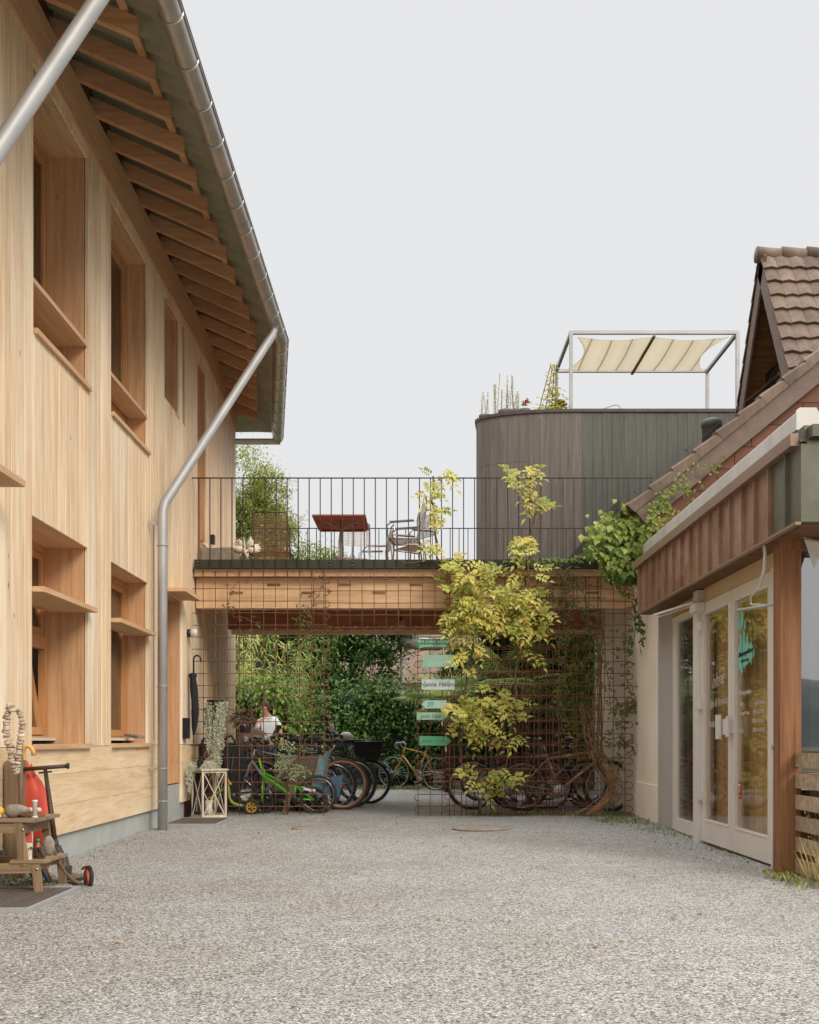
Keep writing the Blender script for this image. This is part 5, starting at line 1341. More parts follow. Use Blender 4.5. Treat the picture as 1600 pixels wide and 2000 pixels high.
for k in range(12):
    x=-2.70+R.uniform(-.10,.22);z=.70+R.uniform(-.03,.03);L=R.uniform(.05,.42)*(1 if x<-2.66 else .25);p=[V((x,13.50+R.uniform(-.05,.05),z))]
    for j in range(1,6): p.append(p[0]+V((-.05*math.sin(j*.4)+R.gauss(0,.006),-.02,-L*j/5)))
    st.tube(p,.0018,3)
    for q in range(int(14+L*70)):
        f=R.random()*4.99;pp=p[int(f)].lerp(p[int(f)+1],f%1);b_=R.random()*6.28;l.leaf(pp,V((math.cos(b_),-.3,math.sin(b_))),V((0,-1,.6)),.034,.026)
st.build('strands',m_stem,T);l.build('foliage',leafmat('silver_leaf2',rgb((150,156,134)),rgb((196,198,178)),None,.2),T)
# hanging purple flower pot
T=thing('hanging_flower_pot','grey pot of dusky purple foliage hanging in the passage left of the person','hanging plant',(-2.33,14.6,1.2))
px_,py_=-2.36,14.75
g=M();g.lathe([(.07,0),(.105,.16),(.11,.165)],(px_+.02,py_,1.10),n=18);g.build('pot',plain('grey_pot',rgb((98,100,96)),.6,rv=0),T)
g=M();g.tube([(px_,py_,1.26),(px_,py_,1.62),(px_,py_,2.8)],.003,4);g.build('hook_wire',m_iron,T)
l=M()
for k in range(330):
    d=V((R.gauss(0,1),R.gauss(0,1),R.gauss(0,.8)+.35)).normalized();p=V((px_-.01,py_,1.28))+V((d.x*.17,d.y*.15,d.z*.13))*R.uniform(.5,1)
    l.leaf(p,(d+V((0,0,-.4))).normalized(),V((0,0,1)),.055,.04)
l.build('foliage',leafmat('purple_leaf',rgb((88,62,68)),rgb((134,104,104)),rgb((160,134,124)),.15),T)
# mats and drain covers
m_slat=plain('mat_rubber',rgb((86,76,68)),.8,nz=(20,.2),rv=.1)
def mat_(name,label,x0,x1,y0,y1):
    T=thing(name,label,'door mat',((x0+x1)/2,(y0+y1)/2,.02))
    g=M();n=int((x1-x0)/.034)
    for k in range(n): g.box(x0+k*.034,x0+k*.034+.018,y0,y1,.02,.040)
    g.build('slats',plain('mat_slat',rgb((120,110,100)),.6,.3,nz=(20,.2),rv=.1),T)
    g=M();g.box(x0,x1,y0,y1,.012,.024);g.build('tray',m_dark,T)
    g=M();g.box(x1,x1+.035,y0-.0,y1,.0,.042);g.box(x0,x1+.035,y0-.035,y0,.0,.042);g.box(x0,x1+.035,y1,y1+.035,.0,.042);g.build('rim',m_zincw,T)
mat_('door_grate','long ribbed metal grate mat at the lower left before the near door',-2.88,-2.23,6.16,7.02)
mat_('far_door_grate','dark ribbed mat under the white lantern',-2.88,-2.3,12.35,13.35)
T=M();T.lathe([(.0,.0),(.33,.0),(.34,.010),(.33,.020),(.0,.021)],(.74,12.0,.006),n=36);tag(T.build('manhole_cover',plain('rusty_iron',rgb((160,146,130)),.9,.0,nz=(9,.3),bmp=(60,.8),rv=0),origin=(.74,12,0)),'round rust brown manhole cover set in the gravel','manhole cover')
T=M();T.lathe([(.0,.0),(.12,.0),(.12,.018),(.0,.019)],(-1.27,12.0,.006),n=24);tag(T.build('drain_cover',plain('rusty_iron2',rgb((160,140,120)),.9,.0,rv=0),origin=(-1.27,12,0)),'small round brown drain cover left of the manhole cover','drain cover')
T=thing('ground_rail','thin pale metal strip with a centre latch lying across the gravel','gate rail',(1.9,8.25,.02))
g=M();g.box(1.19,2.19,8.25,8.275,.0,.036);g.build('strip',m_zincw,T)
g=M();g.ball((1.68,8.26,.04),1,10,6,sq=(.05,.02,.006));g.build('latch',m_zincw,T)
# ================================================================== left foreground group
def Q(px,py,Y): return P(px,py,Y)
# step stool: depth about 7.3 m, right on the gravel before the plinth
ST=thing('step_stool','weathered wooden step stool carrying stones and small finds','stool',(-2.75,7.3,0))
def legbar(g,a,b,w=.055,d=.03): g.bar(a,b,w,d,(0,1,0))
mw=W['old'];mwx=W['oldX']
# geometry in world metres; step faces right (+X)
Yn,Yf=6.85,7.35          # near and far side frames
zt1,zt2=.50,.238          # upper and lower tread
g=M()
for k in range(2): g.box(-2.97,-2.42,Yn-.02+k*.25,Yn+.215+k*.25,zt1-.022,zt1)
g.build('top_tread',mwx,ST)
g=M();g.box(-2.58,-2.35,Yn-.02,Yn+.42,zt2-.02,zt2);g.build('lower_tread',mwx,ST)
for y in (Yn,Yf-.03):
    for (a,b) in (((-2.53,y,zt1-.022),(-2.49,y,.20)),((-2.95,y,zt1-.022),(-3.0,y,-.0)),((-2.42,y,zt2-.02),(-2.40,y,0))):
        q=M();q.bar(a,b,.05,.028,(0,1,0));q.build('leg',mw,ST)
g=M()
for y in (Yn+.002,Yf-.03):
    g.bar((-2.97,y,.44),(-2.50,y,.44),.025,.06);g.bar((-3.0,y,.17),(-2.40,y,.19),.022,.065)
g.bar((-2.50,Yn+.01,.44),(-2.50,Yf-.03,.44),.022,.07);g.bar((-2.41,Yn+.01,.205),(-2.41,Yf-.03,.205),.022,.06)
g.build('apron',mwx,ST)
g=M()
for (x,z) in ((-2.50,.43),(-2.41,.18)): g.lathe([(.0,0),(.010,.001),(.008,.006)],(x,Yn-.012,z),(0,-1,0),10)
g.build('screw_head',m_steel,ST)
# tall plank behind
g=M();g.box(-2.90,-2.775,7.62,7.66,0,.86);g.box(-2.90,-2.87,7.58,7.62,0,.85)
tag(g.build('leaning_plank',W['old'],origin=(-2.8,7.64,0)),'tall upright weathered plank standing behind the step stool','plank')
def stone(g,c,r,sq,seed=0):
    g.ball(c,r,14,9,sq=sq,jit=.06)
ms=m_stone
g=M();vs=[]
# beaked stone: body with a narrowing right end
cx_,cy_,cz_=-2.58,6.95,.50
prof=[(-.09,.015),(-.085,.045),(-.06,.062),(-.02,.06),(.03,.048),(.07,.034),(.10,.026),(.115,.012)]
g.tube([(cx_+a*.72,cy_,cz_+.046-(.004 if a<0 else -.008+.0)+(.0 if a<0 else -a*.05)) for a,b in prof],[b*.76 for a,b in prof],14,sx=.95)
tag(g.build('beaked_stone',ms,origin=(cx_,cy_,cz_)),'large grey stone with a narrow beak like end, on the top tread of the stool','stone')
g=M();g.ball((-2.72,6.93,.540),1,12,8,sq=(.07,.05,.042));tag(g.build('yellow_stone',plain('yellow_paint',rgb((236,180,60)),.6,nz=(4,.1)),origin=(-2.9,6.93,.56)),'yellow painted stone at the left end of the top tread','stone')
g=M()
for (a,b,r) in ((-2.665,6.85,.020),(-2.71,6.85,.015)): g.ball((a,b,.50+r*.8),r,10,7,sq=(1.2,1,.8))
tag(g.build('white_pebble',plain('pale_pebble',rgb((214,204,186)),.8,rv=.1),origin=(-2.85,6.87,.56)),'pair of small cream pebbles before the grey beaked stone','pebble')
g=M();g.tube([(-2.455,6.93,.50),(-2.455,6.93,.60),(-2.455,6.93,.603),(-2.455,6.93,.615)],[.016,.015,.018,.018],14);g.tube([(-2.455,6.93,.50),(-2.455,6.93,.512)],.020,14)
tag(g.build('white_tube',m_white,origin=(-2.52,6.93,.56)),'slim white capped tube standing at the right corner of the top tread','tube')
g=M();g.lathe([(.0,0),(.085,.0),(.095,.012),(.08,.012),(0,.008)],(-2.53,7.06,.50),n=20);tag(g.build('brown_saucer',plain('saucer_brown',rgb((140,98,68)),.6),origin=(-2.6,7.06,.56)),'flat brown saucer on the top tread behind the white tube','saucer')
g=M()
for k in range(4): g.ball((-2.55+.025*k,7.05,.53+.012*(k%2)),.022,8,6,sq=(1.1,1,.8),jit=.2)
tag(g.build('shell_pieces',plain('shell',rgb((226,206,176)),.7,rv=.2),origin=(-2.6,7.05,.57)),'cream shell pieces heaped on the brown saucer','shells')
g=M();g.poly([(-2.545,6.87,zt2),(-2.455,6.87,zt2),(-2.48,6.95,zt2+.17),(-2.555,6.95,zt2+.18),(-2.575,6.93,zt2+.12)],(0,.02,0));
bd=g.build('painted_board',plain('cream_board',rgb((224,210,188)),.7,rv=0),origin=(-2.52,6.9,zt2));tag(bd,'cream and red painted little board leaning on the lower tread','painted board')
g=M();g.poly([(-2.566,6.917,zt2+.105),(-2.466,6.917,zt2+.105),(-2.482,6.945,zt2+.172),(-2.556,6.945,zt2+.182)],(0,-.004,.002));g.build('red_top',plain('board_red',rgb((206,92,74)),.7,rv=0),bd)
g=M();g.ball((-2.525,6.885,zt2+.085),.006,8,6);g.ball((-2.495,6.885,zt2+.088),.006,8,6);g.build('eye_dots',m_black,bd)
g=M();g.ball((-2.43,7.12,zt2+.065),1,14,9,sq=(.04,.022,.065),jit=.04);tag(g.build('flat_round_stone',ms,origin=(-2.4,7.12,zt2)),'flat round grey stone standing upright on the lower tread','stone')
g=M();l_=M()
for k in range(160):
    a=R.uniform(.2,2.6);l_.tube([(-2.46,6.93,zt2+.06),(-2.455+math.cos(a)*.05,6.92+R.uniform(-.03,.03),zt2+.05+R.uniform(-.01,.03)*1),(-2.45+math.cos(a)*.075,6.91+R.uniform(-.03,.02),zt2+.0+R.uniform(0,.03))],.0022,3)
tag(l_.build('bristle_tuft',plain('brown_bristle',rgb((92,72,56)),.9,rv=.3),origin=(-2.45,6.92,zt2)),'tuft of brown bristles on the lower tread before the round stone','brush')
g=M();g.lathe([(.03,0),(.035,.05),(.012,.09),(.012,.105)],(-2.46,7.0,zt2),n=14);bt_=g.build('small_bottle',plain('reddish_glass',rgb((160,96,84)),.25),origin=(-2.46,7.0,zt2));tag(bt_,'small reddish bottle with a green cap on the lower tread','bottle')
g=M();g.lathe([(.014,.10),(.014,.12)],(-2.46,7.0,zt2),n=12);g.build('cap',plain('green_cap',rgb((40,150,70)),.5,rv=0),bt_)
# iron bar with garland of stones
GA=thing('stone_garland','loop of threaded flat pebbles on an upright rod behind the step stool','garland',(-2.66,7.2,.0))
g=M();g.tube([(-2.70,7.35,.35),(-2.70,7.35,.98)],.016,10);g.build('rod',plain('brown_rod',rgb((124,98,82)),.6,rv=0),GA)
g=M()
path=[(248,1275),(240,1240),(225,1185),(205,1120),(190,1040),(170,960),(150,860),(135,770),(118,700),(100,640),(105,560),(110,480),(105,420),(115,340),(125,280),(150,225),(185,230),(200,300),(205,370)]
def Gp(a): return P(a[0]/8,1350+a[1]/8,7.25)
def string(path,sizes):
    pts=[Gp(p) for p in path];tot=0
    for a,b in zip(pts,pts[1:]):
        n=max(1,int((b-a).length/.0165))
        for i in range(n):
            c=a.lerp(b,i/n);d=(b-a).normalized();r=R.uniform(*sizes)
            ax=(d+V((R.uniform(-.3,.3),R.uniform(-.3,.3),R.uniform(-.3,.3)))).normalized()
            g.lathe([(r*.5,-.010),(r*.9,-.0075),(r,0),(r*.9,.0075),(r*.5,.010)],c+V((R.uniform(-.004,.004),R.uniform(-.01,.01),0)),ax,10,rnd=R.random())
string(path,(.021,.031))
string([(248,1275),(262,1220),(275,1120),(280,1020),(290,940),(305,850),(320,760),(325,690),(335,620),(345,540),(340,460),(330,400),(315,340),(285,300),(255,260)],(.019,.027))
g.build('pebbles',plain('garland_stone',rgb((204,190,168)),.85,nz=(20,.25),rv=.22,c2=rgb((164,150,132))),GA)
# red umbrella with bamboo handle, leaning
UM=thing('red_umbrella','furled coral red umbrella with a yellow bamboo crook, leaning on the wall','umbrella',(-2.72,7.75,0))
Yu=7.7
top=Q(52,1500,Yu);tip=Q(88,1700,Yu)
ax_d=(tip-top).normalized();sd=V((1,0,0))
vs=[];n=16;rows=[(.0,.012),(.06,.03),(.16,.075),(.26,.10),(.40,.10),(.55,.075),(.68,.05),(.80,.02)]
for k,(s,r_) in enumerate(rows):
    for j in range(n):
        th=2*PI*j/n;rr_=r_*(1+.22*math.sin(th*5+k*.35));vs.append(top+ax_d*(s*.95-.04)+V((math.cos(th)*rr_+.02*math.sin(s*3),math.sin(th)*rr_*.55,.01*math.sin(th*3))))
g=M();g.add(vs,[(i*n+j,(i+1)*n+j,(i+1)*n+(j+1)%n,i*n+(j+1)%n) for i in range(len(rows)-1) for j in range(n)],smooth=True)
for (dx,h_) in ((-.045,.10),(.012,.11),(.05,.10)):   # fabric points round the ribs
    b0=top+V((dx-.022,-.02,-.06));g.add([b0,b0+V((.05,0,0)),b0+V((.012,0,h_)),b0+V((.02,.02,0))],[(0,1,2),(1,3,2),(3,0,2)])
g.build('canopy',plain('coral_cloth',rgb((214,84,66)),.65,nz=(5,.12),rv=.05),UM)
g=M()
for k in range(2):
    z=.42+.16*k;c=top+ax_d*z;g.poly([c+V((-.105,-.045,.10)),c+V((-.085,-.05,.11)),c+V((-.02,-.062,-.06)),c+V((-.045,-.062,-.07))],(0,-.002,0))
g.build('white_band',m_wt,UM)
g=M();cr=[Q(*p,Yu) for p in ((54,1515),(51,1500),(47,1484),(45,1470),(47,1461),(53,1457),(60,1460),(65,1467),(66,1476))]
g.tube(cr,[.008,.012,.017,.017,.016,.016,.016,.016,.017],10);g.build('handle',plain('bamboo',rgb((222,170,90)),.4,nz=(20,.15),rv=0),UM)
g=M();g.tube([tip-ax_d*.1,tip+ax_d*.05],.006,6);g.tube([cr[0],top+ax_d*.2],.006,6);g.build('shaft',m_steel,UM)
# kick scooter, black with orange wheels, leaning
SC=thing('old_kick_scooter','worn black kick scooter with orange wheels lying against the plinth','scooter',(-2.4,7.5,0))
Ys=7.35
P1=Q(88,1500,Ys+.25);P2=Q(107,1642,Ys+.05);P3=Q(126,1695,Ys)
g=M();g.tube([P1,P1.lerp(P2,.5),P2],[.014,.018,.019],10);g.tube([P2,P2+(P2-P1).normalized()*.05],.024,10);g.build('steering_column',plain('worn_bronze',rgb((78,62,46)),.5,.4),SC)
g=M();a=Q(43,1503,Ys+.25);b=Q(132,1496,Ys+.25);g.tube([a,b],.015,10);hb_=g.build('handlebar',plain('worn_grip',rgb((70,58,44)),.6),SC)
g=M();g.tube([b-V((.005,0,0)),b+V((.008,0,0))],.022,10);g.tube([a-V((.008,0,0)),a+V((.005,0,0))],.022,10);g.tube([Q(76,1510,Ys+.25),Q(101,1507,Ys+.25)],.008,6);g.build('end_knob',m_iron,hb_)
g=M();g.tube([Q(107,1646,Ys+.05),Q(107,1655,Ys+.05)],.026,12);g.build('clamp',plain('copper_clamp',rgb((170,100,62)),.4,.6),SC)
g=M();g.bar(Q(109,1655,Ys+.04),Q(130,1700,Ys),.05,.05);g.bar(Q(121,1698,Ys+.02),Q(135,1700,Ys+.0),.06,.06);g.build('head_fork',plain('dark_plastic',rgb((62,62,58)),.5),SC)
g=M();g.poly([Q(118,1712,Ys+.1),Q(136,1703,Ys+.12),Q(164,1709,Ys+.02),Q(160,1717,Ys-.1),Q(146,1719,Ys-.1)],(0,0,-.012));g.build('deck',plain('worn_deck',rgb((128,108,84)),.7),SC)
g=M();g.bar(Q(148,1719,Ys-.1),Q(168,1714,Ys-.08),.02,.035,(0,1,0));g.build('rear_arm',m_black,SC)
def swheel(px,py,Y,r,ang):
    c=P(px,py,Y);ax=V((math.cos(ang),math.sin(ang),.05)).normalized()
    g=M();g.torus(c,ax,r-.012,.014,26,8);w=g.build('wheel',m_rub,SC)
    g=M();g.lathe([(r-.02,-.012),(r-.03,-.004),(.02,-.010),(.02,.010),(r-.03,.004),(r-.02,.012)],c,ax,22);g.build('rim',plain('orange_rim',rgb((214,112,78)),.5,rv=0),w)
swheel(173,1714,Ys-.08,.082,-2.55)
swheel(128,1692,Ys+.12,.07,-2.7)
g=M();g.tube([Q(161,1698,Ys-.08),Q(164,1694,Ys-.1),Q(169,1692,Ys-.1),Q(172,1691,Ys-.1)],.012,6,sx=.4);g.build('mudguard',plain('red_guard',rgb((170,70,48)),.5,rv=0),SC)
g=M();g.tube([Q(100,1642,7.15),Q(113,1680,7.12),Q(128,1705,7.1),Q(146,1722,7.08),Q(160,1726,7.08)],[.011,.012,.010,.012,.014],8);tag(g.build('crooked_stick',m_stem,origin=tuple(Q(130,1700,7.1))),'crooked bare branch leaning between the stool and the scooter','stick')
# odds and ends under the stool
T=thing('picture_frame','dark narrow framed panel leaning under the step stool','frame',(-2.62,7.45,0))
g=M();g.bar(Q(56,1696,7.4),Q(73,1729,7.3),.02,.02);g.bar(Q(80,1692,7.45),Q(96,1724,7.35),.02,.02);g.build('frame',plain('dark_green_frame',rgb((30,48,46)),.5),T)
g=M();a,b_,c_,d_=Q(58,1692,7.42),Q(80,1690,7.46),Q(94,1716,7.38),Q(73,1724,7.33);g.poly([a,b_,c_,d_],(0,.006,0));g.build('panel',plain('grey_print',rgb((160,170,176)),.5,nz=(14,.2)),T)
g=M();g.tube([Q(88,1690,7.5),Q(105,1732,7.42)],.008,6);tag(g.build('garden_cane',plain('orange_cane',rgb((190,110,60)),.6),origin=tuple(Q(96,1710,7.45))),'thin orange cane leaning behind the front stool leg','cane')
g=M();g.ball(Q(46,1729,7.55),1,12,8,sq=(.055,.03,.018));tag(g.build('white_floor_stone',plain('floor_stone',rgb((196,192,184)),.8),origin=tuple(Q(46,1729,7.55))),'flat pale stone on the ground at the foot of the plank','stone')
g=M();g.box(-2.9,-2.88,6,6.01,0,.01) if False else None
# phone-like grey stone on the second lower window sill
g=M();g.bar(Q(250,1436,11.45),Q(276,1440,11.3),.10,.03);tag(g.build('slate_piece',plain('slate',rgb((140,132,126)),.7),origin=tuple(Q(263,1438,11.4))),'grey slate piece lying on the sill of the second lower window','slate')

# ================================================================== painted signs on the trellis
ys=13.93
def sign(name,label,px0,px1,py0,py1,colr,arrow=None,texts=(),tc=None,tilt=0):
    a=P(px0,py1,ys);b=P(px1,py0,ys);cx_=(a.x+b.x)/2;cz_=(a.z+b.z)/2;w=b.x-a.x;h=b.z-a.z
    T=thing(name,label,'sign',(cx_,ys,cz_));T.rotation_euler=(0,tilt,0)
    t_=.012;g=M()
    if arrow=='R': pts=[(-w/2,0,-h/2),(w/2-h*.55,0,-h/2),(w/2,0,0),(w/2-h*.55,0,h/2),(-w/2,0,h/2)]
    elif arrow=='L': pts=[(-w/2,0,0),(-w/2+h*.6,0,-h/2),(w/2,0,-h/2),(w/2,0,h/2),(-w/2+h*.6,0,h/2)]
    else: pts=[(-w/2,0,-h/2),(w/2,0,-h/2),(w/2,0,h/2),(-w/2,0,h/2)]
    g.poly(pts,(0,t_,0));g.build('board',plain('paint_'+name,rgb(colr),.7,nz=(14,.12),bmp=(60,.1),rv=0,scale=(1,1,6)),T,world=False)
    g=M()
    for (s,size,dx,dz,sh) in texts: g.text(s,size,Matrix.Translation(V((dx,-.002,dz)))@Matrix.Rotation(PI/2,4,'X'),shear=sh,ext=.001,wt=.0006)
    g.build('lettering',tc,T,world=False)
    g=M()
    for x in (-w*.42,w*.33):
        g.tube([(x,-.004,-h/2-.03),(x,-.004,h/2+.02)],.003,5)
    g.ball((w*.33,-.004,-h/2-.05),1,8,6,sq=(.008,.008,.035));g.build('string',m_string,T,world=False)
m_pink=plain('rose_lettering',rgb((206,178,172)),.7,rv=0);m_grey=plain('grey_lettering',rgb((84,92,96)),.7,rv=0);m_sage=plain('sage_lettering',rgb((104,138,124)),.7,rv=0);m_ltw=plain('pale_lettering',rgb((190,214,190)),.7,rv=0);m_muted=plain('muted_lettering',rgb((120,116,108)),.7,rv=0)
sign('motto_sign','dark green board with two lines of pale hand lettering, topmost sign',814,876,1248,1265,(40,118,84),None,(('Wo Liebe wächst',.060,.01,.024,.05),('gedeiht Leben',.060,.01,-.028,.05)),m_ltw)
sign('turquoise_sign','pale turquoise board with faint pinkish script, second sign from the top',827,890,1279,1303,(134,190,170),None,(('Wohnen',.085,-.05,.028,.35),('am Garten',.06,.03,-.04,.35)),m_pink)
sign('name_sign','very pale blue board with dark grey script names, third sign from the top',824,888,1327,1347,(186,206,200),None,(('Hanna Hélène',.083,.0,.0,.3),),m_grey)
sign('number_sign','pale blue arrow board pointing left, partly under yellow leaves',822.5,872,1368,1383.5,(160,196,186),'L',(('20',.085,-.05,0,.2),),m_sage)
sign('sage_arrow_sign','pale sage arrow board pointing right below the left pointing arrow',814,874,1391.5,1406,(146,184,160),'R',(('gute Idee',.07,-.02,0,.25),),m_sage)
sign('green_arrow_sign','saturated green arrow board pointing right, lowest of the signs',819,882,1438,1456,(72,158,116),'R',(('gutes Werk',.07,-.02,0,.25),),m_muted,.01)

# ================================================================== vegetation
m_wis=leafmat('wisteria_leaf',rgb((128,140,58)),rgb((200,198,100)),rgb((206,188,104)),.35)
m_wis2=leafmat('wisteria_inner_leaf',rgb((120,130,40)),rgb((160,160,60)),None,.3)
def compound(l,p,d,L,nl=5,ls=.06,up=V((0,-.6,.8))):
    d=d.normalized();side=d.cross(up).normalized();r=R.random()
    for k in range(nl):
        f=.25+.7*k/nl;c=p+d*(L*f)+V((0,0,-L*.35*f*f))
        for s in (-1,1):
            dd=(side*s+d*.45+V((0,R.uniform(-.25,.1),R.uniform(-.25,.1)))).normalized();l.leaf(c,dd,(up+V((R.uniform(-.4,.4),R.uniform(-.4,.4),0))).normalized(),ls*R.uniform(.8,1.15),ls*.5,rnd=min(1,max(0,r+R.uniform(-.15,.15))))
    l.leaf(p+d*(L*.95)+V((0,0,-L*.33)),d,up,ls*1.1,ls*.45,rnd=r)
WI=thing('wisteria','yellow green wisteria climbing the rebar grid over the beam and railing','climbing plant',(1.0,14.1,0))
l=M()
cl=[(885,1104,30,14,10),(930,1112,38,20,16),(985,1118,38,20,12),(1045,1140,22,22,3),(900,1150,32,28,20),(940,1160,42,32,30),(1000,1155,35,22,16),(890,1200,22,22,14),(930,1205,48,28,30),(985,1200,42,26,30),(1030,1185,34,20,16),(1060,1165,20,14,7),(905,1228,22,12,8),(985,1228,45,12,16),(1035,1222,30,12,9),(1063,1205,14,12,4),(1045,1108,16,6,2),
 (845,938,20,8,4),(880,928,22,7,4),(850,962,12,14,3),(835,970,14,6,2),(848,1000,16,14,4),(862,1008,14,7,2),(838,1010,14,6,2),(850,1040,8,8,1),(840,1060,12,6,2),(853,1075,10,8,2),
 (1010,925,24,10,8),(1030,915,22,10,5),(1040,950,14,14,5),(1050,975,20,14,7),(1030,985,10,8,2),(1060,1000,8,12,2),(1020,1050,16,10,5),(1035,1062,16,14,4),(1050,1080,14,8,2),(1018,1075,12,8,2),
 (905,1265,36,22,8),(900,1290,28,20,5),(1020,1265,14,8,2),(1040,1273,10,14,3),
 (880,1378,28,14,7),(905,1390,28,22,10),(925,1378,30,14,8),(935,1400,20,22,5),(895,1415,18,22,6),(950,1415,18,14,3),(975,1345,18,12,4),(1000,1365,18,14,6),(985,1372,14,10,4),(995,1385,16,12,3),(940,1420,14,8,2),
 (925,1445,20,6,3),(970,1440,18,8,3),(1005,1440,14,7,3),(995,1400,12,5,1),(900,1510,12,5,2),(935,1512,16,12,5),(950,1540,12,8,3),(968,1505,16,7,2),(995,1525,14,10,4),(975,1520,10,8,2),(982,1545,8,5,1)]
for (px,py,rx,ry,n) in cl:
    n=int(n*(1.35 if 1090<py<1240 else .8 if py<1090 else .75))+1
    for k in range(n):
        a=R.random()*6.28;q=math.sqrt(R.random());py_=py+math.sin(a)*ry*q;px_=px+math.cos(a)*rx*q
        if n>8 and R.random()<.36: continue
        p=P(px_,py_,13.98-R.uniform(-.12,.22));
        d=V((R.choice((-1,1))*R.uniform(.2,1),R.uniform(-.9,-.1),R.uniform(-.9,.5)))
        compound(l,p,d,R.uniform(.14,.24),R.choice((3,3,4,4)),R.uniform(.075,.105),V((R.uniform(-.3,.3),-.75,.65)).normalized())
l.build('foliage',m_wis,WI)
g=M()
def wig(pts,Y,r,n=5,j=.012):
    out=[]
    for a,b in zip(pts,pts[1:]):
        for k in range(n): 
            t=k/n;out.append(P(a[0]+(b[0]-a[0])*t,a[1]+(b[1]-a[1])*t,Y)+V((R.gauss(0,j),R.gauss(0,j),R.gauss(0,j))))
    out.append(P(*pts[-1],Y));return out
for pts,r in (([(940,1590),(935,1560),(905,1510),(895,1450),(918,1400),(905,1350),(925,1270),(920,1200),(900,1120),(855,1090),(848,1010),(846,930)],.013),
              ([(938,1590),(945,1550),(990,1500),(998,1420),(1006,1370),(1012,1270),(1025,1180),(1035,1090),(1045,1000),(1020,930)],.012),
              ([(925,1300),(945,1250),(960,1190),(1010,1120),(1036,1060)],.008),([(905,1350),(890,1370),(870,1380)],.006),([(990,1500),(960,1510),(930,1515),(905,1508)],.006),
              ([(990,1440),(960,1442),(925,1446)],.005),([(780,1095),(805,1100),(850,1095),(900,1092)],.006),([(1006,1372),(985,1350),(968,1342)],.005),([(1015,1270),(1040,1262),(1060,1258)],.005)):
    g.tube(wig(pts,13.99,r),[r]*(5*(len(pts)-1)+1),6)
g.build('stem',m_stem,WI)
# creeper with ivy on the right: green, falls over the gutter and beam
VC=thing('virginia_creeper','green creeper spilling from the gutter corner over the beam end','climbing plant',(2.7,13.8,2.6))
m_vc=leafmat('creeper_leaf',rgb((72,104,38)),rgb((126,144,58)),rgb((172,174,84)),.35)
l=M()
for (px,py,rx,ry,n) in ((1180,1045,30,26,150),(1210,1035,35,32,240),(1240,1015,30,26,190),(1260,1005,24,24,130),(1205,1075,38,24,240),(1240,1060,26,32,200),(1225,1110,26,22,190),(1205,1125,22,12,60),(1210,1095,25,12,60),(1165,1078,22,12,70),(1225,1135,18,26,60),(1190,1112,26,14,50),(1195,1130,14,14,16),(1215,1145,10,14,10),(1258,1080,14,40,90),(1250,1140,9,45,90),(1244,1190,7,25,40),(1110,1092,60,5,46),(1040,1094,60,5,40),(1150,1085,30,6,30),(1232,1250,5,28,26),(1254,1240,5,35,30),(1247,1215,8,22,26)):
    for k in range(n):
        a=R.random()*6.28;q=math.sqrt(R.random());Y=(13.4 if px>1150 else 13.99)-R.uniform(-.05,.35)*(1 if n>40 and px>1150 else .15)
        gx,gy=(R.gauss(0,.55),R.gauss(0,.6)) if n>50 else (math.cos(a)*q,math.sin(a)*q)
        p=P(px+gx*rx,py+gy*ry,Y);big=1.3 if (n>100 and px<1250) else .62
        d=V((R.uniform(-.8,.8),R.uniform(-.8,.1),-.9));u=V((R.uniform(-.4,.4),-.85,.5))
        s=R.uniform(.05,.09)*big
        rr_=min(1,max(0,.62-(py+math.sin(a)*ry*q-1040)*.005+R.gauss(0,.22)))
        l.leaf(p,d,u,s,s*.85,rnd=rr_,fold=.12)
        if big==1:
            for sg in (-1,1): l.leaf(p,(d+V((sg*.9,0,.3))).normalized(),u,s*.8,s*.5,rnd=rr_)
l.build('foliage',m_vc,VC)
g=M()
for pts in ([(1240,1040),(1248,1120),(1244,1200),(1232,1280)],[(1250,1190),(1254,1280)],[(1230,1080),(1160,1090),(1060,1095),(990,1100)],[(1215,1100),(1212,1160)]): g.tube(wig(pts,13.5 if pts[0][0]>1210 and pts[-1][0]>1200 else 13.98,.004),.004,5)
g.build("stem",m_stem,VC)
IV=thing('gable_ivy','sparse ivy tendrils creeping over the red shingled gable','climbing plant',(3.3,13.1,3.9))
l=M();g=M()
for pts in ([(1262,1000),(1290,985),(1300,960),(1335,955),(1345,975)],[(1290,985),(1320,1000),(1345,1010)],[(1285,965),(1300,990),(1310,1015)],[(1335,925),(1345,950),(1348,975)],[(1360,905),(1385,915),(1400,905),(1418,885)],[(1300,960),(1330,940),(1360,905)],[(1400,905),(1380,945),(1350,960)]):
    w_=wig(pts,12.9 if pts[0][0]!=1335 else 12.85,.003);g.tube(w_,.003,4)
    for p in w_:
        for q in range(3 if p.x<3.2 else 1): l.leaf(p+V((R.gauss(0,.03),-.02,R.gauss(0,.03))),V((R.uniform(-1,1),-.3,-.8)),V((0,-1,.4)),R.uniform(.03,.06),.04,rnd=R.uniform(.1,.8))
for k in range(60):
    t=R.random();p=P(1275+R.gauss(0,7)+t*12,985-t*5+R.uniform(-5,55),12.87);l.leaf(p,V((R.uniform(-1,1),-.4,-.8)),V((0,-1,.4)),R.uniform(.03,.06),.04,rnd=R.uniform(.2,.9))
l.build('foliage',m_vc,IV);g.build('stem',m_stem,IV)
TC=thing('thin_creeper','thin dark green creeper threading up the right hand grid','climbing plant',(2.2,14.1,0))
l=M();g=M()
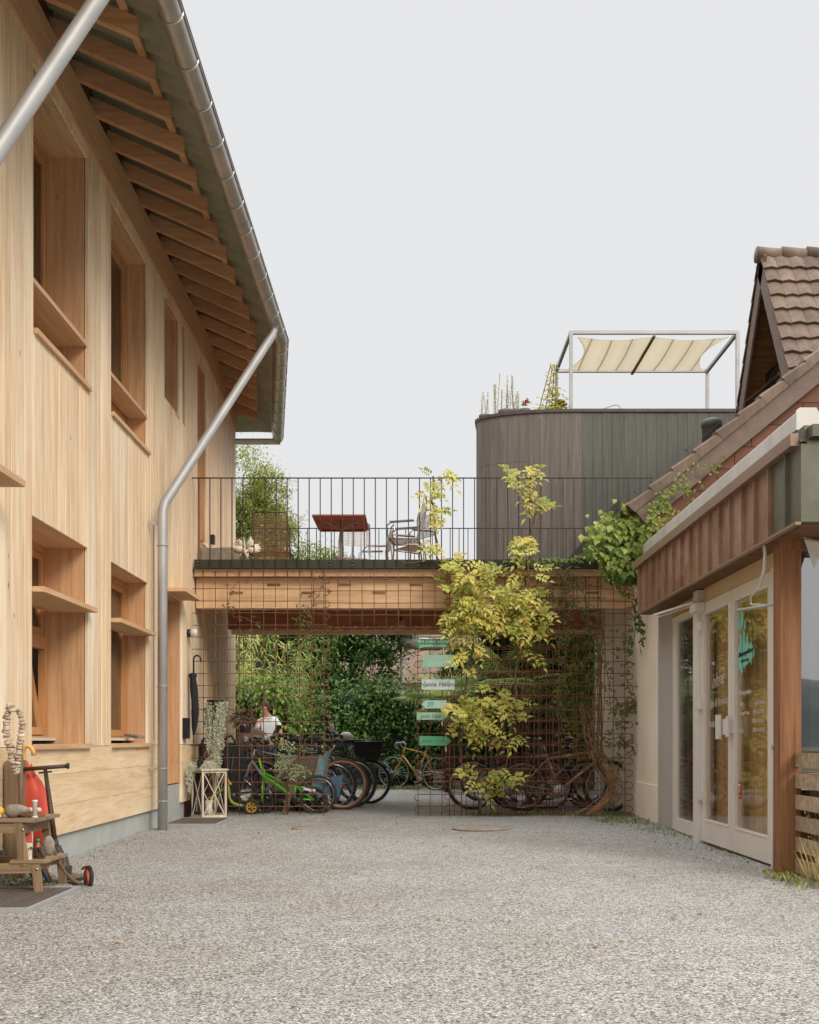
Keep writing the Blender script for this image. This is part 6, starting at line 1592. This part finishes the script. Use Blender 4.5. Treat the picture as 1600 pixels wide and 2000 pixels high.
for pts,dens in (([(1190,1575),(1205,1500),(1215,1420),(1190,1375),(1188,1300),(1175,1230),(1130,1150),(1100,1115)],4),([(1215,1420),(1235,1370),(1225,1300),(1215,1240)],3),([(1110,1120),(1105,1180),(1110,1240)],7),([(1085,1120),(1095,1200),(1100,1330)],4),([(1205,1380),(1230,1385),(1245,1378)],5),([(1180,1440),(1215,1445),(1240,1465)],5),([(1160,1250),(1140,1190),(1080,1170)],5),([(1165,1240),(1160,1340),(1165,1480)],7),([(640,1130),(600,1200),(590,1215)],3),([(470,1130),(440,1175),(460,1200),(510,1215)],1),([(655,1450),(640,1400),(600,1370),(580,1300),(590,1220)],1)):
    w_=wig(pts,14.0,.004,5,.02);g.tube(w_,.004,5)
    for p in w_:
        for q in range(dens): 
            c=p+V((R.gauss(0,.06),R.uniform(-.05,.02),R.gauss(0,.06)))
            for z in range(4): l.leaf(c,V((R.uniform(-1,1),-.4,R.uniform(-1,.5))),V((0,-1,.5)),R.uniform(.025,.05),.02)
l.build('foliage',leafmat('thin_leaf',rgb((70,90,40)),rgb((110,116,58)),rgb((120,90,60)),.25),TC);g.build('stem',m_stem,TC)
# bundle of dry vines
DV=thing('dry_vine_bundle','bundle of bare brown vine stems bent to the ground at the right grid','vine',(2.35,14.2,0))
g=M()
for k in range(18):
    x0=2.05+R.gauss(0,.10);pts=[V((2.30+R.gauss(0,.12),14.2+R.gauss(0,.05),1.35+R.uniform(-.25,.3))),V((2.35+R.gauss(0,.08),14.15+R.gauss(0,.05),1.0)),V((2.52+R.gauss(0,.07),14.1,.65)),V((2.60+R.gauss(0,.06),14.08,.42)),V((2.52+R.gauss(0,.08),14.06,.25)),V((2.2+R.gauss(0,.1),14.02,.0+.02*R.random()))]
    if k>24: pts=pts[:4] if k%2 else [V((2.2+R.gauss(0,.25),14.2,1.3+R.gauss(0,.2))),V((2.3+R.gauss(0,.15),14.2,1.1)),V((2.42+R.gauss(0,.1),14.15,.9))]
    g.tube(pts,R.uniform(.003,.007),5)
for k in range(8): g.tube([V((2.42+R.gauss(0,.04),14.25,.6)),V((2.43+R.gauss(0,.05),14.25,1.5)),V((2.44+R.gauss(0,.05),14.25,2.4)),V((2.4+R.gauss(0,.05),14.2,2.9))],.006,5)
g.build('stems',plain('dry_vine',rgb((166,128,96)),.95,nz=(20,.3),rv=.25),DV)
T=thing('bare_shrub','young shrub with grey green leaves growing before the child trailer','shrub',(-1.3,14.2,0))
g=M();l=M()
for k in range(14):
    tp=P(R.uniform(560,600),R.uniform(1430,1500),14.1);g.tube([P(556+R.uniform(-6,6),1590,14.1),P(565+R.uniform(-8,10),1545,14.1),tp],.004,5)
for (px,py,rx,ry,n) in ((555,1485,14,12,60),(570,1460,10,8,20),(545,1500,10,8,25),(585,1505,16,10,60),(575,1515,10,8,20),(553,1450,10,6,16)):
    for k in range(n):
        p=P(px+R.gauss(0,.6)*rx,py+R.gauss(0,.6)*ry,14.08);b_=R.random()*6.28;l.leaf(p,V((math.cos(b_),-.4,math.sin(b_))),V((0,-1,.4)),.05,.022)
g.build('stem',m_stem,T);l.build('foliage',leafmat('sage_leaf',rgb((100,124,84)),rgb((140,156,112)),None,.2),T)

# clump foliage generator
def blob(l,c,rad,n,size,down=.4,rr=(0,1),shape='leaf',yb=-.6):
    c=V(c)
    for k in range(n):
        d=V((R.gauss(0,1),R.gauss(0,1),R.gauss(0,1))).normalized();q=R.uniform(.55,1.05)
        p=c+V((d.x*rad[0],d.y*rad[1],d.z*rad[2]))*q
        dd=(d*.6+V((R.uniform(-.6,.6),R.uniform(-.6,.2),R.uniform(-.9,.2)))).normalized()
        u=(d+V((0,-.3,.6))).normalized();s=size*R.uniform(.7,1.3);l.leaf(p,dd,u,s,s*.55,rnd=R.uniform(*rr))
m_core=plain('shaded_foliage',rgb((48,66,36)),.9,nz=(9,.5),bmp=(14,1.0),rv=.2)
def hedge(name,label,cat,x0,x1,y,z1,size,n,mat,depth=.5,bumps=40,stemmed=True):
    T=thing(name,label,cat,((x0+x1)/2,y,0));l=M()
    for k in range(bumps):
        cx_=R.uniform(x0+.15,x1-.15);cz_=R.uniform(.12,1)**.8*(z1-.25);rr_=R.uniform(.22,.42)
        blob(l,(cx_,y+R.uniform(-.2,.25)*depth,cz_),(rr_,rr_*.7,rr_),n//bumps,size)
    l.build('foliage',mat,T)
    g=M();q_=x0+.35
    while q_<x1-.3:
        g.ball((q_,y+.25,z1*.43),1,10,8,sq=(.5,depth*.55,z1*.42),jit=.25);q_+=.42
    g.build('shade_core',m_core,T)  # solid dark lumps standing in for the shade between the leaves
    g=M()
    for k in range(max(2,int((x1-x0)*2))):
        x=x0+.2+(x1-x0-.4)*R.random();g.tube([(x,y+.2,0),(x+R.gauss(0,.1),y+.2,z1*.5),(x+R.gauss(0,.2),y+.15,z1*.9)],[.03,.02,.01],6)
    g.build('stem',m_bark,T);return T
m_hd=leafmat('hedge_leaf',rgb((52,84,40)),rgb((86,126,58)),rgb((132,158,80)),.3,.45)
m_hm=leafmat('mid_leaf',rgb((60,98,40)),rgb((104,140,60)),rgb((158,172,84)),.3)
m_hb=leafmat('bright_hedge_leaf',rgb((84,110,40)),rgb((140,156,62)),rgb((176,178,90)),.3)
m_tr=leafmat('tree_leaf',rgb((104,120,50)),rgb((150,158,76)),rgb((180,178,90)),.35)
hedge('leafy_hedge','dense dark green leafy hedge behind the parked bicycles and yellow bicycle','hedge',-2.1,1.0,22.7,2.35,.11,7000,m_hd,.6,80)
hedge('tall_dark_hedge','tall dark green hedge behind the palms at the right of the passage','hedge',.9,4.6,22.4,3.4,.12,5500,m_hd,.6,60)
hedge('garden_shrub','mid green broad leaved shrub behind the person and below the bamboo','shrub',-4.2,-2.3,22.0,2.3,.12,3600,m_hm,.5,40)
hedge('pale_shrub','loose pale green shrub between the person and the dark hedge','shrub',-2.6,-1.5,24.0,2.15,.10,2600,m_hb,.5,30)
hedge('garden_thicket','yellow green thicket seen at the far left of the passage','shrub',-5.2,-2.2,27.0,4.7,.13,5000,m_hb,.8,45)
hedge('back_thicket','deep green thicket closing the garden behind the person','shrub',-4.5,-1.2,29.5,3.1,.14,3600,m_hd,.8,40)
# bamboo and reeds
BM=thing('bamboo','arching pale green bamboo left of the dark hedge','bamboo',(-3.2,23,0))
l=M();g=M()
for k in range(46):
    x=R.uniform(-4.1,-2.5);y=R.uniform(22.3,24.5);h=R.uniform(2.6,4.2);rb=R.random();lx=R.uniform(-.2,.9);pts=[V((x+lx*(t/6)**2,y-.2*(t/6)**2,h*(t/6)*(1-.12*(t/6)**2))) for t in range(7)]
    g.tube(pts,[.012-.0014*t for t in range(7)],5)
    for q in range(34):
        f=R.uniform(2.6,5.99);p=pts[int(f)].lerp(pts[int(f)+1],f%1);l.leaf(p,V((R.uniform(-.8,1),R.uniform(-.6,.3),R.uniform(-1.3,.3))),V((0,-.6,.8)),R.uniform(.14,.34),.028,rnd=max(0,min(1,rb+R.gauss(0,.12))),droop=.3,fold=.1)
g.build('cane',plain('bamboo_cane',rgb((150,150,84)),.6,rv=.2),BM);l.build('foliage',leafmat('bamboo_leaf',rgb((100,124,52)),rgb((150,166,82)),rgb((192,194,120)),.35),BM)
# trees
def tree(name,label,base,h,crown,n,size,mat,trunk=.12,lean=0,branches=14):
    T=thing(name,label,'tree',base);b=V(base);g=M();l=M()
    top=b+V((lean,0,h*.75));tp=[b,b+V((lean*.2,.05,h*.25)),b+V((lean*.6,0,h*.5)),top]
    g.tube(tp,[trunk,trunk*.8,trunk*.6,trunk*.35],9)
    for k in range(branches):
        s=tp[1].lerp(tp[2],R.random()) if k%2 else tp[2].lerp(tp[3],R.random())
        (c,rad)=R.choice(crown);e=V(c)+V((R.gauss(0,.45)*rad[0],R.gauss(0,.45)*rad[1],R.gauss(0,.45)*rad[2]))
        m_=s.lerp(e,.5)+V((0,0,.12*(e-s).length));g.tube([s,m_,e],[trunk*.32,trunk*.2,trunk*.05],6)
        for q in range(3):
            e2=e+V((R.gauss(0,.35),R.gauss(0,.35),R.gauss(0,.3)));g.tube([m_,(m_+e2)/2+V((0,0,.06)),e2],[trunk*.13,trunk*.08,trunk*.03],5)
    g.build('trunk',m_bark,T)
    for (c,rad) in crown:
        vol=n//len(crown)
        ncl=max(6,vol//45)
        for q in range(ncl):
            d=V((R.gauss(0,1),R.gauss(0,1),R.gauss(0,1))).normalized()*R.uniform(.3,1)**.5
            cc=V(c)+V((d.x*rad[0],d.y*rad[1],d.z*rad[2]));rr_=R.uniform(.12,.3)
            for w_ in range(vol//ncl):
                p=cc+V((R.gauss(0,rr_*.7),R.gauss(0,rr_*.7),R.gauss(0,rr_*.5)));l.leaf(p,V((R.uniform(-1,1),R.uniform(-1,1),R.uniform(-1,.5))),V((R.uniform(-.5,.5),R.uniform(-.5,.5),1)),size*R.uniform(.7,1.3),size*.5)
    l.build('crown',mat,T);return T
tree('airy_tree','tall airy light green tree rising behind the terrace at the end of the timber house',(-5.4,30,0),9.6,[((-4.9,30,8.3),(.9,.9,1.0)),((-4.4,30,6.5),(.8,.9,1.0)),((-6.0,30,7.0),(1.0,1,1.4)),((-3.8,30,6.9),(.5,.7,.7)),((-4.2,30,7.9),(.6,.7,.7)),((-3.9,30,5.6),(.8,.8,.7)),((-4.6,30,7.2),(.8,.7,.9))],24000,.085,m_tr,.10,.3,26)
tree('low_tree','yellow green bushy tree top behind the red table',(-2.6,30,0),6.9,[((-3.0,30,6.0),(.8,.7,.55)),((-2.2,30,5.75),(.6,.7,.5)),((-3.6,30,5.4),(.8,.7,.9)),((-1.3,30,5.45),(.6,.5,.4)),((-.2,30,5.3),(.9,.5,.35))],8000,.10,m_hb,.12,0,14)
tree('maple_tree','dark green tree overhanging the hedge below the terrace',(-1.6,27,0),5.0,[((-3.6,26.9,4.2),(.8,.6,.6)),((-1.9,26.6,3.6),(.9,.7,.7)),((-1.0,26.4,3.6),(.9,.6,.6)),((-2.9,26.8,3.8),(.9,.6,.7)),((-.5,26.6,4.0),(.5,.5,.4)),((-1.5,26.4,2.9),(1.2,.6,.6))],12000,.13,m_hd,.14,0,12)
# fan palms
m_pf=leafmat('palm_leaf',rgb((90,124,66)),rgb((140,166,94)),rgb((180,186,120)),.3,.4)
def palm(label,base,h,n,Rf,seed,tr=.09,side=0):
    T=thing('fan_palm',label,'palm tree',base);b=V(base);g=M()
    g.tube([b,b+V((.02,0,h*.5)),b+V((0,0,h))],[tr*.9,tr,tr*1.1],12)
    for k in range(260):
        a=R.random()*6.28;z=R.random()*h;g.leaf(b+V((math.cos(a)*tr,math.sin(a)*tr,z)),V((math.cos(a)*.5,math.sin(a)*.5,1)),V((math.cos(a),math.sin(a),0)),.10,.025)
    g.build('trunk',plain('palm_fibre',rgb((96,68,48)),.95,nz=(20,.4),rv=.3),T)
    l=M()
    for k in range(n):
        a=2*PI*k/n+R.uniform(-.2,.2)+side;el=R.uniform(-.5,.95);d=V((math.cos(a)*math.cos(el),math.sin(a)*math.cos(el),math.sin(el)))
        L=R.uniform(.5,.8)*Rf;c=b+V((0,0,h))+d*L+V((0,0,-.08*L));l.tube([b+V((0,0,h)),b+V((0,0,h))+d*L*.5+V((0,0,.03)),c],.008,4,rnd=.6)
        u=d.cross(V((0,0,1)));u=u.normalized() if u.length>.1 else V((1,0,0));w=u.cross(d);rn=R.random()
        for q in range(26):
            th=-2.1+4.2*q/25;dd=(d*math.cos(th)+u*math.sin(th)+w*.15).normalized();l.leaf(c,dd,w,R.uniform(.85,1)*Rf*.62,.030,rnd=min(1,max(0,rn+R.uniform(-.15,.15))),fold=.3,droop=.28)
    l.build('fronds',m_pf,T);return T
palm('fan palm with a fibrous brown trunk behind the yellow wisteria',(1.80,19.6,0),2.1,17,.85,1)
palm('fan palm with low fronds spreading behind the painted signs',(.62,20.6,0),1.7,14,.85,2,.08)
palm('small fan palm in the dark at the right of the passage',(2.7,20.8,0),1.9,12,.8,3,.08)
hedge('hanging_ivy','bright green ivy curtain hanging beside the white wall','ivy',2.35,2.95,17.6,3.05,.10,1500,m_vc,.25,26)
# farther houses seen through the passage
FH=thing('far_house','far pale house with a brown tiled roof beyond the garden','building',(.4,36,0))
g=M();g.box(-3,4.5,36,40,0,3.0);g.build('wall',m_pl,FH)
g=M();g.poly([(-3.4,35.6,2.9),(-3.4,38,5.2),(-3.4,40.4,2.9)],(8.4,0,0));g.build('roof',tilemat('old_far_tiles',rgb((124,104,90)),rgb((92,76,64)),rgb((80,76,52))),FH)
g=M();g.box(.05,.45,35.95,36.02,.9,2.3);w_=g.build('window',m_white,FH);g=M();g.box(.12,.38,35.93,35.97,1.0,2.2);g.build('pane',m_glass,w_)
PA=thing('white_parasol','closed white canopy behind the topmost sign','parasol',(.1,27,0))
g=M();g.tube([(-.45,26.5,3.46),(-.3,26.5,3.43),(.1,26.5,3.38),(.6,26.5,3.34),(.7,26.5,3.33)],[.06,.14,.17,.13,.05],14);g.build('canopy',m_white,PA)
g=M();g.tube([(-.36,26.5,0),(-.36,26.5,3.5)],.03,8);g.build('pole',m_white,PA)
hedge('side_shrub','mid green shrub right of the far white canopy','shrub',.6,2.6,26,3.7,.13,2200,m_hb,.6,26)
# weeds along the edges of the gravel
l=M()
def weed(x,y,n,s,rr=(0,1)):
    for k in range(n):
        a=R.random()*6.28;p=V((x+R.gauss(0,.05),y+R.gauss(0,.05),.015));l.leaf(p,V((math.cos(a)*.7,math.sin(a)*.7,R.uniform(.3,1.2))),V((0,0,1)),R.uniform(.5,1)*s,s*.22,rnd=R.uniform(*rr))
for k in range(270): 
    x=R.uniform(.75,2.85)**1.0;weed(x,14.1+R.gauss(0,.12),5,.055)
for k in range(210):
    t=R.random();weed(2.84-.1*R.random()-.45*R.random()**3,8.2+6*t,4 if t>.5 else 2,.05)
for k in range(120): weed(2.2+.5*R.random(),13.2+R.gauss(0,.4),4,.05)
for k in range(90): weed(-2.80+.2*R.random()**2,7.8+4.5*R.random(),2,.035)
for k in range(60): weed(-2.85+.35*R.random(),7.4+R.gauss(0,.12),6,.05)
for k in range(300): weed(R.uniform(-2.2,4.0),21.7+R.gauss(0,.22),6,.13,(0,.6))
for k in range(14): weed(R.uniform(-2.2,2.6),R.uniform(5,12),7,.035)
for k in range(25): weed(2.62+R.gauss(0,.06),7.6+R.gauss(0,.25),8,.08,(.5,1))
tag(l.build('weeds',leafmat('weed_leaf',rgb((70,92,40)),rgb((120,128,60)),rgb((170,160,90)),.25)),'low weeds growing along the edges of the gravel','weeds',kind='stuff')
l=M()
for k in range(34):
    x=R.uniform(-2.7,2.7);y=R.uniform(4,14);a=R.random()*6.28;l.leaf(V((x,y,.022)),V((math.cos(a),math.sin(a),.15)),V((0,0,1)),R.uniform(.025,.045),.022,fold=.5)
tag(l.build('fallen_leaves',leafmat('dry_leaf',rgb((150,92,56)),rgb((178,140,80)),rgb((120,70,44)),.1)),'small dry brown leaves scattered over the gravel','leaves',kind='stuff')
T=thing('dry_flower','dry seed stalks in the corner by the brown post and pallet planter','plant',(2.95,7.6,.1))
l=M();g=M()
for k in range(20):
    tp=V((2.88+R.gauss(0,.05),7.65,R.uniform(.25,.55)));g.tube([(2.9+R.gauss(0,.03),7.68,0),tp],.002,4)
    for q in range(8): l.ball(tp+V((R.gauss(0,.02),R.gauss(0,.02),R.uniform(-.1,.02))),.006,5,4)
g.build('stem',m_stem,T);l.build('seed_heads',plain('seed_head',rgb((200,180,140)),.8),T)
T=thing('dry_grass_tuft','tuft of dry grass stalks at the foot of the pallet planter','grass tuft',(2.72,7.2,0))
l=M()
for k in range(70): a=R.random()*6.28;l.leaf(V((2.74+R.gauss(0,.04),7.2+R.gauss(0,.04),0)),V((math.cos(a)*.4,math.sin(a)*.4,1)),V((0,-1,0)),R.uniform(.12,.42),.008)
l.build('blades',leafmat('dry_blade',rgb((150,120,70)),rgb((180,160,100)),rgb((120,120,60)),.2),T)

# ================================================================== person in the garden behind the bicycles
PX,PY=-2.90,21.2
PE=thing('person','person in a white T-shirt standing in the garden, head bowed to the left','person',(PX,PY,0))
m_skin=plain('skin',rgb((190,140,112)),.6,nz=(4,.05),rv=0);m_hair=plain('brown_hair',rgb((92,62,44)),.8,nz=(60,.4),rv=0);m_tee=plain('white_cotton',rgb((206,214,216)),.85,nz=(6,.06),bmp=(20,.2),rv=0);m_tro=plain('dark_trousers',rgb((50,54,66)),.9,rv=0)
def skin(name,verts,edges,rad,mat,parent,root=0,sub=2):
    me=bpy.data.meshes.new(name);me.from_pydata([tuple(v) for v in verts],edges,[]);me.materials.append(mat)
    o=bpy.data.objects.new(name,me);col.objects.link(o);o.parent=parent
    import bmesh
    bm=bmesh.new();bm.from_mesh(me);ly=bm.verts.layers.skin.verify();bm.verts.ensure_lookup_table()
    for i,r_ in enumerate(rad):
        sk=bm.verts[i][ly];sk.radius=(r_,r_) if not isinstance(r_,tuple) else r_;sk.use_root=(i==root)
    bm.to_mesh(me);bm.free()
    md=o.modifiers.new('skin','SKIN')
    md.use_smooth_shade=True
    s=o.modifiers.new('sub','SUBSURF');s.levels=sub;s.render_levels=sub
    return o
vts=[];eds=[];rds=[]
def av(p,r,par=None):
    vts.append(V(p));rds.append(r)
    if par is not None: eds.append((par,len(vts)-1))
    return len(vts)-1
pel=av((0,0,.95),(.15,.11));w1=av((0,0,1.12),(.13,.095),pel);ch=av((-.01,-.02,1.32),(.155,.105),w1);nb=av((-.015,-.03,1.44),(.07,.07),ch);nk=av((-.03,-.05,1.51),.052,nb)
hd1=av((-.05,-.07,1.58),(.07,.08),nk);hd2=av((-.055,-.075,1.66),(.075,.088),hd1);hd3=av((-.05,-.065,1.70),(.055,.065),hd2)
def limb(par,pts): 
    for p,r_ in pts: par=av(p,r_,par)
    return par
def hand(par,p,d,sd):
    p=V(p);d=V(d).normalized();sd=V(sd)
    pm=av(p+d*.045,(.036,.016),par)
    for k in range(4):
        o_=sd*(-.027+.018*k);L=(.062,.075,.07,.055)[k];b_=av(p+d*.085+o_,.009,pm);m_=av(p+d*(.085+L*.5)+o_+V((0,-.008,0)),.0085,b_);av(p+d*(.085+L)+o_+V((0,-.024,0)),.007,m_)
    t1=av(p+d*.04-sd*.05,.011,pm);av(p+d*.075-sd*.065,.009,t1)
# right of picture arm hangs slightly out, other arm bent forward
e=limb(ch,[((.17,-.01,1.39),.062),((.215,-.02,1.25),.048),((.25,-.03,1.10),.040),((.275,-.07,.97),.034),((.29,-.11,.87),.026)]);hand(e,(.29,-.115,.86),(.05,-.2,-1),(0,1,0))
e=limb(ch,[((-.18,-.03,1.38),.062),((-.225,-.05,1.24),.048),((-.24,-.06,1.09),.040),((-.19,-.20,1.0),.034),((-.14,-.32,.96),.026)]);hand(e,(-.138,-.325,.958),(.3,-1,-.2),(0,0,1))
for s in (-1,1): 
    e=limb(pel,[((s*.10,0,.86),.085),((s*.11,-.01,.68),.072),((s*.115,-.02,.48),.055),((s*.12,0,.30),.05),((s*.12,.02,.09),.036),((s*.13,-.06,.04),.038),((s*.14,-.15,.03),.03)])
skin('body',vts,eds,rds,m_skin,PE,0,2)
# T-shirt
vts=[];eds=[];rds=[]
a=av((0,0,.93),(.175,.13));b=av((0,0,1.1),(.155,.118),a);c=av((-.01,-.02,1.31),(.175,.125),b);d=av((-.015,-.03,1.425),(.10,.085),c)
for s in (-1,1):
    q=av((s*.14,-.015,1.40),(.085,.075),c);q=av((s*.20,-.025,1.31),(.075,.068),q);q=av((s*.225,-.035,1.215),(.068,.062),q)
skin('t_shirt',vts,eds,rds,m_tee,PE,0,2)
vts=[];eds=[];rds=[]
a=av((0,0,.93),(.17,.125))
for s in (-1,1): limb(a,[((s*.10,0,.84),.105),((s*.11,-.01,.66),.088),((s*.115,-.02,.47),.072),((s*.12,.0,.28),.066),((s*.12,.01,.10),.06)])
skin('trousers',vts,eds,rds,m_tro,PE,0,2)
T_=Matrix.Translation(V((PX-.052,PY-.07,1.665)))@Matrix.Rotation(-.8,4,'Z')@Matrix.Rotation(.3,4,'X')
g=M();g.T=T_
for k in range(1100):
    dd=V((R.gauss(0,1),R.gauss(0,1),R.gauss(0,1))).normalized()
    if dd.y<-.25 and dd.z<.55: continue
    if dd.z<-.75: continue
    p=V((dd.x*.083,dd.y*.094+.008,dd.z*.105+.012));g.leaf(p,V((dd.x*.5+R.uniform(-.4,.4),dd.y*.5,-.7)),dd,.05,.02,fold=.1)
g.ball((0,.012,.018),1,14,10,sq=(.080,.080,.098)) if False else g.ball((0,.022,.022),1,14,10,sq=(.084,.084,.098));g.build('hair',m_hair,PE)
g=M();g.T=T_
for s in (-1,1): g.ball((s*.03,-.083,.0),.011,8,6)
g.build('eye',m_black,PE)
g=M();g.T=T_;g.lathe([(.016,0),(.004,.05)],(0,-.085,-.035),(0,-.25,1),8)
for s in (-1,1): g.ball((s*.078,0,-.01),1,8,6,sq=(.012,.022,.032))
g.ball((0,-.082,-.062),1,10,6,sq=(.026,.008,.007));g.build('face_features',m_skin,PE)
g=M();g.T=T_
for s in (-1,1): g.torus((s*.032,-.094,.0),(0,1,0),.022,.0025,14,5);g.tube([(s*.054,-.094,.0),(s*.08,-.01,.005)],.002,4)
g.build('spectacles',m_black,PE)
g=M();vs=[];fs=[]
for i in range(61):
    x=-300+10*i;h=9+5*math.sin(x*.013+1)+2.5*math.sin(x*.05)
    vs+=[(x,-150,-.5),(x,-165,h*.7),(x,-185,h),(x,-260,-.5)]
for i in range(60):
    for j in range(3): fs.append((i*4+j,i*4+j+1,i*4+j+5,i*4+j+4))
g.add(vs,fs,smooth=True);tag(g.build('hills',plain('wooded_hill',rgb((84,96,92)),.95,nz=(.1,.4),rv=0)),kind='structure')
# ================================================================== camera, light, world
cam=bpy.data.cameras.new('camera');co=bpy.data.objects.new('camera',cam);col.objects.link(co);scene.camera=co
co.location=(0,0,1.0);co.rotation_euler=(PI/2,0,0);cam.sensor_fit='HORIZONTAL';cam.sensor_width=36;cam.lens=36*F/1600
cam.shift_x=-12/1600;cam.shift_y=446/1600;cam.clip_start=.1;cam.clip_end=2000
SUN=V((.52,-.66,.56)).normalized()
sl_=bpy.data.lights.new('sun','SUN');sl_.energy=2.0;sl_.angle=math.radians(22);sl_.color=(1,.90,.76)
so_=bpy.data.objects.new('sun',sl_);col.objects.link(so_);so_.rotation_euler=SUN.to_track_quat('Z','Y').to_euler();so_.location=(0,0,30)
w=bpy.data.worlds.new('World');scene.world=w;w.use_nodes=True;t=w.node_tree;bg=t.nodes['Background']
sky=t.nodes.new('ShaderNodeTexSky');sky.sky_type='NISHITA';sky.sun_disc=False
sky.sun_elevation=math.asin(SUN.z);sky.sun_rotation=math.atan2(SUN.x,SUN.y);sky.air_density=1.5;sky.dust_density=6
hs=t.nodes.new('ShaderNodeHueSaturation');hs.inputs['Saturation'].default_value=.12;hs.inputs['Value'].default_value=.07*1.0
t.links.new(sky.outputs[0],hs.inputs['Color'])
mx=t.nodes.new('ShaderNodeMix');mx.data_type='RGBA';mx.inputs['Factor'].default_value=.88
t.links.new(hs.outputs[0],mx.inputs[6]);mx.inputs[7].default_value=(.815,.82,.835,1)
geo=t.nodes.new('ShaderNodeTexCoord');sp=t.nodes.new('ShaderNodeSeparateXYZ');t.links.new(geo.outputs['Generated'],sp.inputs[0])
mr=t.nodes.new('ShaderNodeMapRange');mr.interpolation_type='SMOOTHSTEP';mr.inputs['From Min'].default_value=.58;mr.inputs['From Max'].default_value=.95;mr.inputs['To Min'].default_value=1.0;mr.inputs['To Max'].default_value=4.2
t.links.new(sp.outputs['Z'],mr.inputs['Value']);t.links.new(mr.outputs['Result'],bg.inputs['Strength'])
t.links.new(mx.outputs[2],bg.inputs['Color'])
vs_=scene.view_settings;vs_.view_transform='Standard';vs_.look='None';vs_.exposure=.10;vs_.gamma=1;vs_.use_curve_mapping=False
scene.cycles.max_bounces=8;scene.cycles.transparent_max_bounces=16
